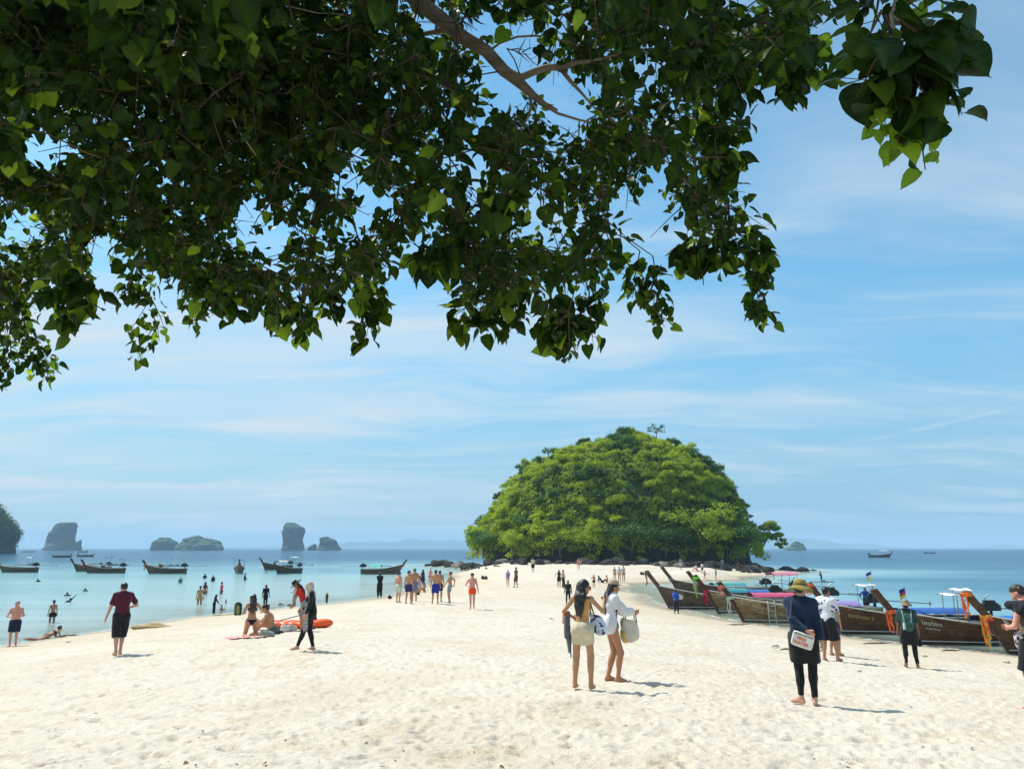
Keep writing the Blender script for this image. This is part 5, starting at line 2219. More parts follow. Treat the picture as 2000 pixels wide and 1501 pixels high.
    for (q, z, cols) in flags:
        x = -h.L * (1 - q)
        MB().tube([(x, 0.3, 0.4), (x, 0.3, z)], 0.014, 5).build('flag_pole', m_steel, e)
        dz = 0.46 / len(cols)
        for k, cl in enumerate(cols):
            P = [[(x - 0.30 * a / 5 * -1, 0.3 + 0.05 * math.sin(a * 1.3 + k), z - dz * (k + b_) - 0.16 * a / 5) for b_ in (0, 1)] for a in range(6)]
            MB().grid(P).build('flag', cloth_mat('flag_%02d%02d%02d' % tuple(int(99 * c) for c in cl), cl), e)
    # cloth tied round the prow
    for rb in ribbons:
        zt_, drop, col, key = rb[:4]
        nstr = rb[4] if len(rb) > 4 else 3
        top = rb[5] if len(rb) > 5 else False
        xs = np.interp(zt_, [p[1] for p in prof], [p[0] for p in prof]) + 0.03
        m = cloth_mat('ribbon_' + key, col)
        rg = random.Random(key)
        # the wound band
        mb = MB()
        for k in range(3):
            zz = zt_ - 0.05 + 0.05 * k
            xx = np.interp(zz, [p[1] for p in prof], [p[0] for p in prof]) + 0.03
            loop = [(xx + 0.17 * math.cos(a) + 0.02, 0.145 * math.sin(a), zz + 0.06 * math.cos(a) * -0.4) for a in np.linspace(0, 2 * math.pi, 13)]
            mb.tube(loop, 0.028, 6, caps=False)
        for sd in (-1, 1):
            mb.tube([(xs + 0.1, sd * 0.14, zt_), (xs + 0.12, sd * 0.22, zt_ + 0.06), (xs + 0.12, sd * 0.2, zt_ - 0.04)], [0.03, 0.05, 0.03], 6)
        rbn = mb.build('ribbon', m, e)
        for k in range(int(nstr * 1.7 + 0.5)):
            sd = (-1, 1, -0.4, 0.5, -0.75, 0.8, 0.1)[k % 7]
            wdt = rg.uniform(0.045, 0.085)
            dr = drop * rg.uniform(0.5, 1.0)
            P = []
            for i in range(9):
                f = i / 8
                xx = xs + 0.16 - 0.10 * f + 0.045 * math.sin(f * 8 + k * 1.7) + 0.05 * (k % 3) - 0.03
                yy = sd * 0.17 + 0.05 * math.sin(f * 6 + k * 2)
                P.append([(xx - wdt / 2, yy, zt_ - dr * f), (xx, yy + 0.035 * math.sin(f * 8), zt_ - dr * f), (xx + wdt / 2, yy + 0.01, zt_ - dr * f - 0.02)])
            MB().grid(P).build('ribbon_tail', m, rbn)
    # a short rope ladder / swim ladder over the side
    if ladder is not None:
        q, sd = ladder
        a = Vector(h.pt(q, 1.0, sd, 0.06))
        mb = MB()
        for dx in (-0.19, 0.19):
            mb.tube([a + Vector((dx, -sd * 0.12, 0.10)), a + Vector((dx, sd * 0.03, 0.10)), a + Vector((dx, sd * 0.05, -0.5)), a + Vector((dx, sd * 0.10, -1.05))], 0.024, 6)
        for k in range(4):
            z = -0.12 - 0.26 * k
            mb.tube([a + Vector((-0.19, sd * 0.05, z)), a + Vector((0.19, sd * 0.05, z))], 0.02, 6)
        mb.build('ladder', rm, e)
    if text:
        for (s_, q0, t0, hgt, col, sd) in text:
            fc = bpy.data.curves.new('lettering', 'FONT')
            fc.body = s_
            fc.size = hgt
            fc.align_x = 'LEFT'
            fc.resolution_u = 3
            tmp = bpy.data.objects.new('lettering', fc)
            me = bpy.data.meshes.new_from_object(tmp)
            bpy.data.objects.remove(tmp)
            bm = bmesh.new()
            bm.from_mesh(me)
            for v in bm.verts:
                # letters run along the planking; text x goes aft on the port side seen from the beach
                q = q0 - (v.co.x / h.L)
                zg = float(h.sheer(q))
                t = t0 + v.co.y / (zg + 0.34)
                p = h.pt(q, min(max(t, 0.05), 1.0), sd, 0.044)
                v.co = p
            bm.to_mesh(me)
            bm.free()
            me.materials.clear()
            me.materials.append(simple_mat('lettering_%d' % int(col[2] * 100), col, 0.5, 0.3, 0.1, 8.0))
            link('lettering', me, e)
    if disc:
        q, t = 0.90, 0.72
        c = Vector(h.pt(q, t, 1, 0.04))
        vs = [c] + [Vector(h.pt(q + 0.034 * math.cos(a), t + 0.13 * math.sin(a), 1, 0.04)) for a in np.linspace(0, 2 * math.pi, 20, endpoint=False)]
        MB().add(vs, [(0, 1 + k, 1 + (k + 1) % 20) for k in range(20)]).build('white_patch', m_white, e, smooth=False)
    for (q, y, z, sz, col, key) in cargo:
        b = Blob()
        b.ell((0, 0, 0), (sz, sz * 0.8, sz * 0.7), None, 0.05)
        b.ell((sz * 0.5, 0.05, sz * 0.3), (sz * 0.6, sz * 0.5, sz * 0.6), None, 0.06)
        V, F = b.mesh(0.035, 0.02, 6.0)
        link('life_jacket', mesh_np('life_jacket', V, F, cloth_mat('cargo_' + key, col)), e, (-h.L * (1 - q), y, z))
    return e


# moored along the right shore, bows to the beach. Heading: bow towards -x, so +y local (port side) faces the viewer
PI = math.pi


def bow_at(u, v):
    return on_plane(u, v, 0.0)


PINK, TEAL, BLUE, PURP = (0.50, 0.07, 0.15), (0.02, 0.22, 0.24), (0.02, 0.12, 0.36), (0.27, 0.20, 0.45)
RB = 'wooden long tailed boats moored along the right shore'
long_boat('nearest the island of the moored boats, wooden prow behind the boat with the white disc', bow_at(1332, 1166), PI + 0.10, 'grey', 1.0, 2.50, True,
          canopy=[(0.30, 0.66, 1.05, (0.05, 0.30, 0.30), 'sea_green')], ribbons=[(1.5, 0.3, (0.25, 0.33, 0.30), 'sage', 1)], group=RB, bow_h=1.45)
long_boat('weathered brown boat with a white disc on the bow and a teal and blue awning', bow_at(1311, 1188), PI + 0.08, 'grey', 1.0, 2.50, True,
          canopy=[(0.32, 0.56, 1.18, TEAL, 'teal', 1.5), (0.12, 0.33, 1.10, BLUE, 'blue', 1.5)], ribbons=[(2.35, 1.1, (0.16, 0.13, 0.10), 'brown_rope', 1)], group=RB, bow_h=1.5, disc=True)
long_boat('wooden boat with pink and white garland on its prow and a high pink roof', bow_at(1381, 1173), PI + 0.12, 'brown', 1.0, 2.25, True,
          canopy=[(0.05, 0.32, 2.05, (0.55, 0.20, 0.27), 'faded_pink', 1.5, 0.06)], ribbons=[(1.25, 0.7, (0.68, 0.10, 0.26), 'magenta', 3), (1.42, 0.45, (0.75, 0.70, 0.70), 'white_garland', 2)], group=RB)
long_boat('wooden boat with bright green cloth round its prow, red tassels and a pink awning', bow_at(1406, 1196), PI + 0.05, 'tan', 1.0, 2.32, True,
          canopy=[(0.38, 0.74, 1.10, PINK, 'pink', 1.5)], ribbons=[(2.15, 1.35, (0.22, 0.72, 0.06), 'lime', 2), (1.32, 0.95, (0.55, 0.02, 0.06), 'crimson', 3)], group=RB, bow_h=1.38)
long_boat('tan weathered boat with a wooden ladder over its side and pale ribbons on the prow', bow_at(1456, 1214), PI + 0.02, 'tan', 1.0, 2.15, True,
          canopy=[(0.46, 0.66, 0.98, (0.55, 0.54, 0.50), 'grey_white', 1.5), (0.18, 0.42, 1.0, PURP, 'purple', 1.5)], ribbons=[(1.30, 1.35, (0.55, 0.62, 0.55), 'pale_green', 2), (1.9, 0.75, (0.72, 0.20, 0.16), 'salmon', 2)],
          ladder=(0.80, 1), group=RB, cargo=[(0.60, 0.3, 0.62, 0.16, (0.75, 0.10, 0.03), 'orange')], roofs=[(0.10, 1.95, 1.0, 1.1, (0.62, 0.58, 0.66), 'lilac_white')], flags=[(0.06, 2.75, [(0.04, 0.05, 0.25), (0.75, 0.75, 0.75), (0.75, 0.65, 0.2)])])
long_boat('dark brown boat with gold lettering on the bow and orange cloth on the prow', bow_at(1648, 1236), PI + 0.03, 'brown', 1.0, 2.35, True,
          canopy=[(0.24, 0.66, 1.05, (0.02, 0.10, 0.36), 'navy_blue', 1.5)], ribbons=[(2.25, 0.5, (0.85, 0.20, 0.05), 'orange_cloth', 3)],
          text=[('ศิลปบุตร 2', 0.93, 0.70, 0.22, (0.62, 0.44, 0.13), 1)], group=RB, bow_h=1.38, flags=[(0.60, 2.15, [(0.03, 0.04, 0.2), (0.45, 0.05, 0.10), (0.75, 0.60, 0.05)])])
long_boat('dark brown boat with white lettering and orange tassel, behind the person with a backpack', bow_at(1782, 1256), PI + 0.0, 'brown', 1.0, 2.25, True,
          canopy=[(0.40, 0.62, 1.02, (0.02, 0.12, 0.40), 'royal', 1.4)], ribbons=[(1.32, 1.0, (0.80, 0.16, 0.05), 'orange_tassel', 3)],
          text=[('ไชยวิชิต', 0.91, 0.76, 0.21, (0.60, 0.70, 0.62), 1), ('หาดทราย', 0.90, 0.63, 0.13, (0.60, 0.70, 0.62), 1)], ladder=(0.60, 1), group=RB, bow_h=1.36,
          roofs=[(0.76, 2.02, 0.75, 0.9, (0.72, 0.70, 0.74), 'white_a'), (0.70, 2.22, 0.70, 0.8, (0.78, 0.76, 0.78), 'white_b')], cargo=[(0.66, 0.35, 0.68, 0.17, (0.78, 0.14, 0.04), 'orange2')])
long_boat('nearest moored boat at the right edge with orange and yellow garlands hanging from its prow', bow_at(1976, 1275), PI - 0.02, 'brown', 1.0, 2.32, True,
          canopy=[(0.55, 0.92, 1.28, (0.03, 0.24, 0.62), 'bright_blue', 1.5)], ribbons=[(2.22, 0.95, (0.88, 0.22, 0.04), 'bright_orange', 3), (1.36, 1.25, (0.90, 0.42, 0.05), 'marigold', 4), (1.28, 0.6, (0.75, 0.08, 0.04), 'red_orange', 2)], group=RB, bow_h=1.40)

# anchored off the left shore
LB = 'wooden long tailed boats anchored off the left shore'
FAR = dict(near=False, group=LB, size=1.1, L=5.2, mid_h=0.74, shaft_pitch=1.0)
long_boat('boat at the far left, its bow cut by the edge of the view', bow_at(6, 1117.5), PI, 'deep', ph=1.5, canopy=[(0.10, 0.62, 0.98, (0.10, 0.14, 0.16), 'dark_tarp')], ribbons=[], bow_h=1.1, roofs=[(0.25, 2.2, 0.9, 0.9, (0.70, 0.70, 0.68), 'white_stern')], **FAR)
long_boat('dark boat partly hidden behind the one with red cloth on its prow', bow_at(151, 1115.5), PI, 'deep', ph=2.0, canopy=[(0.30, 0.60, 1.0, (0.10, 0.12, 0.14), 'dark_tarp2')], **FAR)
long_boat('dark green boat with red cloth on its prow overlapping a second boat', bow_at(173, 1119), PI + 0.05, 'deep', ph=2.0, canopy=[(0.25, 0.62, 1.0, (0.10, 0.15, 0.17), 'dark_tarp3')], ribbons=[(1.3, 0.8, (0.6, 0.05, 0.03), 'red_far', 2)], roofs=[(0.48, 2.3, 1.0, 0.8, (0.05, 0.07, 0.12), 'dark_roof3'), (0.12, 2.0, 0.5, 0.6, (0.10, 0.12, 0.14), 'dark_roof4')], cargo=[(0.62, 0.0, 1.1, 0.30, (0.05, 0.09, 0.16), 'gear3')], **FAR)
long_boat('boat with orange and red garland on its bow, in the middle of the anchored row', bow_at(293, 1120), PI, 'deep', ph=1.95, canopy=[(0.25, 0.60, 0.95, (0.05, 0.10, 0.16), 'dark_tarp4')], ribbons=[(1.3, 1.0, (0.65, 0.12, 0.03), 'orange_far', 3)], roofs=[(0.50, 2.2, 0.5, 0.6, (0.30, 0.32, 0.34), 'pale_roof4'), (0.15, 2.4, 0.6, 0.5, (0.20, 0.25, 0.26), 'grey_roof4')], cargo=[(0.72, 0.0, 1.2, 0.34, (0.25, 0.20, 0.08), 'gear4')], **FAR)
p_ = bow_at(466, 1120)
long_boat('boat seen bow on with a dark roof, alone between the garland boat and the pair', p_, -1.25, 'deep', ph=2.1, canopy=[(0.40, 0.70, 1.6, (0.04, 0.06, 0.08), 'black_tarp')], ribbons=[(1.35, 0.7, (0.55, 0.15, 0.08), 'rust_far', 2)], **FAR)
long_boat('pale boat half hidden behind the boat seen from its bow', bow_at(519, 1113), PI + 0.9, 'grey', ph=2.1, canopy=[(0.25, 0.6, 1.2, (0.6, 0.6, 0.58), 'pale_tarp')], **FAR)
long_boat('green hulled boat seen bow on with gear heaped on its deck and a white sunshade', bow_at(543, 1120.5), -1.95, 'deep', ph=1.7, canopy=[], roofs=[(0.35, 2.3, 1.2, 1.2, (0.72, 0.72, 0.70), 'white_far')], cargo=[(0.6, 0.0, 0.9, 0.42, (0.05, 0.05, 0.045), 'gear')], **FAR)
long_boat('boat with a mint green awning and its bow to the right, nearest the standing group', bow_at(776, 1121), 0.0, 'grey', ph=2.05, canopy=[(0.22, 0.56, 1.0, (0.10, 0.50, 0.33), 'mint')], ribbons=[(1.35, 0.5, (0.6, 0.10, 0.12), 'rose_far', 1)], roofs=[(0.70, 1.15, 1.4, 1.0, (0.03, 0.05, 0.07), 'navy_far')], **FAR)
FB = dict(near=False, group='small boats far out at sea')
long_boat('small dark boat far out, between the headland and the first rock tower', bow_at(104, 1088), PI, 'deep', 1.05, 1.3, canopy=[(0.3, 0.7, 1.0, (0.08, 0.09, 0.10), 'dark_tarp5')], bow_h=1.0, **FB)
long_boat('tiny boat under way below the first rock tower, nearest the horizon', bow_at(152, 1078), PI, 'deep', 1.3, 1.2, canopy=[(0.3, 0.7, 1.0, (0.08, 0.09, 0.10), 'dark_tarp6')], bow_h=0.9, **FB)
long_boat('small dark boat with a mast just beyond the anchored row', bow_at(181, 1086.5), 0.0, 'deep', 1.0, 1.5, canopy=[(0.2, 0.6, 1.0, (0.05, 0.06, 0.07), 'dark_tarp7')], bow_h=1.0, **FB)
long_boat('boat crossing the open water right of the island with a pale roof', bow_at(1737, 1087.5), 0.0, 'deep', 1.25, 2.3, canopy=[(0.5, 0.9, 2.1, (0.55, 0.55, 0.53), 'pale_roof', 1.2)], **FB)
long_boat('speck of a boat with a white bow wave on the right horizon', bow_at(1826, 1080), -0.6, 'deep', 1.0, 1.3, canopy=[], bow_h=1.0, **FB)

# ------------------------------------------------------------------ everyone on the beach
BLK, NAVY, DKG = (0.012, 0.012, 0.014), (0.008, 0.016, 0.055), (0.03, 0.032, 0.036)
WHITE, GREY = (0.72, 0.71, 0.68), (0.22, 0.23, 0.25)


def held(name, label, cat, e, group=None):
    """a thing carried by a figure: top level, sharing the figure's frame"""
    o = empty(name, e.location, label, cat, group, e.rotation_euler[2])
    return o


def bag_blob(pts, res, wob=0.006, k=0.04):
    b = Blob()
    for c, r in pts:
        b.ell(c, r, None, k)
    return b.mesh(res, wob, 12.0)


# --- the person in navy nearest on the right
def extra_navy(P, e, sc, res):
    o = held('shoulder_bag', 'flat white shoulder bag with orange lettering hanging behind the person in navy', 'bag', e)
    M = Matrix.Translation(Vector((0.015, -0.215, 0.905)) * sc) @ Matrix.Rotation(math.radians(17), 4, 'Y') @ Matrix.Scale(sc, 4)
    mb = MB()
    w, h, d = 0.150, 0.105, 0.024
    P_ = []
    for y, g in ((-d, 0.012), (-d * 0.7, 0.0), (d * 0.7, 0.0), (d, 0.012)):
        ring = []
        for k in range(24):
            a = 2 * math.pi * k / 24
            c, s_ = math.cos(a), math.sin(a)
            x = (w - g) * math.copysign(abs(c) ** 0.28, c)
            z = (h - g) * math.copysign(abs(s_) ** 0.28, s_)
            ring.append((x, y + 0.006 * math.sin(x * 30), z))
        P_.append(ring)
    mb.grid(P_, close=True)
    mb.add(P_[0], [tuple(range(24))])
    mb.add(P_[-1], [tuple(range(23, -1, -1))])
    me = mb.mesh('body', cloth_mat('bag_white', (0.74, 0.71, 0.64)))
    me.transform(M)
    link('body', me, o)
    mb = MB().tube([(-w * 0.9, -d - 0.004, h * 0.70), (w * 0.9, -d - 0.004, h * 0.66)], 0.006, 5)
    me = mb.mesh('zip', cloth_mat('zip_black', BLK))
    me.transform(M)
    link('zip', me, o)
    for txt, z, s_ in (('FREE', -0.005, 0.062), ('WATER', -0.068, 0.062)):
        fc = bpy.data.curves.new('lettering', 'FONT')
        fc.body = txt
        fc.size = s_
        fc.extrude = 0.0008
        fc.offset = 0.0016
        fc.resolution_u = 3
        fc.align_x = 'CENTER'
        tmp = bpy.data.objects.new('t', fc)
        me = bpy.data.meshes.new_from_object(tmp)
        bpy.data.objects.remove(tmp)
        me.transform(M @ Matrix.Translation((-0.01, -d - 0.0055, z)) @ Matrix.Rotation(math.radians(90), 4, 'X'))
        me.materials.clear()
        me.materials.append(simple_mat('orange_print', (0.70, 0.13, 0.05), 0.7, 0.2, 0.1, 30.0))
        link('lettering', me, o)
    mb = MB()
    path = [(-0.13, -0.205, 0.99), (-0.135, -0.19, 1.12), (-0.125, -0.17, 1.28), (-0.115, -0.125, 1.40), (-0.11, -0.05, 1.475), (-0.10, 0.04, 1.465), (-0.04, 0.14, 1.33), (0.10, 0.17, 1.10), (0.19, 0.03, 0.98), (0.155, -0.17, 0.93)]
    mb.tube([Vector(q) * sc for q in path], 0.011 * sc, 6, flat=0.6)
    mb.build('strap', cloth_mat('strap_grey', (0.06, 0.075, 0.08)), o)


person('person in navy long sleeved top and olive bucket hat, one hand behind the back', 1578, 1374, 1141,
       Person(lean=(0, 1), lf=(-0.085, 0.01, 0.075), rf=(0.10, -0.03, 0.075), lh=(0.085, -0.20, 1.035), le=(-1, -0.35, 0.0), rh=(0.265, -0.075, 0.815), re=(0.5, -1, 0), head=(-22, 6), toes=(62, -4), weight=1.04),
       'fair', -6, ('short', 'black'),
       [('long_sleeved_top', 'navy_top', (0.010, 0.026, 0.062), {'hem': 0.05, 'g': 0.018}), ('leggings', 'black_tights', (0.011, 0.012, 0.012), {'len': 0.93}),
        ('shorts', 'black_shorts', (0.014, 0.015, 0.015), {'len': 0.80, 'rise': 0.05, 'g': 0.02}), ('bucket_hat', 'olive_hat', (0.30, 0.24, 0.055), {'band': (0.12, 0.10, 0.03), 'brim': 0.178, 'droop': 0.06})],
       curl=(1.0, 0.8), palms=((0, -1, 0), None), extra=extra_navy)


# --- the two women in the middle
def extra_w1(P, e, sc, res):
    o = held('tote_bag', 'blue and white patterned tote at the side of the woman in the beige skirt', 'bag', e)
    b = Blob()
    b.ell((0.22, 0.16, 1.00), (0.13, 0.05, 0.15), frame(V3(0, 1, 0), V3(-0.55, 0, 1)), 0.04)
    b.cone((0.10, 0.15, 1.16), (0.26, 0.16, 0.93), 0.045, 0.115, 0.05, None, False, (V3(0.3, 1, 0) / 1.044, 0.45))
    V, F = b.mesh(0.012, 0.008, 14.0)
    finish('body', V, F, cloth_mat('tote_blue', (0.62, 0.70, 0.78), 'blotch', (0.03, 0.05, 0.22), 11.0), o, sc)
    MB().tube([Vector(q) * sc for q in [(0.09, 0.15, 1.14), (0.12, 0.10, 1.30), (0.125, 0.03, 1.45), (0.13, -0.04, 1.44), (0.17, 0.06, 1.2), (0.20, 0.13, 1.08)]], 0.011 * sc, 6).build('strap', cloth_mat('strap_dark', (0.03, 0.03, 0.05)), o)
    o = held('sweater', 'grey sweater draped long over the left arm of the woman in the beige skirt', 'sweater', e)
    b = Blob()
    fl = (V3(1, 0.3, 0) / 1.044, 0.6)
    b.cone((-0.27, 0.09, 1.16), (-0.275, 0.06, 0.86), 0.06, 0.065, 0.04, None, False, fl)
    b.cone((-0.275, 0.06, 0.86), (-0.245, 0.02, 0.58), 0.065, 0.045, 0.04, None, False, fl)
    b.cone((-0.25, 0.10, 0.90), (-0.225, 0.05, 0.47), 0.045, 0.022, 0.02, None, False, fl)
    b.cone((-0.30, 0.00, 1.10), (-0.29, -0.02, 0.80), 0.045, 0.04, 0.03, None, False, fl)
    V, F = b.mesh(0.012, 0.010, 12.0)
    finish('cloth', V, F, cloth_mat('sweater_grey', (0.155, 0.16, 0.175)), o, sc)
    b = Blob()
    b.cone((-0.33, 0.07, 1.16), (-0.345, 0.03, 1.02), 0.035, 0.02, 0.02)
    b.cone((-0.31, 0.05, 1.17), (-0.32, 0.03, 1.07), 0.04, 0.03, 0.02)
    V, F = b.mesh(0.012, 0.008, 16.0)
    finish('cuff', V, F, cloth_mat('cuff_red', (0.66, 0.12, 0.05)), o, sc)
    o = held('phone', 'phone held up in the hand of the woman in the beige skirt', 'phone', e)
    MB().box((0, 0, 0), (0.012, 0.07, 0.14)).build('case', simple_mat('phone_case', (0.45, 0.33, 0.33), 0.3), o)
    for c in o.children:
        c.location = tuple(Vector((0.335, 0.36, 1.42)) * sc)


person('woman with long dark hair in a beige mini skirt, seen from behind, raising one hand', 1140, 1344, 1138,
       Person(fem=True, weight=0.93, lean=(0, 1), lf=(-0.155, 0.02, 0.075), rf=(0.125, 0.0, 0.075), lk=(-0.2, 1, 0), rh=(0.30, 0.29, 1.36), re=(0.75, 0.1, -1), lh=(-0.245, 0.24, 1.10), le=(-1, -0.5, -0.6), head=(-62, 12), toes=(4, 2)),
       'gold', -16, ('long', 'black'),
       [('skirt', 'beige_skirt', (0.60, 0.53, 0.37), {'len': 0.50, 'rise': 0.10, 'g': 0.016}), ('crop_top', 'mustard_top', (0.58, 0.32, 0.10), {'hi': 0.15, 'lo': 0.13, 'g': 0.007, 'wob': 0.003}),
        ('sunglasses', 'glasses_black', (0.01, 0.01, 0.01), {'fw': 0.004})], curl=(0.9, 1.0), extra=extra_w1)


def extra_w2(P, e, sc, res):
    o = held('tote_bag', 'large cream and yellow tote carried in front by the woman in the open white shirt', 'bag', e)
    b = Blob()
    b.ell((-0.06, 0.35, 0.84), (0.085, 0.165, 0.20), None, 0.05)
    b.ell((-0.06, 0.29, 0.76), (0.08, 0.10, 0.10), None, 0.05)
    b.ell((-0.06, 0.41, 0.75), (0.08, 0.10, 0.09), None, 0.05)
    b.cone((-0.06, 0.26, 0.99), (-0.06, 0.42, 1.02), 0.075, 0.065, 0.08)
    V, F = b.mesh(0.012, 0.012, 9.0, 3, [((0, 0, 1.075), (0, 0.1, 0.995))])
    finish('body', V, F, cloth_mat('tote_cream', (0.62, 0.58, 0.48)), o, sc)
    b = Blob()
    b.ell((-0.07, 0.265, 0.80), (0.086, 0.10, 0.17), None, 0.04)
    V, F = b.mesh(0.012, 0.010, 9.0, 4, [((0, 0, 0.93), (0, 0.4, 0.9))])
    finish('panel', V, F, cloth_mat('tote_yellow', (0.62, 0.47, 0.13)), o, sc)
    for x in (-0.12, 0.0):
        MB().tube([Vector((x, q[0], q[1])) * sc for q in [(0.26, 1.05), (0.265, 1.14), (0.33, 1.20), (0.42, 1.19), (0.45, 1.10), (0.46, 0.99)]], 0.010 * sc, 6).build('handle', cloth_mat('strap_brown', (0.13, 0.10, 0.08)), o)


person('woman in an open white shirt and straw coloured cap, facing right with a big tote', 1197, 1330, 1139,
       Person(fem=True, pelvis=(0, 0, 0.935), lean=(0, 3), lf=(-0.08, -0.07, 0.075), rf=(0.09, 0.07, 0.075), rk=(0.1, 1, 0), lh=(-0.20, 0.33, 1.14), rh=(0.06, 0.42, 1.18), le=(-0.7, -0.8, -0.4), re=(0.6, -0.4, -1), head=(6, 4), toes=(6, 16)),
       'tan', -76, ('long', 'black'),
       [('swimsuit', 'navy_suit', (0.010, 0.012, 0.04), {'g': 0.008, 'wob': 0}), ('long_sleeved_top', 'white_shirt', (0.70, 0.71, 0.74), {'hem': 0.13, 'g': 0.030, 'open': 0.055, 'sleeve': 0.8, 'flare': 0.02, 'wob': 0.012}),
        ('cap', 'straw_cap', (0.52, 0.41, 0.26), {'pattern': 'stripe', 'col2': (0.34, 0.26, 0.17), 'pscale': 14.0, 'lift': 0.006})], curl=(1.1, 1.1), extra=extra_w2)

# --- walking man, left
person('man in a maroon t-shirt and black three quarter trousers walking away with bare feet', 230, 1278, 1142,
       Person(lean=(0, 4), lf=(-0.06, -0.13, 0.085), rf=(0.05, 0.10, 0.075), lh=(-0.37, -0.01, 0.80), le=(-0.6, -1, 0), rh=(0.17, 0.27, 1.10), re=(1, -0.7, -0.3), head=(8, 16), toes=(14, 4)), 'fair', 4, ('short', 'black'),
       [('shirt', 'maroon_tee', (0.085, 0.010, 0.026), {'hem': 0.06, 'sleeve': 0.80, 'g': 0.02}), ('trousers', 'black_three_quarter', (0.012, 0.012, 0.016), {'len': 0.16, 'rise': 0.06, 'g': 0.018})])


def extra_scarf(P, e, sc, res):
    o = empty('scarf', e.location, 'white printed cloth hanging in front of the woman with the pale headscarf', 'scarf', None, e.rotation_euler[2])
    rows_ = []
    for i in range(15):
        f = i / 14
        rows_.append([Vector((-0.19 + 0.012 * math.sin(f * 7 + j) - 0.01 * j, 0.06 + 0.030 * j + 0.12 * f - 0.10 * f * f, 1.26 - 0.70 * f - 0.02 * j)) * sc for j in range(5)])
    mb = MB().grid(rows_)
    mb.grid([[p + Vector((0.012, 0, 0)) for p in r_] for r_ in rows_])
    mb.build('cloth', cloth_mat('scarf_print', (0.62, 0.58, 0.52), 'stripe', (0.05, 0.05, 0.06), 9.0), o)


person('woman in a full black swimsuit with a pale headscarf striding to the left', 604, 1270, 1141,
       Person(fem=True, lean=(0, 3), lf=(-0.07, 0.33, 0.085), rf=(0.07, -0.10, 0.08), lh=(-0.24, 0.16, 0.92), rh=(0.2, 0.22, 1.02), head=(0, 24), weight=1.08), 'fair', 96, None,
       [('wetsuit', 'burkini', (0.012, 0.012, 0.014)), ('shirt', 'burkini_tunic', (0.013, 0.013, 0.016), {'hem': 0.20, 'sleeve': 0.9, 'g': 0.016}), ('headscarf', 'scarf_beige', (0.52, 0.45, 0.36))], extra=extra_scarf)

# --- the couple on the towel and their neighbours
person('woman in a black bikini kneeling on a pink towel with her long brown hair down', 489, 1245, 1163,
       Person(fem=True, pelvis=(0, 0, 0.50), lean=(2, 6), lf=(-0.13, -0.36, 0.05), rf=(0.13, -0.36, 0.05), lk=(-0.2, 1, -0.6), rk=(0.2, 1, -0.6), lh=(-0.18, 0.32, 0.72), rh=(0.34, 0.30, 0.72), head=(-30, 8), lfd=(0, -1, -0.15), rfd=(0, -1, -0.15)), 'gold', 8, ('long', 'brown'),
       [('bikini_top', 'bikini_black', BLK, {'g': 0.006, 'wob': 0}), ('briefs', 'briefs_black', BLK)], res=0.014)
person('bare backed person sitting with knees drawn up beside the woman kneeling on the towel', 534, 1238, 1183,
       Person(pelvis=(0, 0, 0.13), lean=(0, 24), lf=(-0.10, 0.52, 0.07), rf=(0.12, 0.55, 0.07), lk=(0, 0.4, 1), rk=(0, 0.4, 1), lh=(-0.16, 0.46, 0.42), rh=(0.16, 0.50, 0.38), head=(0, 4)), 'tan', 74, ('bun', 'brown'),
       [('swim_trunks', 'olive_trunks', (0.10, 0.11, 0.09)), ('cap', 'dark_visor', (0.02, 0.02, 0.03))], res=0.014)
person('person in a red top and wide black hat bending over the orange kayak', 592, 1233, 1138,
       Person(fem=True, lean=(0, 26), lf=(-0.1, 0.05, 0.075), rf=(0.1, -0.1, 0.075), lh=(-0.2, 0.42, 0.78), rh=(0.2, 0.40, 0.80), head=(0, 22)), 'tan', 88, ('long', 'black'),
       [('shirt', 'red_top', (0.55, 0.02, 0.02), {'hem': 0.04}), ('shorts', 'grey_shorts', (0.25, 0.26, 0.28)), ('sun_hat', 'black_hat', (0.012, 0.012, 0.014), {'brim': 0.19, 'droop': 0.03})])
person('person in grey trousers standing with folded arms behind the orange kayak', 575, 1184, 1143,
       Person(lh=(0.05, 0.20, 1.15), rh=(-0.05, 0.22, 1.12)), 'tan', 70, ('short', 'black'), [('shirt', 'pale_grey_tee', (0.50, 0.48, 0.46)), ('trousers', 'grey_trousers', (0.24, 0.26, 0.28))])
person('small child in an orange sun hat and maroon top at the edge of the water', 638, 1178, 1157,
       Person(weight=1.15), 'tan', 150, None, [('shirt', 'maroon_child', (0.16, 0.025, 0.03)), ('trousers', 'dark_child', (0.05, 0.05, 0.07)), ('bucket_hat', 'orange_hat', (0.75, 0.30, 0.08))])
person('woman in a long black robe with a headscarf standing beside a child at the water', 417, 1199, 1162,
       Person(fem=True, lean=(0, 8), lh=(-0.15, 0.36, 0.95), rh=(0.15, 0.34, 0.95), head=(0, 20)), 'tan', -80, None, [('dress', 'black_robe', BLK, {'sleeve': 0.9}), ('headscarf', 'black_scarf', BLK)])
person('child in dark clothes standing opposite the woman in the black robe', 440, 1191, 1170,
       Person(lh=(-0.15, 0.3, 1.0)), 'tan', 95, ('short', 'black'), [('shirt', 'dark_child_tee', (0.03, 0.03, 0.06)), ('trousers', 'purple_child', (0.10, 0.05, 0.10))])
person('small child sitting on a mat between the black robed woman and the green backpack', 431, 1196, 1183,
       Person(pelvis=(0, 0, 0.13), lean=(0, 6), lf=(-0.14, 0.6, 0.07), rf=(0.14, 0.6, 0.07), lk=(0, .3, 1), rk=(0, .3, 1)), 'tan', -60, ('short', 'black'), [('shirt', 'mauve_tee', (0.30, 0.20, 0.26)), ('shorts', 'dark_shorts_c', DKG)], height=1.0)

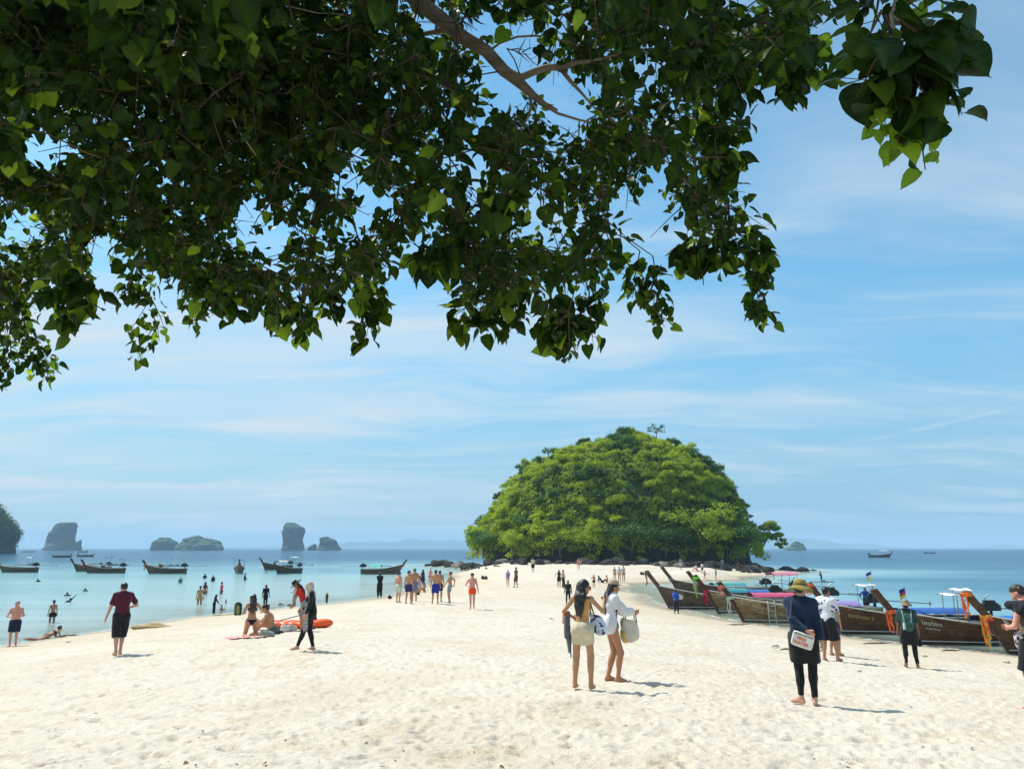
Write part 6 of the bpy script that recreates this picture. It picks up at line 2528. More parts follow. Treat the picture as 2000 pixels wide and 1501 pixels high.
# --- in the shallows, left
person('heavy shirtless man in navy shorts at the far left water edge, hands at his chest', 24, 1262, 1176,
       Person(weight=1.16, lh=(-0.08, 0.26, 1.16), rh=(0.10, 0.27, 1.12), le=(-1, -0.4, -0.5), re=(1, -0.4, -0.5), head=(0, 12)), 'pink', 168, ('short', 'grey'), [('shorts', 'navy_shorts', (0.01, 0.018, 0.05), {'len': 0.85})])
person('slim person in dark trunks wading knee deep, back turned, left of the man in maroon', 101, 1215, 1172,
       Person(fem=True, lh=(-0.27, 0.02, 0.80), head=(-30, 0)), 'tan', 10, ('short', 'black'), [('swim_trunks', 'dark_trunks', BLK, {'len': 0.3})], water=True)
person('woman lying at the water edge propped on her elbows with her hair in a bun', 92, 1247, 1228,
       Person(fem=True, pelvis=(0, 0, 0.14), lean=(0, 68), lf=(-0.09, -0.84, 0.10), rf=(0.09, -0.84, 0.10), lk=(0, 0, -1), rk=(0, 0, -1), lh=(-0.14, 0.72, 0.06), rh=(0.16, 0.72, 0.06), le=(-0.5, -0.4, -1), re=(0.5, -0.4, -1), head=(0, -52), lfd=(0, -1, 0.3), rfd=(0, -1, 0.3)),
       'tan', -62, ('bun', 'brown'), [('bikini_top', 'bikini_dark', (0.03, 0.02, 0.02)), ('briefs', 'briefs_dark', (0.03, 0.02, 0.02))], height=1.66)


def swimmer(label, u, v, yaw, arm=False, hair='black'):
    q = on_plane(u, v, 0.0)
    P = Person(pelvis=(0, -0.4, -0.16), lean=(0, 64), lf=(-0.1, -1.2, -0.22), rf=(0.1, -1.2, -0.35), lk=(0, 0, -1), rk=(0, 0, -1), lh=(-0.25, 0.30, -0.20), rh=((0.55, 0.35, 0.62) if arm else (0.25, 0.30, -0.2)), re=(0, 0, 1), head=(0, -48), lfd=(0, -1, 0), rfd=(0, -1, 0))
    person(label, u, v, v, P, 'brown', yaw, ('short', hair), [('wetsuit', 'swim_black', (0.012, 0.012, 0.016))], base=q, height=1.72, face=False)


swimmer('swimmer whose dark head shows just above the water, nearer of the two heads', 131, 1163, 0)
swimmer('swimmer whose dark head shows above the water, farther of the two heads', 167, 1154, 20)
swimmer('swimmer in black reaching one arm out of the water', 134, 1175, -70, True)
person('snorkeller in black bending forward waist deep near the anchored boats', 76, 1135, 1120, Person(lean=(0, 30), lh=(-0.5, 0.2, 0.9), rh=(0.5, 0.1, 0.85)), 'brown', 160, ('short', 'black'), [('wetsuit', 'swim_black', BLK)], height=1.7, water=True)
person('person in a teal shirt waist deep below the boat with the garland', 352, 1138, 1120, Person(), 'tan', 170, ('short', 'black'), [('shirt', 'teal_tee', (0.02, 0.25, 0.27)), ('shorts', 'teal_shorts', (0.03, 0.25, 0.26))], height=1.68, water=True)
person('dark wader, left one of the two standing by the boat with the garland', 400, 1129, 1112, Person(), 'brown', 0, ('short', 'black'), [('wetsuit', 'wet_navy', (0.015, 0.03, 0.06))], height=1.68, water=True)
person('dark wader, right one of the two standing by the boat with the garland', 416, 1135, 1117, Person(), 'brown', 20, ('short', 'black'), [('wetsuit', 'wet_navy', (0.015, 0.03, 0.06))], height=1.72, water=True)
person('dark wader standing alone right of the bow on boat with the dark roof', 478, 1133, 1114, Person(rh=(0.3, 0.2, 1.0)), 'brown', -60, ('short', 'black'), [('wetsuit', 'wet_navy', (0.015, 0.03, 0.06))], height=1.75, water=True)
person('dark bather in front of the pale half hidden boat', 520, 1119, 1108, Person(), 'brown', 0, ('short', 'black'), [('wetsuit', 'swim_black', BLK)], height=1.7, water=True)
person('woman in a yellow bikini wading out, back turned', 389, 1180, 1144, Person(fem=True, lf=(-0.08, 0.1, 0.075)), 'gold', 0, ('bun', 'brown'), [('bikini_top', 'bikini_yellow', (0.62, 0.48, 0.12)), ('briefs', 'briefs_yellow', (0.62, 0.48, 0.12))], water=True)
person('woman in a dark bikini wading just beyond the one in yellow', 400, 1161, 1136, Person(fem=True), 'tan', -15, ('long', 'black'), [('bikini_top', 'bikini_dark', (0.03, 0.02, 0.02)), ('briefs', 'briefs_dark', (0.03, 0.02, 0.02))], water=True)
person('person in a bright coral shirt standing knee deep', 432, 1159, 1136, Person(), 'tan', 80, ('short', 'black'), [('shirt', 'coral_tee', (0.75, 0.12, 0.14), {'hem': 0.06}), ('shorts', 'grey_shorts2', (0.12, 0.14, 0.18))], water=True)
person('person in a short sleeved black wetsuit walking out through the shallows', 518, 1179, 1142, Person(lf=(-0.06, -0.12, 0.075), rf=(0.06, 0.12, 0.075), rh=(0.30, -0.1, 0.82)), 'brown', -10, ('short', 'black'), [('wetsuit', 'swim_black', BLK, {'sleeve': 0.3})], water=True)

# --- the group standing on the spit
GS = 'group standing on the sand spit'
T = lambda key, col, ln=0.55: ('swim_trunks', key, col, {'len': ln})
person('man all in black at the waterline left of the shirtless group', 741, 1167, 1118, Person(lh=(0.0, 0.2, 1.0), rh=(0.05, 0.2, 0.98)), 'dark', 8, ('short', 'black'), [('shirt', 'black_tee', BLK, {'hem': 0.06}), ('trousers', 'black_trousers', BLK)], group=GS)
person('man in pale green shorts and black cap, left end of the shirtless group', 777, 1176, 1118, Person(head=(-30, 0), lean=(0, 3)), 'pink', -40, ('short', 'black'), [('shorts', 'pale_green_shorts', (0.52, 0.60, 0.50), {'len': 0.8}), ('cap', 'black_cap', BLK)], group=GS)
person('shirtless man in navy trunks turned to the taller man beside him', 797, 1178, 1115, Person(head=(-50, 0), lf=(-0.14, 0, 0.075), rf=(0.14, 0.05, 0.075)), 'gold', -28, ('short', 'black'), [T('navy_trunks', (0.02, 0.03, 0.12), 0.7)], group=GS)
person('tall shirtless man in blue grey trunks second from the left in the group', 809, 1174, 1111, Person(lh=(-0.1, 0.2, 1.05), head=(20, 10)), 'tan', 15, ('short', 'light'), [T('blue_grey_trunks', (0.15, 0.17, 0.27), 0.8)], group=GS)
person('shirtless man in royal blue shorts in the middle of the group', 850, 1179, 1114, Person(lf=(-0.15, 0, 0.075), rf=(0.13, 0, 0.075)), 'gold', 2, ('short', 'black'), [T('royal_shorts', (0.015, 0.03, 0.26), 0.85)], group=GS)
person('man half hidden right behind the one in royal blue shorts', 858, 1175, 1115, Person(), 'tan', -10, ('short', 'brown'), [T('dark_blue_trunks', (0.02, 0.03, 0.12), 0.7)], group=GS)
person('slim man in grey shorts facing left, right end of the group', 878, 1177, 1117, Person(lh=(-0.2, 0.28, 0.95), rh=(0.15, -0.22, 1.0), re=(0.5, -1, 0), lean=(0, -3)), 'gold', 80, ('short', 'black'), [T('grey_trunks', (0.26, 0.29, 0.33), 0.8)], group=GS)
person('bearded man in bright orange trunks and a dark cap walking toward the viewer', 922, 1189, 1121, Person(lf=(-0.07, -0.12, 0.09), rf=(0.06, 0.12, 0.075), lh=(-0.33, 0.04, 0.80), rh=(0.16, 0.25, 1.10), re=(1, -0.5, -0.3)), 'pink', 172, ('short', 'black'), [T('orange_trunks', (0.95, 0.075, 0.015), 0.45), ('cap', 'black_cap', BLK)], group=GS)
person('woman in a navy wrap standing behind the group near the water', 825, 1152, 1112, Person(fem=True), 'tan', 30, ('long', 'brown'), [('dress', 'navy_wrap', (0.02, 0.025, 0.09), {'len': 0.4})])
person('woman in a pink patterned wrap bending behind the group', 821, 1156, 1124, Person(fem=True, lean=(0, 14)), 'tan', 60, ('long', 'brown'), [('dress', 'pink_wrap', (0.62, 0.32, 0.32), {'len': 0.55, 'pattern': 'blotch', 'col2': (0.75, 0.68, 0.62)})])
person('sunburnt woman in dark briefs standing in the shallows behind the group', 840, 1141, 1109, Person(fem=True, lh=(-0.3, 0.1, 0.95), weight=1.1), 'pink', 150, ('topbun', 'brown'), [('briefs', 'briefs_dark', BLK), ('bikini_top', 'bikini_rose', (0.55, 0.12, 0.14))], water=True)
SIT = dict(pelvis=(0, 0, 0.13), lf=(-0.12, 0.55, 0.07), rf=(0.14, 0.58, 0.07), lk=(0, .4, 1), rk=(0, .4, 1))
person('brown skinned person sitting on the sand, nearer of the two behind the group', 816, 1161, 1146, Person(lean=(0, 10), **SIT), 'tan', 60, ('short', 'brown'), [T('brown_trunks', (0.10, 0.05, 0.03))], height=1.7)
person('long haired person sitting on the sand, farther of the two behind the group', 829, 1156, 1144, Person(fem=True, lean=(0, 4), **SIT), 'tan', 100, ('long', 'brown'), [('briefs', 'briefs_dark', BLK)], height=1.65)

# --- farther along the spit
FS = 'people scattered along the far end of the spit'
person('person in a loose purple top carrying something, on the open spit', 992, 1145, 1113, Person(fem=True, lh=(-0.2, 0.2, 1.0)), 'fair', 160, ('short', 'black'), [('shirt', 'purple_top', (0.36, 0.20, 0.52), {'hem': 0.14, 'g': 0.04})], group=FS)
person('person in dark patterned clothes walking beside the one in purple', 1008, 1147, 1108, Person(lf=(-0.06, 0.15, 0.08), rf=(0.06, -0.1, 0.08)), 'tan', 60, ('short', 'black'), [('shirt', 'dark_print', (0.05, 0.05, 0.06), {'pattern': 'blotch', 'col2': (0.4, 0.36, 0.3)}), ('shorts', 'print_shorts', (0.09, 0.08, 0.07))], group=FS)
person('person in a cream shirt and black shorts far off by the left rocks', 1041, 1117, 1089, Person(), 'tan', 10, ('short', 'brown'), [('shirt', 'cream_tee', (0.60, 0.52, 0.40)), ('shorts', 'black_shorts_f', BLK)], group=FS)
person('person in a coral swimsuit far off at the foot of the island', 1130, 1113, 1090, Person(fem=True), 'pink', 180, ('short', 'brown'), [('swimsuit', 'coral_suit', (0.60, 0.14, 0.12))], group=FS)
person('long haired woman in dark brown, left one of the pair far behind the beige skirt', 1092, 1147, 1113, Person(fem=True, lh=(-0.34, 0.0, 1.0), le=(-1, 0, 0)), 'tan', 0, ('long', 'black'), [('dress', 'dark_brown_dress', (0.035, 0.018, 0.014), {'len': 0.35})], group=FS)
person('person in black trousers, right one of the pair above the woman in the beige skirt', 1100, 1148, 1113, Person(rh=(0.1, 0.25, 1.0)), 'tan', -60, ('short', 'black'), [('trousers', 'black_trousers', BLK), ('vest', 'fawn_vest', (0.40, 0.30, 0.2))], group=FS)
person('youth in a full black wetsuit standing left of the woman in the beige skirt', 1110, 1181, 1134, Person(lf=(-0.12, 0, 0.075), rf=(0.12, 0.04, 0.075)), 'brown', 170, ('short', 'black'), [('wetsuit', 'swim_black2', (0.014, 0.016, 0.015))], group=FS)
person('child playing above the head of the woman in the beige skirt', 1160, 1147, 1122, Person(rh=(0.4, 0.2, 1.1)), 'tan', 170, ('short', 'black'), [T('black_trunks_c', BLK)], group=FS)
person('person in black lying back on the sand behind the two women', 1176, 1137, 1127, Person(pelvis=(0, 0, 0.13), lean=(0, -38), lf=(-0.12, 0.75, 0.07), rf=(0.14, 0.66, 0.07), lk=(0, .2, 1), rk=(0, .2, 1), lh=(-0.3, -0.35, 0.06), rh=(0.3, -0.35, 0.06)), 'dark', -80, ('long', 'black'), [('wetsuit', 'swim_black2', BLK)], height=1.6, group=FS)
person('person crouching on the sand just above the straw coloured cap', 1187, 1138, 1126, Person(pelvis=(0, 0, 0.13), lean=(0, 10), **{k: v for k, v in SIT.items() if k != 'pelvis'}), 'pink', 100, ('short', 'brown'), [T('black_trunks_c', BLK)], height=1.6, group=FS)
person('woman in a tan bikini, left one of the three at the head of the lagoon', 1201, 1134, 1107, Person(fem=True), 'gold', 0, ('short', 'brown'), [('briefs', 'briefs_tan', (0.35, 0.2, 0.1)), ('bikini_top', 'bikini_tan', (0.35, 0.2, 0.1))], group=FS)
person('person in a white shirt, middle one of the three at the head of the lagoon', 1210, 1135, 1107, Person(), 'tan', 10, ('short', 'black'), [('shirt', 'white_tee', (0.66, 0.66, 0.68), {'hem': 0.1})], group=FS)
person('person in red and white top, right one of three at the head of the lagoon', 1218, 1136, 1105, Person(fem=True), 'tan', 0, ('short', 'brown'), [('vest', 'red_white_top', (0.6, 0.2, 0.2), {'pattern': 'stripe', 'col2': (0.7, 0.7, 0.7), 'pscale': 9.0}), ('briefs', 'briefs_red', (0.4, 0.03, 0.04))], group=FS)
person('person in grey at the rocks above the prow of the boat with the white disc', 1330, 1112, 1089, Person(), 'brown', 0, ('short', 'black'), [('shirt', 'grey_tee', GREY), ('shorts', 'light_shorts', (0.5, 0.45, 0.4))], group=FS)
person('person in pale pink sitting by the rocks behind the green ribboned prow', 1361, 1114, 1104, Person(lean=(0, 5), **SIT), 'pink', 100, ('short', 'black'), [('shirt', 'pale_pink_tee', (0.60, 0.42, 0.42))], height=1.6, group=FS)
person('person in a white top and dark shorts by the rocks behind the green ribboned prow', 1372, 1118, 1099, Person(lh=(-0.3, 0.1, 1.1), rh=(0.35, 0.1, 1.0)), 'tan', 150, ('short', 'black'), [('shirt', 'white_tee', (0.66, 0.66, 0.68)), ('shorts', 'black_shorts_f', BLK)], group=FS)
person('person in a pink swimsuit nearer the lagoon behind the green ribboned prow', 1377, 1131, 1113, Person(fem=True, lf=(-0.1, 0.15, 0.075)), 'pink', 40, ('short', 'light'), [('swimsuit', 'pink_suit', (0.62, 0.30, 0.30))], group=FS)
person('person in dark clothes standing at the edge of the lagoon behind the boats', 1399, 1132, 1112, Person(), 'brown', 90, ('short', 'black'), [('wetsuit', 'swim_black2', BLK)], group=FS)
person('person in red climbing on the dark rocks behind the boats', 1445, 1113, 1098, Person(lean=(0, 12)), 'tan', 60, ('short', 'black'), [('shirt', 'red_tee', (0.35, 0.015, 0.03)), ('trousers', 'dark_red_trousers', (0.10, 0.02, 0.03))], group=FS)
person('person in faded grey green on the dark rocks, left of the one in red', 1412, 1113, 1091, Person(), 'brown', 20, ('short', 'black'), [('shirt', 'grey_green_tee', (0.16, 0.18, 0.16)), ('trousers', 'grey_green_trousers', (0.13, 0.14, 0.12))], group=FS)

# --- right hand side
person('child in a long bright blue shirt standing by the bow with the white disc', 1321, 1198, 1152, Person(lf=(-0.12, 0, 0.075), rf=(0.12, 0.05, 0.075)), 'dark', -20, ('short', 'black'), [('shirt', 'blue_long_tee', (0.02, 0.08, 0.42), {'hem': 0.16, 'g': 0.03}), ('trousers', 'dark_trousers_b', (0.02, 0.02, 0.03), {'len': 0.7})])
person('man in a white shirt with navy flowers, half hidden behind the person in navy', 1622, 1290, 1150, Person(lean=(0, 2), lf=(-0.12, -0.06, 0.075), rf=(0.16, 0.06, 0.075), rh=(0.30, 0.05, 0.82), head=(-10, 0)), 'tan', -24, ('short', 'black'),
       [('shirt', 'flower_shirt', (0.68, 0.67, 0.72), {'hem': 0.13, 'g': 0.026, 'pattern': 'flower', 'col2': (0.03, 0.045, 0.16), 'pscale': 9.0, 'sleeve': 0.85}), ('shorts', 'black_long_shorts', (0.011, 0.012, 0.016), {'len': 1.0, 'g': 0.02})])
person('person in a mint t-shirt, navy shorts and white cap turned toward the lettered bow', 1631, 1279, 1168, Person(lf=(-0.11, -0.02, 0.075), rf=(0.13, 0.04, 0.075), head=(-25, 0)), 'tan', -34, ('short', 'black'),
       [('shirt', 'mint_tee', (0.22, 0.52, 0.46), {'hem': 0.08, 'g': 0.024}), ('shorts', 'navy_print_shorts', (0.02, 0.025, 0.07), {'len': 0.72, 'pattern': 'blotch', 'col2': (0.14, 0.12, 0.20), 'pscale': 8.0}), ('cap', 'white_cap', (0.70, 0.62, 0.62))])


def extra_pack(P, e, sc, res):
    o = held('backpack', 'dark green backpack with pale straps worn by the person in the camouflage hat', 'backpack', e)
    b = Blob()
    b.ell((0, -0.20, 1.20), (0.145, 0.085, 0.22), None, 0.05)
    b.ell((0, -0.25, 1.10), (0.115, 0.065, 0.11), None, 0.03)
    b.ell((0, -0.20, 1.02), (0.13, 0.075, 0.08), None, 0.05)
    V, F = b.mesh(0.013, 0.008, 12.0)
    finish('body', V, F, cloth_mat('pack_green', (0.025, 0.085, 0.065)), o, sc)
    for sd in (-1, 1):
        MB().tube([Vector(q) * sc for q in [(sd * 0.10, -0.255, 1.10), (sd * 0.08, -0.285, 1.22), (sd * 0.10, -0.23, 1.36), (sd * 0.115, -0.10, 1.47), (sd * 0.12, 0.02, 1.47), (sd * 0.13, 0.13, 1.30), (sd * 0.15, 0.08, 1.10)]], 0.016 * sc, 6, flat=0.7).build('strap', cloth_mat('strap_pale', (0.26, 0.36, 0.33)), o)
    MB().lathe([(0.0, 0.0), (0.035, 0.0), (0.035, 0.15), (0.02, 0.17), (0.02, 0.19), (0.0, 0.19)], 10, Matrix.Translation(Vector((-0.09, -0.30, 1.0)) * sc) @ Matrix.Scale(sc, 4)).build('bottle', simple_mat('bottle_pale', (0.45, 0.55, 0.53), 0.3), o)
    o = held('towel', 'black cloth hanging from the right hand of the person with the green backpack', 'towel', e)
    b = Blob()
    b.cone((0.235, 0.02, 0.92), (0.24, 0.0, 0.62), 0.05, 0.075, 0.03, None, False, (V3(0, 1, 0), 0.6))
    V, F = b.mesh(0.013, 0.012, 12.0)
    finish('cloth', V, F, cloth_mat('towel_black', (0.014, 0.014, 0.016)), o, sc)


person('person in a dark green shirt and camouflage hat seen from behind with a green backpack', 1781, 1302, 1177,
       Person(lf=(-0.13, 0.0, 0.075), rf=(0.14, -0.02, 0.075), weight=1.08, rh=(0.25, 0.0, 0.86), lh=(-0.27, 0.02, 0.84)), 'brown', 2, ('short', 'black'),
       [('shirt', 'dark_green_tee', (0.018, 0.055, 0.045), {'hem': 0.10, 'g': 0.03, 'sleeve': 0.9}), ('leggings', 'black_tights2', (0.011, 0.012, 0.012), {'len': 0.95}), ('shorts', 'black_shorts3', (0.013, 0.014, 0.014), {'len': 0.75, 'g': 0.025}),
        ('bucket_hat', 'camo_hat', (0.30, 0.25, 0.16), {'pattern': 'blotch', 'col2': (0.10, 0.10, 0.05), 'pscale': 14.0, 'brim': 0.165})], extra=extra_pack)
qd = on_plane(1693, 1196, 0.42)
person('boatman in a bright blue long sleeved shirt standing on the stern of a moored boat', 1693, 1196, 1148, Person(lh=(-0.52, 0.18, 1.40), le=(-0.6, -0.4, -1), rh=(0.30, -0.08, 1.0), re=(1, -0.6, 0), lf=(-0.13, 0, 0.075), rf=(0.13, 0, 0.075)), 'brown', -150, ('short', 'black'),
       [('long_sleeved_top', 'bright_blue_top', (0.02, 0.10, 0.48), {'hem': 0.06}), ('shorts', 'dark_shorts_n', (0.015, 0.018, 0.05))], base=qd)


def extra_right(P, e, sc, res):
    o = held('jacket', 'black jacket slung over the shoulder of the man at the right edge', 'jacket', e)
    b = Blob()
    b.ell((-0.13, -0.06, 1.40), (0.16, 0.20, 0.11), frame(V3(0, 1, -0.45), V3(0, 0.45, 1)), 0.05)
    b.ell((-0.16, -0.15, 1.26), (0.12, 0.13, 0.16), None, 0.06)
    b.ell((-0.17, 0.10, 1.43), (0.09, 0.13, 0.07), None, 0.05)
    V, F = b.mesh(0.013, 0.014, 10.0)
    finish('cloth', V, F, cloth_mat('jacket_black', (0.012, 0.013, 0.018)), o, sc)
    o = held('satchel', 'sand coloured cloth bag hanging at the hip of the man at the right edge', 'bag', e)
    b = Blob()
    b.ell((-0.19, -0.13, 1.02), (0.05, 0.085, 0.19), None, 0.04)
    b.ell((-0.19, -0.12, 0.88), (0.055, 0.08, 0.10), None, 0.04)
    V, F = b.mesh(0.013, 0.010, 12.0)
    finish('body', V, F, cloth_mat('satchel_sand', (0.30, 0.22, 0.14)), o, sc)
    MB().tube([Vector(q) * sc for q in [(-0.20, -0.12, 1.12), (-0.17, -0.14, 1.30), (-0.12, -0.05, 1.48)]], 0.014 * sc, 6).build('strap', cloth_mat('strap_brown', (0.13, 0.10, 0.08)), o)
    o = held('phone', 'phone with a speckled case in the hands of the man at the right edge', 'phone', e)
    ob = MB().box((0, 0, 0), (0.075, 0.012, 0.15)).build('case', cloth_mat('speckled', (0.5, 0.48, 0.48), 'blotch', (0.03, 0.03, 0.05), 60.0), o)
    ob.location = tuple(Vector((-0.04, 0.29, 1.16)) * sc)
    ob.rotation_euler = (math.radians(-35), 0, 0)
    o = held('shirt', 'black and white printed shirt tied round the waist of the man at the right edge', 'shirt', e)
    b = Blob()
    b.ell((-0.10, 0.13, 0.93), (0.09, 0.05, 0.12), None, 0.04)
    b.cone((-0.17, 0.05, 1.0), (0.05, 0.14, 1.0), 0.04, 0.045, 0.04)
    V, F = b.mesh(0.013, 0.012, 12.0)
    finish('cloth', V, F, cloth_mat('tied_print', (0.6, 0.58, 0.58), 'blotch', (0.03, 0.03, 0.06), 22.0), o, sc)


person('man in black shorts at the right edge looking down at his phone', 2034, 1386, 1152,
       Person(lf=(-0.10, 0.02, 0.075), rf=(0.10, 0.0, 0.075), lh=(-0.08, 0.26, 1.10), rh=(0.04, 0.27, 1.11), le=(-1, -0.6, -0.6), re=(1, -0.6, -0.6), head=(4, 30), lean=(0, 4)), 'pink', 66, ('short', 'brown'),
       [('shorts', 'black_shorts4', (0.012, 0.013, 0.015), {'len': 0.92, 'g': 0.02, 'rise': 0.05}), ('vest', 'brown_vest', (0.16, 0.115, 0.085), {'hem': 0.02})], extra=extra_right)

# paddler far out on the right
q = on_plane(1605, 1136, 0.0)
e = empty('paddle_board', q, 'small paddle board far out behind the moored boats', 'board')
b = Blob()
b.ell((0, 0, 0.05), (1.6, 0.36, 0.09), None, 0.02)
V, F = b.mesh(0.06)
link('deck', mesh_np('deck', V, F, simple_mat('board_grey', (0.35, 0.30, 0.30), 0.4)), e)
MB().tube([(-1.3, 0, 0.04), (-1.55, 0, -0.12)], 0.04, 5).build('fin', m_black, e)
person('paddler kneeling on the small board far out behind the moored boats', 1605, 1136, 1125, Person(pelvis=(0, 0, 0.45), lean=(0, 8), lf=(-0.12, -0.36, 0.05), rf=(0.12, -0.36, 0.05), lh=(-0.25, 0.3, 0.8), rh=(0.25, 0.3, 0.8)), 'dark', 90, ('short', 'black'), [('wetsuit', 'swim_black', BLK)], base=(q[0], q[1], 0.13), height=1.65)

# ------------------------------------------------------------------ the overhanging beach tree
TR = np.random.default_rng(42)


def leaf_mat(name, lo, hi, tlo, thi, tfac):
    m = bpy.data.materials.new(name)
    m.use_nodes = True
    t = NT(m.node_tree)
    b = m.node_tree.nodes['Principled BSDF']
    out = m.node_tree.nodes['Material Output']
    g = t.n('ShaderNodeNewGeometry')
    oi = t.n('ShaderNodeObjectInfo')
    at = t.n('ShaderNodeAttribute', attribute_name='vein')
    f = t.math('FRACT', t.math('ADD', g.outputs['Random Per Island'], oi.outputs['Random']))
    vein = t.math('MULTIPLY', at.outputs['Fac'], 0.55)
    blot = t.noise(g.outputs['Position'], 28.0, 3.0, 0.6)
    c = t.mix(f, lo, hi)
    c = t.mix(t.math('MULTIPLY', t.maprange(blot, 0.45, 0.75), 0.35), c, tuple(x * 1.5 for x in hi))
    c = t.mix(vein, c, tuple(min(x * 2.2, 1) for x in hi))
    tcol = t.mix(t.math('POWER', f, 2.6), tlo, thi)
    tcol = t.mix(vein, tcol, tuple(x * 0.55 for x in thi))
    t.set(b, 'Base Color', c)
    b.inputs['Roughness'].default_value = 0.42
    b.inputs['Specular IOR Level'].default_value = 0.11
    tl = t.n('ShaderNodeBsdfTranslucent')
    t.set(tl, 'Color', tcol)
    mx = t.n('ShaderNodeMixShader')
    t.set(mx, 0, tfac)
    t.set(mx, 1, b.outputs[0])
    t.set(mx, 2, tl.outputs[0])
    m.node_tree.links.new(mx.outputs[0], out.inputs['Surface'])
    return m


m_leaf = leaf_mat('beach_leaf', (0.006, 0.018, 0.005), (0.018, 0.042, 0.008), (0.015, 0.06, 0.004), (0.25, 0.39, 0.02), 0.33)
m_young = leaf_mat('young_leaf', (0.10, 0.20, 0.02), (0.16, 0.27, 0.03), (0.34, 0.55, 0.03), (0.48, 0.62, 0.05), 0.5)
m_bark = wood_mat('beach_bark', (0.17, 0.13, 0.095), (0.40, 0.32, 0.24), (0.48, 0.41, 0.33), 0.2, 0.85)
m_twig = simple_mat('twig_bark', (0.10, 0.075, 0.05), 0.8, 0.2, 0.25, 20.0)


def leaf_shape(seed, wide=0.72, fine=False):
    """heart shaped blade, 1 m long, base at the origin, tip along +y, face +z"""
    r = np.random.default_rng(seed)
    ky = [-0.09, -0.05, 0.03, 0.16, 0.34, 0.54, 0.72, 0.86, 0.95, 1.04]
    kw = [0.17, 0.31, 0.43, 0.49, 0.485, 0.42, 0.30, 0.165, 0.06, 0.0]
    ys = np.array([-0.09, -0.05, 0.01, 0.09, 0.19, 0.31, 0.44, 0.57, 0.69, 0.79, 0.87, 0.94, 1.04]) if fine else np.array([-0.07, 0.09, 0.38, 0.72, 1.02])
    ws = np.interp(ys, ky, kw) * wide / 0.92
    fold = r.uniform(0.18, 0.40)
    droop = r.uniform(0.10, 0.35)
    twist = r.uniform(-0.25, 0.25)
    V, vein = [], []
    for i, (y, w) in enumerate(zip(ys, ws)):
        mid_y = y if i else 0.03
        zc = -droop * y * y
        V.append((0, mid_y, zc))
        vein.append(1.0)
        for sd in (-1, 1):
            for q in (0.55, 1.0):
                ww = w * q * (1 + (0.025 if fine else 0.06) * r.normal())
                V.append((sd * ww, y + (0.03 * (1 - q) if i else 0.05 * (1 - q)), zc + ww * fold * (0.8 if q < 1 else 1.0) + twist * sd * ww * y + (0.008 if fine else 0.02) * r.normal()))
                vein.append(0.0 if q == 1.0 else (0.35 if i % 2 else 0.0))
    F = []
    for i in range(len(ys) - 1):
        a, b = i * 5, (i + 1) * 5
        F += [(a, a + 1, b + 1, b), (a + 1, a + 2, b + 2, b + 1), (a + 3, a, b, b + 3), (a + 4, a + 3, b + 3, b + 4)]
    return np.array(V), np.array(F), np.array(vein)


LEAVES = [leaf_shape(k, 0.82 + 0.07 * (k % 4)) for k in range(6)]
PLAIN = (np.array([(0, 0, 0), (-0.42, 0.25, 0.1), (0.42, 0.25, 0.1), (-0.36, 0.6, 0.0), (0.36, 0.6, 0.0), (0, 1.0, -0.2), (0, 0.45, -0.06)], float), np.array([(0, 6, 3, 1), (0, 2, 4, 6), (6, 4, 5, 3)]), np.zeros(7))
FINE = [leaf_shape(k, 0.82 + 0.07 * (k % 4), True) for k in range(8)]


class Leaves:
    def __init__(s):
        s.pos, s.dir, s.nrm, s.size, s.young = [], [], [], [], []

    def add(s, p, d, n, z, y=False):
        s.pos.append(p)
        s.dir.append(d)
        s.nrm.append(n)
        s.size.append(z)
        s.young.append(y)


LV = Leaves()
TWIGS = MB()


def spray(tip_dir, base, length, n, size, young=0.0, spread=1.0):
    """a leafy shoot: leaves alternate along it on petioles, blades hanging off"""
    base = np.array(base, float)
    d = unit(np.array(tip_dir, float))
    side = unit(np.cross(d, TR.normal(0, 1, 3)))
    bend = TR.normal(0, 0.25, 3)
    pts = []
    for i in range(5):
        f = i / 4
        pts.append(base + d * length * f + bend * length * f * f * 0.5 + V3(0, 0, -0.12) * length * f * f)
    TWIGS.tube([pts[0], pts[2], pts[4]], [0.006, 0.004, 0.002], 3, caps=False)
    for k in range(n):
        f = (k + 0.6) / n
        p = pts[min(int(f * 4), 3)] * (1 - (f * 4) % 1) + pts[min(int(f * 4) + 1, 4)] * ((f * 4) % 1)
        a = k * 2.4 + TR.uniform(-0.4, 0.4)
        b = np.cross(d, side)
        out = side * math.cos(a) + b * math.sin(a)
        pet = unit(out * spread + d * 0.45 + V3(0, 0, 0.25)) * size * TR.uniform(0.35, 0.8)
        q = p + pet
        bd = unit(out * 0.75 + d * 0.35 + V3(0, 0, -TR.uniform(-0.15, 0.95)) + TR.normal(0, 0.38, 3))
        nn = V3(0, 0, 1.0) + out * 0.5 + TR.normal(0, 0.6, 3)
        nn = unit(nn - bd * (nn @ bd))
        LV.add(q, bd, nn, size * TR.uniform(0.62, 1.25), TR.random() < young)
        if TR.random() < 0.3:
            TWIGS.tube([p, q], 0.0018, 3, caps=False)
    return pts


def inside(u, v, poly):
    c = False
    n = len(poly)
    for i in range(n):
        x1, y1 = poly[i]
        x2, y2 = poly[(i + 1) % n]
        if (y1 > v) != (y2 > v) and u < (x2 - x1) * (v - y1) / (y2 - y1) + x1:
            c = not c
    return c


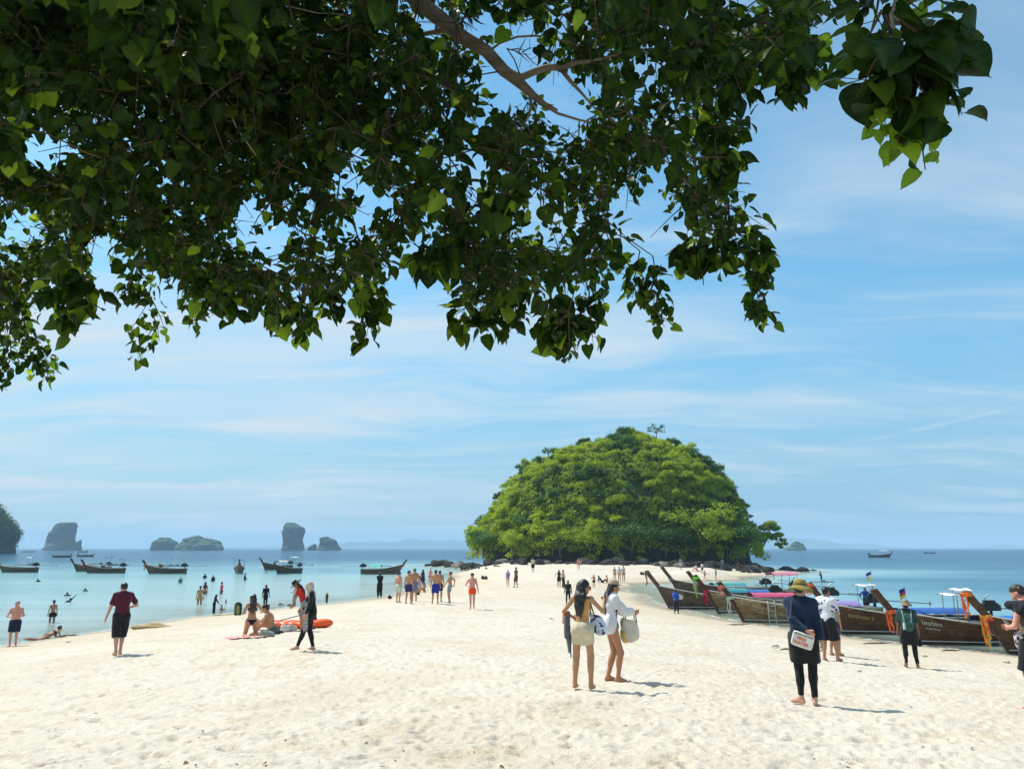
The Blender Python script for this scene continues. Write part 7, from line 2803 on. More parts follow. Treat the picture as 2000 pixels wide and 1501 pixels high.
# where the canopy stands against the sky; clumps are dealt through its depth, each at its own distance
CANOPY = [(-160, -40), (-160, 600), (-60, 640), (20, 600), (70, 560), (120, 520), (160, 540), (172, 470), (215, 430), (260, 490), (330, 500), (395, 530), (470, 545), (540, 580), (610, 575), (680, 545),
          (720, 520), (765, 500), (790, 440), (830, 405), (870, 480), (910, 570), (985, 575), (1035, 500), (1075, 575), (1110, 610), (1155, 590), (1178, 510), (1200, 455), (1240, 440), (1265, 520), (1300, 540),
          (1312, 440), (1345, 440), (1395, 440), (1425, 400), (1392, 370), (1398, 290), (1402, 215), (1412, 140), (1465, 125), (1500, 112), (1530, 120), (1570, 85), (1600, 40), (1610, -40)]
GAPS = [(1018, 88, 42, 58), (1062, 165, 30, 22), (832, 52, 22, 26), (962, 160, 26, 26), (712, 400, 26, 48), (478, 432, 20, 46), (545, 470, 20, 40), (196, 520, 24, 60), (1048, 398, 24, 42), (1222, 385, 14, 26),
        (45, 445, 34, 26), (75, 300, 32, 14), (128, 290, 18, 10), (1105, 165, 26, 26), (940, 240, 16, 14), (700, 300, 14, 20), (1275, 470, 20, 26), (600, 395, 12, 30), (860, 380, 14, 14)]
limb_px = [(700, -150, 5.9, 0.075), (760, -62, 5.75, 0.066), (815, 2, 5.6, 0.060), (870, 45, 5.5, 0.055), (905, 74, 5.45, 0.050), (950, 100, 5.4, 0.045), (984, 138, 5.35, 0.042), (1015, 162, 5.3, 0.036), (1042, 187, 5.25, 0.026), (1064, 205, 5.2, 0.020), (1088, 217, 5.2, 0.014)]
tree_e = empty('beach_tree', (-3.8, -2.6, ground(-3.8, -2.6) - 0.05), 'big leafy beach tree whose dark boughs overhang the top of the view', 'tree')
TB = np.array(tree_e.location)


def part(mb, name, mat, kind=None):
    me = mb.mesh(name, mat)
    me.transform(Matrix.Translation(-Vector(TB)))
    o = link(name, me, tree_e)
    if kind:
        o['kind'] = kind
    return o


limb = [at_depth(u, v, D) for u, v, D, r in limb_px]
trunk_top = np.array((-2.9, -0.6, 6.6))
mb = MB()
mb.tube([TB + V3(0, 0, -0.3), TB + V3(0.05, 0.1, 0.9), TB + V3(0.3, 0.7, 2.6), trunk_top], [0.42, 0.30, 0.24, 0.19], 12)
part(mb, 'trunk', m_bark)
mb = MB()
mb.tube([trunk_top - V3(0, 0, 0.4), (trunk_top + limb[0]) / 2 + V3(0, 0, 0.35)] + limb, [0.17, 0.12] + [r for *_, r in limb_px], 10)
part(mb, 'branch', m_bark)


def branch(px, name='branch'):
    pts = [at_depth(u, v, D) for u, v, D, r in px]
    mb_ = MB()
    mb_.tube(pts, [q[3] for q in px], 7)
    part(mb_, name, m_bark)
    return pts


NODES = list(limb)
NODES += branch([(984, 138, 5.35, 0.03), (1018, 152, 5.3, 0.027), (1045, 140, 5.25, 0.025), (1072, 131, 5.2, 0.023), (1098, 134, 5.15, 0.02), (1125, 122, 5.1, 0.016), (1152, 120, 5.0, 0.010), (1230, 100, 5.0, 0.007), (1330, 90, 5.1, 0.006), (1450, 60, 5.2, 0.005)])
NODES += branch([(1096, 136, 5.15, 0.016), (1115, 160, 5.15, 0.014), (1134, 180, 5.15, 0.010), (1165, 215, 5.2, 0.006), (1230, 260, 5.4, 0.006), (1320, 330, 5.6, 0.006), (1400, 430, 5.7, 0.005)])
NODES += branch([(884, 56, 5.5, 0.022), (850, 62, 5.6, 0.019), (815, 70, 5.8, 0.015), (780, 68, 6.0, 0.011), (700, 90, 6.2, 0.010), (600, 130, 6.4, 0.009), (480, 200, 6.6, 0.008), (340, 270, 6.8, 0.007), (200, 330, 7.0, 0.006)])
NODES += branch([(1036, 182, 5.25, 0.013), (1037, 205, 5.25, 0.010), (1034, 225, 5.25, 0.008), (1022, 245, 5.3, 0.005), (1010, 320, 5.5, 0.005), (990, 420, 5.8, 0.004)])
NODES += branch([(1060, 203, 5.2, 0.012), (1090, 222, 5.2, 0.010), (1130, 234, 5.25, 0.008), (1200, 250, 5.3, 0.006)])
NODES += branch([(950, 105, 5.45, 0.010), (975, 85, 5.45, 0.009), (1010, 72, 5.4, 0.008), (1045, 70, 5.4, 0.008), (1100, 80, 5.3, 0.006), (1150, 92, 5.2, 0.005)])
branch([(352, 98, 4.3, 0.006), (382, 136, 4.35, 0.006), (420, 180, 4.4, 0.0055), (444, 205, 4.45, 0.005), (462, 250, 4.5, 0.0045), (500, 303, 4.6, 0.003)])
branch([(500, -10, 4.6, 0.004), (560, 12, 4.6, 0.004), (620, 26, 4.6, 0.0035), (665, 28, 4.6, 0.003), (720, 45, 4.7, 0.0025)])
branch([(712, -10, 5.0, 0.005), (770, 52, 5.0, 0.005), (820, 115, 5.05, 0.0045), (870, 175, 5.1, 0.004), (950, 270, 5.2, 0.003)])
# boughs above the picture that carry the leaf roof added for shade
for px in ([(700, -150, 5.9, 0.06), (500, -220, 5.8, 0.05), (250, -260, 5.8, 0.04), (0, -260, 6.0, 0.03), (-250, -150, 6.4, 0.02)],
           [(760, -62, 5.75, 0.05), (950, -220, 5.6, 0.04), (1200, -300, 5.4, 0.03), (1450, -280, 5.0, 0.022)],
           [(500, -220, 5.8, 0.04), (380, -60, 6.2, 0.03), (220, 60, 6.6, 0.022), (60, 200, 7.0, 0.015), (-60, 380, 7.2, 0.009), (-40, 520, 7.2, 0.006)],
           [(950, -220, 5.6, 0.03), (900, -400, 6.2, 0.03), (700, -560, 6.8, 0.02), (400, -620, 7.2, 0.015)],
           [(1450, -280, 5.0, 0.020), (1640, -240, 3.9, 0.016), (1745, -140, 3.0, 0.011), (1765, -40, 2.55, 0.008)]):
    NODES += branch(px)

clumps = []
while len(clumps) < 1150:
    u, v = TR.uniform(-160, 1610), TR.uniform(-40, 640)
    if not inside(u, v, CANOPY):
        continue
    if any(((u - g[0]) / (g[2] + 20)) ** 2 + ((v - g[1]) / (g[3] + 18)) ** 2 < 1 for g in GAPS):
        continue
    if float(vnoise2(np.array([u / 85.0]), np.array([v / 70.0]), 9)[0]) + 0.5 * float(vnoise2(np.array([u / 40.0]), np.array([v / 36.0]), 19)[0]) < (-0.75 if u < 760 else -0.28):
        continue
    if u < 170 and v > 420:
        D = TR.uniform(6.6, 7.6)
    else:
        D = TR.uniform(4.2, 7.4) if v < 330 else TR.uniform(4.9, 6.9)
    # thinner towards the open right side
    if u > 1180 and TR.random() < 0.22:
        continue
    if 900 < u < 1180 and v < 260 and TR.random() < 0.35:
        continue
    clumps.append((u, v, D))
n_seen = len(clumps)
while len(clumps) < n_seen + 760:
    c_ = (TR.uniform(-500, 1500), TR.uniform(-950, -60), TR.uniform(2.7, 9.0))
    q_ = at_depth(*c_)
    # unseen roof leaves added for shade, cut back so sun reaches the seaward edge
    if q_[1] - 0.349 * q_[2] < 2.95:
        clumps.append(c_)
cp = [(at_depth(*c), c) for c in clumps]
lm = np.array(NODES)
cp.sort(key=lambda q: np.min(np.sum((lm - q[0]) ** 2, 1)))
nodes = [np.array(q) for q in NODES]
for p, (u, v, D) in cp:
    A = np.array(nodes)
    d2 = np.sum((A - p) ** 2, 1)
    q = nodes[int(np.argmin(d2))]
    L = math.sqrt(float(np.min(d2)))
    if L > 1e-3 and L < 1.6:
        mid = (p + q) / 2 + V3(*TR.normal(0, 0.05, 3)) * L + V3(0, 0, 0.12 * L)
        r0 = 0.004 + 0.003 * min(L, 1)
        TWIGS.tube([q, mid, p], [r0 * 1.3, r0, r0 * 0.7], 4, caps=False)
    nodes.append(p)
    big = 0.094 if v < 200 else 0.084
    sz = big * TR.uniform(0.62, 1.15)
    if u < 170 and v > 420:
        sz = 0.078
    ns = 3
    for k in range(ns):
        dr = V3(*TR.normal(0, 1, 3))
        dr[2] -= 0.55
        spray(dr, p, TR.uniform(0.16, 0.30), 6 if v > -60 else 6, sz if v > -60 else sz * 1.25, 0.04 if v > 380 else 0.015)

# shoots that hang free below the mass, each read from the photograph
for (u0, v0, u1, v1, D, n, size) in [
    (300, 520, 300, 688, 6.6, 15, 0.075), (272, 515, 250, 572, 6.5, 9, 0.085), (372, 540, 380, 628, 6.6, 10, 0.075), (735, 520, 718, 650, 6.3, 13, 0.095), (700, 540, 735, 600, 6.2, 7, 0.10),
    (585, 570, 585, 645, 6.2, 9, 0.10), (540, 560, 545, 630, 6.2, 7, 0.11), (640, 540, 645, 600, 6.0, 6, 0.115), (470, 520, 445, 600, 5.9, 8, 0.12), (420, 520, 405, 590, 5.9, 6, 0.12),
    (920, 560, 905, 628, 5.8, 10, 0.10), (950, 560, 955, 645, 5.8, 10, 0.10), (1010, 540, 998, 640, 5.7, 9, 0.09), (1075, 560, 1078, 660, 5.6, 13, 0.10), (1105, 580, 1100, 672, 5.6, 13, 0.10), (1150, 560, 1155, 650, 5.6, 11, 0.10),
    (1275, 500, 1285, 618, 6.0, 14, 0.085), (1250, 490, 1238, 575, 6.0, 9, 0.085), (1455, 470, 1490, 540, 5.6, 12, 0.085), (1478, 540, 1485, 625, 5.6, 9, 0.085), (1430, 440, 1480, 500, 5.6, 9, 0.085), (1370, 470, 1345, 505, 5.5, 10, 0.11), (1395, 460, 1410, 505, 5.5, 8, 0.11),
    (850, 470, 845, 500, 5.0, 6, 0.13), (110, 540, 125, 630, 5.2, 8, 0.10), (160, 520, 175, 590, 5.2, 8, 0.12), (140, 430, 150, 560, 5.4, 10, 0.12), (40, 600, 75, 720, 7.4, 16, 0.075), (60, 640, 95, 725, 7.4, 12, 0.075), (20, 640, 20, 750, 7.4, 13, 0.075), (-10, 600, 0, 740, 7.4, 14, 0.075), (35, 560, 50, 660, 7.2, 14, 0.075),
    (1545, 110, 1548, 185, 5.0, 10, 0.09), (1580, 70, 1590, 130, 4.8, 10, 0.10), (1440, 140, 1450, 165, 5.1, 7, 0.11), (1405, 300, 1410, 320, 5.3, 8, 0.12), (1395, 230, 1412, 260, 5.3, 7, 0.11), (1375, 345, 1400, 360, 5.6, 6, 0.07),
    (1000, 40, 1020, 15, 5.0, 6, 0.10), (1075, 20, 1035, 40, 5.0, 6, 0.12), (990, 95, 1030, 105, 5.1, 5, 0.12), (350, 50, 340, 100, 3.6, 6, 0.102), (60, 140, 50, 160, 3.8, 6, 0.086), (280, 10, 275, 40, 3.4, 5, 0.094), (460, 20, 455, 60, 3.6, 5, 0.098), (0, 240, 5, 270, 3.8, 5, 0.086),
    (1060, 340, 1055, 390, 4.3, 7, 0.094), (880, 340, 870, 370, 4.3, 6, 0.098), (990, 370, 975, 400, 4.3, 6, 0.094),
]:
    a, b = at_depth(u0, v0, D), at_depth(u1, v1, D)
    d = b - a
    A = np.array(nodes)
    q = nodes[int(np.argmin(np.sum((A - a) ** 2, 1)))]
    if np.linalg.norm(q - a) < 1.4:
        TWIGS.tube([q, (q + a) / 2 + V3(0, 0, 0.03), a], [0.005, 0.0045, 0.004], 5, caps=False)
    Ld = np.linalg.norm(d)
    spray(d + V3(0, 0, 0.1) * Ld, a, Ld * 0.95, n, size * 1.05, 0.12, 0.7)
    for q_ in range(5):
        f_ = (0.2, 0.42, 0.58, 0.72, 0.86)[q_]
        spray(d / Ld + V3(*TR.normal(0, 0.6, 3)), a + d * f_, max(Ld * 0.3, 0.10), max(n // 2, 5), size * 1.05, 0.15, 0.8)

# the near bough at the upper right
for (u0, v0, u1, v1, D, n, size, young) in [
    (1765, -40, 1760, 60, 2.55, 6, 0.09, 0), (1765, -30, 1830, 20, 2.5, 6, 0.10, 0.1), (1765, 20, 1720, 100, 2.5, 7, 0.13, 0), (1770, 30, 1800, 120, 2.45, 8, 0.15, 0), (1800, 40, 1870, 110, 2.4, 8, 0.16, 0), (1790, 90, 1850, 190, 2.4, 8, 0.15, 0),
    (1770, 90, 1730, 170, 2.4, 6, 0.15, 0), (1830, 150, 1870, 230, 2.45, 7, 0.14, 0), (1820, 120, 1800, 200, 2.5, 7, 0.13, 0), (1850, 60, 1890, 120, 2.4, 4, 0.12, 0), (1690, -30, 1700, 0, 2.6, 6, 0.07, 0.0), (1870, -60, 1865, -10, 2.5, 4, 0.09, 0.2), (1800, 60, 1850, 150, 2.42, 8, 0.13, 0), (1780, 60, 1770, 150, 2.42, 7, 0.12, 0), (1840, 60, 1840, 140, 2.4, 7, 0.13, 0),
    (1790, 190, 1775, 225, 2.5, 4, 0.085, 1.0), (1795, 200, 1800, 255, 2.5, 4, 0.085, 0.8), (1795, 220, 1800, 290, 2.5, 6, 0.09, 1.0), (1830, 230, 1850, 300, 2.5, 5, 0.08, 0.7), (1810, 200, 1830, 260, 2.5, 6, 0.09, 0.8),
]:
    a, b = at_depth(u0 - 42, v0, D), at_depth(u1 - 42, v1 + 8, D)
    spray(b - a + V3(0, 0, 0.05), a, np.linalg.norm(b - a), n + 3, size * 0.78, young, 0.75)
branch([(1765, -40, 2.55, 0.008), (1740, 30, 2.5, 0.0065), (1753, 90, 2.45, 0.0055), (1778, 150, 2.45, 0.004), (1757, 215, 2.5, 0.0025), (1743, 262, 2.5, 0.002)])
branch([(1740, 30, 2.5, 0.005), (1770, 50, 2.45, 0.0045), (1820, 70, 2.4, 0.003)])

# leaf sprays added out of the picture to keep the sun off that bough
for k in range(46):
    c0 = at_depth(TR.uniform(1660, 1920), TR.uniform(-20, 190), 2.45) + np.array(SUN_DIR) * TR.uniform(1.1, 2.6)
    c0 = c0 + TR.normal(0, 0.12, 3)
    spray(V3(*TR.normal(0, 1, 3)), c0, 0.3, 7, 0.14, 0.0)
for k in range(60):  # unseen sprays added to shade the near leaves at upper left
    c0 = at_depth(TR.uniform(-80, 560), TR.uniform(-40, 300), TR.uniform(3.4, 4.6)) + np.array(SUN_DIR) * TR.uniform(0.9, 2.6)
    if c0[1] - 0.349 * c0[2] < 2.95:
        spray(V3(*TR.normal(0, 1, 3)), c0, 0.3, 7, 0.13, 0.0)
POS, DIR, NRM, SIZ = (np.array(q) for q in (LV.pos, LV.dir, LV.nrm, LV.size))
YNG = np.array(LV.young)
SIDE = np.cross(DIR, NRM)
# rank by how large each shows in the picture
ctr = POS + DIR * (SIZ * 0.5)[:, None]
rel = ctr - np.array((0, 0, CAM_H))
dep = rel[:, 1] * CP + rel[:, 2] * SP
hei = -rel[:, 1] * SP + rel[:, 2] * CP
uu = 1000 + FPX * rel[:, 0] / np.maximum(dep, 0.1)
vv = 750.5 - FPX * hei / np.maximum(dep, 0.1)
vis = (dep > 0.5) & (uu > -20) & (uu < 2020) & (vv > -20) & (vv < 800)
# the limb is bare, and the sky shows through round it
keep = np.ones(len(POS), bool)
for (x0, y0, D0, r0), (x1, y1, D1, r1) in zip(limb_px[1:-1], limb_px[2:]):
    L2 = (x1 - x0) ** 2 + (y1 - y0) ** 2
    tt = np.clip(((uu - x0) * (x1 - x0) + (vv - y0) * (y1 - y0)) / L2, 0, 1)
    dd = np.hypot(uu - x0 - tt * (x1 - x0), vv - y0 - tt * (y1 - y0))
    keep &= ~((dd < 26 + r0 * 250) & (dep < D0 + 0.05) & vis)
rnd = TR.random(len(POS))
for g in GAPS:
    keep &= ~((((uu - g[0]) / (g[2] * 0.95)) ** 2 + ((vv - g[1]) / (g[3] * 0.95)) ** 2 < 1) & vis & (rnd < 0.9))
POS, DIR, NRM, SIZ, YNG, SIDE, uu, vv, dep, vis = (q[keep] for q in (POS, DIR, NRM, SIZ, YNG, SIDE, uu, vv, dep, vis))
show = np.where(vis, SIZ / np.maximum(dep, 0.1), 0)
order = np.argsort(-show)
# leave out those hidden behind an already chosen nearer leaf
chosen = []
grid_d = {}
for i in np.argsort(dep):
    if not vis[i]:
        continue
    key = (int(uu[i] // 22), int(vv[i] // 22))
    if key in grid_d:
        continue
    grid_d[key] = i
    chosen.append(i)
chosen = sorted(chosen, key=lambda i: -show[i])[:296]
cs = set(int(i) for i in chosen)
leaf_me = {}
for yk, mat in ((False, m_leaf), (True, m_young)):
    for k, (V, F, ve) in enumerate(FINE):
        leaf_me[(yk, k)] = attr(mesh_np('leaf', V, F, mat), 'vein', ve)
for i in chosen:
    k = int(i) % len(FINE)
    o = bpy.data.objects.new('leaf', leaf_me[(bool(YNG[i]), k)])
    COL.objects.link(o)
    o.parent = tree_e
    s = SIZ[i]
    M = Matrix(((SIDE[i, 0] * s, DIR[i, 0] * s, NRM[i, 0] * s, POS[i, 0] - TB[0]), (SIDE[i, 1] * s, DIR[i, 1] * s, NRM[i, 1] * s, POS[i, 1] - TB[1]), (SIDE[i, 2] * s, DIR[i, 2] * s, NRM[i, 2] * s, POS[i, 2] - TB[2]), (0, 0, 0, 1)))
    o.matrix_local = M
for yk, mat in ((False, m_leaf), (True, m_young)):
    VV, FF, VE = [], [], []
    off = 0
    for k, (V, F, ve) in enumerate(LEAVES + [PLAIN]):
        idx = np.array([i for i in range(len(POS)) if (i % len(LEAVES) if vis[i] else len(LEAVES)) == k and i not in cs and bool(YNG[i]) == yk], int)
        if len(idx) == 0:
            continue
        s = SIZ[idx][:, None, None]
        P = POS[idx][:, None, :] + s * (V[None, :, 0:1] * SIDE[idx][:, None, :] + V[None, :, 1:2] * DIR[idx][:, None, :] + V[None, :, 2:3] * NRM[idx][:, None, :])
        n_ = len(V)
        VV.append(P.reshape(-1, 3))
        FF.append((F[None] + (np.arange(len(idx)) * n_)[:, None, None] + off).reshape(-1, 4))
        VE.append(np.tile(ve, len(idx)))
        off += len(idx) * n_
    me = attr(mesh_np('foliage', np.concatenate(VV) - TB, np.concatenate(FF), mat), 'vein', np.concatenate(VE))
    o = link('foliage' if not yk else 'young_foliage', me, tree_e)
    o['kind'] = 'stuff'
part(TWIGS, 'twigs', m_twig, 'stuff')

# ------------------------------------------------------------------ things lying about
def put(name, u, v, label, cat, group=None, water=False, dz=0.0, rz=0.0):
    q = on_ground(u, v, 0.0 if water else -9.0)
    return empty(name, (q[0], q[1], q[2] + dz), label, cat, group, rz)


# orange kayak
e = put('kayak', 574, 1227, 'bright orange sit-on-top kayak lying on the sand behind the woman in the black swimsuit', 'kayak', dz=0.0, rz=0.02)
b = Blob()
for x in np.linspace(-1.25, 1.25, 9):
    w = 0.36 * (1 - (abs(x) / 1.45) ** 2.4) + 0.06
    b.ell((x, 0, 0.17 + 0.05 * (x / 1.25) ** 2), (0.30, w, 0.16), None, 0.10)
b.ell((0.35, 0, 0.36), (0.42, 0.22, 0.13), None, 0.05, None, True)
b.ell((-0.55, 0, 0.36), (0.36, 0.22, 0.13), None, 0.05, None, True)
V, F = b.mesh(0.03)
link('hull', mesh_np('hull', V, F, simple_mat('kayak_orange', (0.85, 0.115, 0.02), 0.35, 0.45, 0.08, 3.0)), e)
for x, s in ((0.72, 1), (-0.98, 1)):
    bb = Blob()
    bb.ell((x, 0, 0.36), (0.07, 0.22, 0.17), frame(V3(0.3, 0, 1), V3(1, 0, 0)), 0.03)
    V, F = bb.mesh(0.03)
    link('seat_back', mesh_np('seat_back', V, F, cloth_mat('kayak_seat', (0.03, 0.03, 0.035))), e)
for sd in (-1, 1):
    MB().tube([(-1.15, sd * 0.22, 0.30), (-1.1, sd * 0.25, 0.35), (-1.0, sd * 0.25, 0.32)], 0.02, 6).build('grab_handle', m_black, e)
e = put('paddle', 545, 1228, 'paddle leaning across the orange kayak', 'paddle', rz=0.4)
MB().tube([(0.0, 0.0, 0.33), (0.9, 0.1, 0.52)], 0.018, 6).build('shaft', m_black, e)
bb = Blob()
bb.ell((-0.18, -0.02, 0.30), (0.22, 0.09, 0.03), None, 0.02)
V, F = bb.mesh(0.02)
link('blade', mesh_np('blade', V, F, cloth_mat('paddle_red', (0.45, 0.05, 0.04))), e)


def sheet_cloth(e, w, d, mat, seed, hump=0.05, name='cloth', z=0.02):
    x = np.linspace(-w / 2, w / 2, 22)
    y = np.linspace(-d / 2, d / 2, 16)
    X, Y = np.meshgrid(x, y, indexing='ij')
    L = np.array(e.location)
    H = ground_np(X + L[0], Y + L[1]) - L[2]
    Z = H + z + hump * np.abs(vnoise2(X * 3 + seed, Y * 3, seed)) + hump * 0.5 * np.abs(vnoise2(X * 8, Y * 8 + seed, seed + 1))
    Xw = X + 0.05 * vnoise2(Y * 3, X * 2, seed + 2)
    Yw = Y + 0.05 * vnoise2(X * 3, Y * 2, seed + 3)
    P = [[(Xw[i, j], Yw[i, j], Z[i, j]) for j in range(len(y))] for i in range(len(x))]
    mb = MB().grid(P)
    return mb.build(name, mat, e)


e = put('towel', 488, 1246, 'crumpled pink towel spread under the kneeling woman in the black bikini', 'towel')
sheet_cloth(e, 1.5, 0.9, cloth_mat('towel_pink', (0.62, 0.26, 0.24), 'blotch', (0.66, 0.42, 0.38), 5.0), 3, 0.06)


def soft_bag(u, v, label, col, key, w, h, cat='bag', name='bag', straps=True):
    e = put(name, u, v, label, cat)
    b = Blob()
    b.ell((0, 0, h * 0.45), (w, w * 0.7, h * 0.55), None, 0.05)
    b.ell((w * 0.5, 0.03, h * 0.35), (w * 0.6, w * 0.6, h * 0.45), None, 0.06)
    b.ell((-w * 0.3, -0.02, h * 0.75), (w * 0.5, w * 0.45, h * 0.35), None, 0.06)
    V, F = b.mesh(max(0.02, w / 10), 0.012, 9.0, int(u))
    link('body', mesh_np('body', V, F, cloth_mat('bag_' + key, col)), e)
    if straps:
        MB().tube([(-w * 0.5, -w * 0.4, h * 0.7), (-w * 0.3, -w * 0.5, h * 1.15), (w * 0.3, -w * 0.5, h * 1.1), (w * 0.5, -w * 0.4, h * 0.6)], 0.015, 6).build('strap', cloth_mat('strap_' + key, tuple(c * 0.6 for c in col)), e)
    return e


soft_bag(519, 1245, 'slumped grey green bag in front of the bare backed sitting person', (0.25, 0.27, 0.22), 'grey_green', 0.26, 0.24)
soft_bag(556, 1234, 'white cloth bag left of the other white bundle, beside the orange kayak', (0.62, 0.60, 0.58), 'white1', 0.17, 0.26)
soft_bag(570, 1233, 'pale grey cloth bundle right of the white bag, beside the orange kayak', (0.52, 0.50, 0.50), 'white2', 0.17, 0.24)
soft_bag(546, 1237, 'small dark navy bundle between the sitting person and the white bags', (0.02, 0.03, 0.07), 'navy', 0.13, 0.12, straps=False)
e = put('backpack', 464, 1201, 'upright dark green and khaki backpack standing on the sand near the water', 'backpack')
b = Blob()
for z in (0.14, 0.32, 0.50):
    b.ell((0, 0, z), (0.20, 0.13, 0.16), None, 0.04)
b.cone((-0.13, 0, 0.08), (-0.13, 0, 0.58), 0.09, 0.08, 0.04)
b.cone((0.13, 0, 0.08), (0.13, 0, 0.58), 0.09, 0.08, 0.04)
V, F = b.mesh(0.025, 0.01, 9.0)
link('body', mesh_np('body', V, F, cloth_mat('pack_dark', (0.022, 0.035, 0.022))), e)
b = Blob()
b.cone((0.05, -0.12, 0.14), (0.05, -0.12, 0.46), 0.10, 0.09, 0.03, None, False, (V3(0, 1, 0), 0.5))
V, F = b.mesh(0.025, 0.006, 9.0)
link('pocket', mesh_np('pocket', V, F, cloth_mat('pack_khaki', (0.26, 0.25, 0.09))), e)
b = Blob()
b.ell((0, 0, 0.66), (0.16, 0.11, 0.07), None, 0.03)
V, F = b.mesh(0.025, 0.008, 9.0)
link('lid', mesh_np('lid', V, F, cloth_mat('pack_lid', (0.03, 0.03, 0.03))), e)
for x in (-0.12, -0.03):
    MB().tube([(x, -0.13, 0.10), (x, -0.17, 0.35), (x, -0.10, 0.62)], 0.02, 5).build('strap', cloth_mat('pack_strap', (0.16, 0.22, 0.15)), e)
soft_bag(761, 1169, 'small brown bag on the sand left of the shirtless group', (0.06, 0.035, 0.025), 'brown', 0.16, 0.26)
soft_bag(943, 1131, 'left one of two dark pointed bags on the spit right of the orange trunks', (0.04, 0.04, 0.04), 'twin1', 0.2, 0.42, straps=False)
soft_bag(949, 1131, 'right one of two dark pointed bags on the spit right of the orange trunks', (0.05, 0.045, 0.04), 'twin2', 0.18, 0.40, straps=False)
soft_bag(1254, 1122, 'brown stump shaped bundle on the sand left of the tall prow', (0.10, 0.065, 0.04), 'stump', 0.3, 0.36, straps=False)
soft_bag(549, 1185, 'dark brown bag beside the yellow mat at the waterline', (0.05, 0.03, 0.025), 'brown2', 0.26, 0.24)
soft_bag(568, 1184, 'second brown bag at the waterline under the man in grey trousers', (0.12, 0.07, 0.05), 'brown3', 0.3, 0.16)
e = put('beach_mat', 520, 1186, 'yellow and cream mat spread at the waterline behind the sitting couple', 'mat')
sheet_cloth(e, 2.6, 1.2, cloth_mat('mat_yellow', (0.62, 0.48, 0.22), 'stripe', (0.66, 0.60, 0.48), 3.0), 9, 0.05)
e = put('beach_mat', 446, 1200, 'sand coloured mat by the green backpack near the water', 'mat')
sheet_cloth(e, 1.7, 0.9, cloth_mat('mat_sand', (0.52, 0.38, 0.22)), 12, 0.06)
# the straw mat heaped at the waterline
e = put('straw_mat', 294, 1226, 'tan woven mat heaped in a low ridge at the waterline behind the maroon man', 'mat')
b = Blob()
b.ell((0, 0, 0.05), (1.0, 0.34, 0.14), None, 0.08)
b.ell((0.15, 0.05, 0.13), (0.5, 0.22, 0.12), None, 0.08)
b.cone((-0.9, 0, 0.03), (0.95, 0.0, 0.06), 0.05, 0.05, 0.05)
V, F = b.mesh(0.035, 0.03, 4.0)
link('mat', mesh_np('mat', V, F, cloth_mat('straw', (0.45, 0.31, 0.15), 'stripe', (0.30, 0.20, 0.09), 6.0)), e)


def stick(u, v, L, ang, label, r=0.03, group='driftwood along the waterlines'):
    e = put('driftwood', u, v, label, 'driftwood', group, rz=ang)
    mb = MB()
    mb.tube([(-L / 2, 0, 0.03), (-L * 0.2, 0.05, 0.05), (L * 0.2, -0.03, 0.05), (L / 2, 0.04, 0.07)], [r * 0.5, r, r * 0.9, r * 0.3], 6)
    mb.tube([(L * 0.1, 0, 0.05), (L * 0.3, 0.14, 0.12)], [r * 0.6, r * 0.2], 5)
    mb.build('stick', simple_mat('driftwood', (0.16, 0.11, 0.07), 0.9, 0.1, 0.3, 9.0), e)
    return e


stick(1712, 1258, 1.4, 0.12, 'forked stick on the wet sand below the dark boat with gold lettering')
stick(1858, 1272, 0.7, -0.1, 'short stick at the waterline right of the person with the green backpack')
stick(52, 1247, 0.9, 0.25, 'dark stick in the shallows beside the heavy man at the far left')
stick(136, 1242, 0.8, 0.2, 'dark stick on the sand behind the woman lying at the water edge')
stick(1442, 1221, 1.2, 0.05, 'thin stick on the sand below the tan boat with the ladder')
stick(640, 1136, 2.2, 0.05, 'dark floating stick in the shallows left of the man all in black')

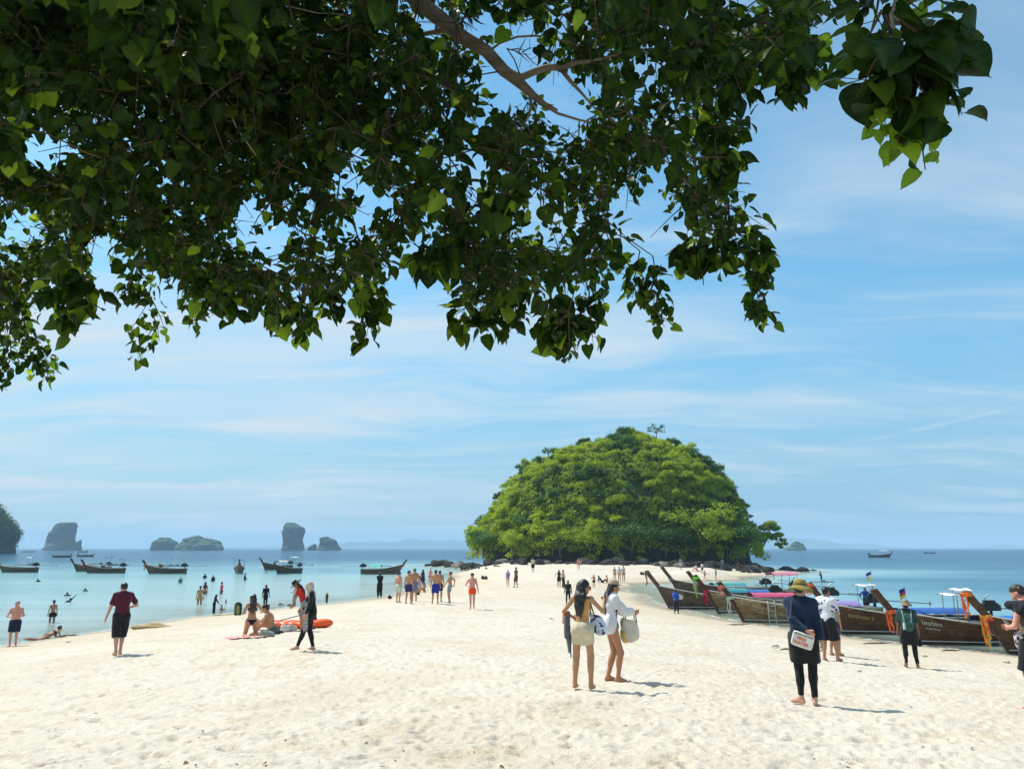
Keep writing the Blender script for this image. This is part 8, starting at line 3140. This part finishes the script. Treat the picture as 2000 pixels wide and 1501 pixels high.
m_peb = simple_mat('pebble', (0.26, 0.20, 0.14), 0.8, 0.2, 0.4, 10.0)
m_cor = simple_mat('coral_bit', (0.55, 0.47, 0.36), 0.8, 0.2, 0.2, 10.0)
m_lf = simple_mat('dry_leaf', (0.17, 0.12, 0.045), 0.8, 0.2, 0.3, 20.0)
m_gl = simple_mat('green_leaf', (0.07, 0.11, 0.03), 0.6, 0.3, 0.3, 20.0)
PEB = []
for k in range(4):
    me = boulder_mesh(40 + k, m_peb if k % 2 else m_cor, 1)
    me.name = 'pebble'
    PEB.append(me)
Vl, Fl, vel = FINE[2]
LFD = mesh_np('fallen_leaf', Vl * np.array((1, 1, 1.3)), Fl, m_lf)
LFG = mesh_np('fallen_leaf', Vl * np.array((1, 1, 1.3)), Fl, m_gl)
GP = 'bits of coral and stone strewn on the sand'
GL = 'dead leaves scattered on the sand'
for (u, v, s, lab) in [(1678, 1310, 0.07, 'dark stone on the sand right of the legs of the man in the flowered shirt'), (1076, 1208, 0.11, 'pale lump of coral on the sand left of the woman in the beige skirt'), (1080, 1210, 0.08, 'smaller lump of coral touching the pale one on the open sand'),
                       (1806, 1281, 0.09, 'dark stone right of the legs of the person with the green backpack'), (1964, 1294, 0.15, 'flat dark stone on the sand left of the man at the right edge'), (134, 1254, 0.12, 'tan stone by the waterline left of the man in maroon'), (210, 1203, 0.0, '')]:
    if not s:
        continue
    q = on_ground(u, v)
    o = link('pebble', PEB[int(u) % 4], None, (q[0], q[1], q[2] + s * 0.2), (0, 0, u), (s * 1.3, s, s * 0.8))
    props(o, lab, 'stone', GP)
for (u, v, s, g, lab) in [(1521, 1264, 0.24, 1, 'green leaf on the sand left of the person in navy'), (1541, 1271, 0.30, 1, 'second green leaf on the sand, partly behind the person in navy')]:
    q = on_ground(u, v)
    o = link('fallen_leaf', LFG, None, (q[0], q[1], q[2] + 0.04), (0.1, 0.15, 1.2), s)
    props(o, lab, 'leaf', GL)
rr = np.random.default_rng(77)
for k in range(120):
    u, v = rr.uniform(-20, 2020), 1501 - 260 * rr.random() ** 1.3
    q = on_ground(u, v)
    if q[2] < 0.3:
        continue
    if rr.random() < 0.55:
        s = rr.uniform(0.006, 0.016)
        o = link('pebble', PEB[k % 4], None, (q[0], q[1], q[2] + s * 0.4), (0, 0, k), (s * 1.3, s, s * 0.8))
        props(o, 'tiny bit of coral or stone lying loose on the trodden sand', 'stone', GP)
    else:
        s = rr.uniform(0.02, 0.05)
        o = link('fallen_leaf', LFD, None, (q[0], q[1], q[2] + 0.012), (rr.uniform(-.4, .4), rr.uniform(-.4, .4), k), s)
        props(o, 'small dry leaf fallen on the trodden sand', 'leaf', GL)
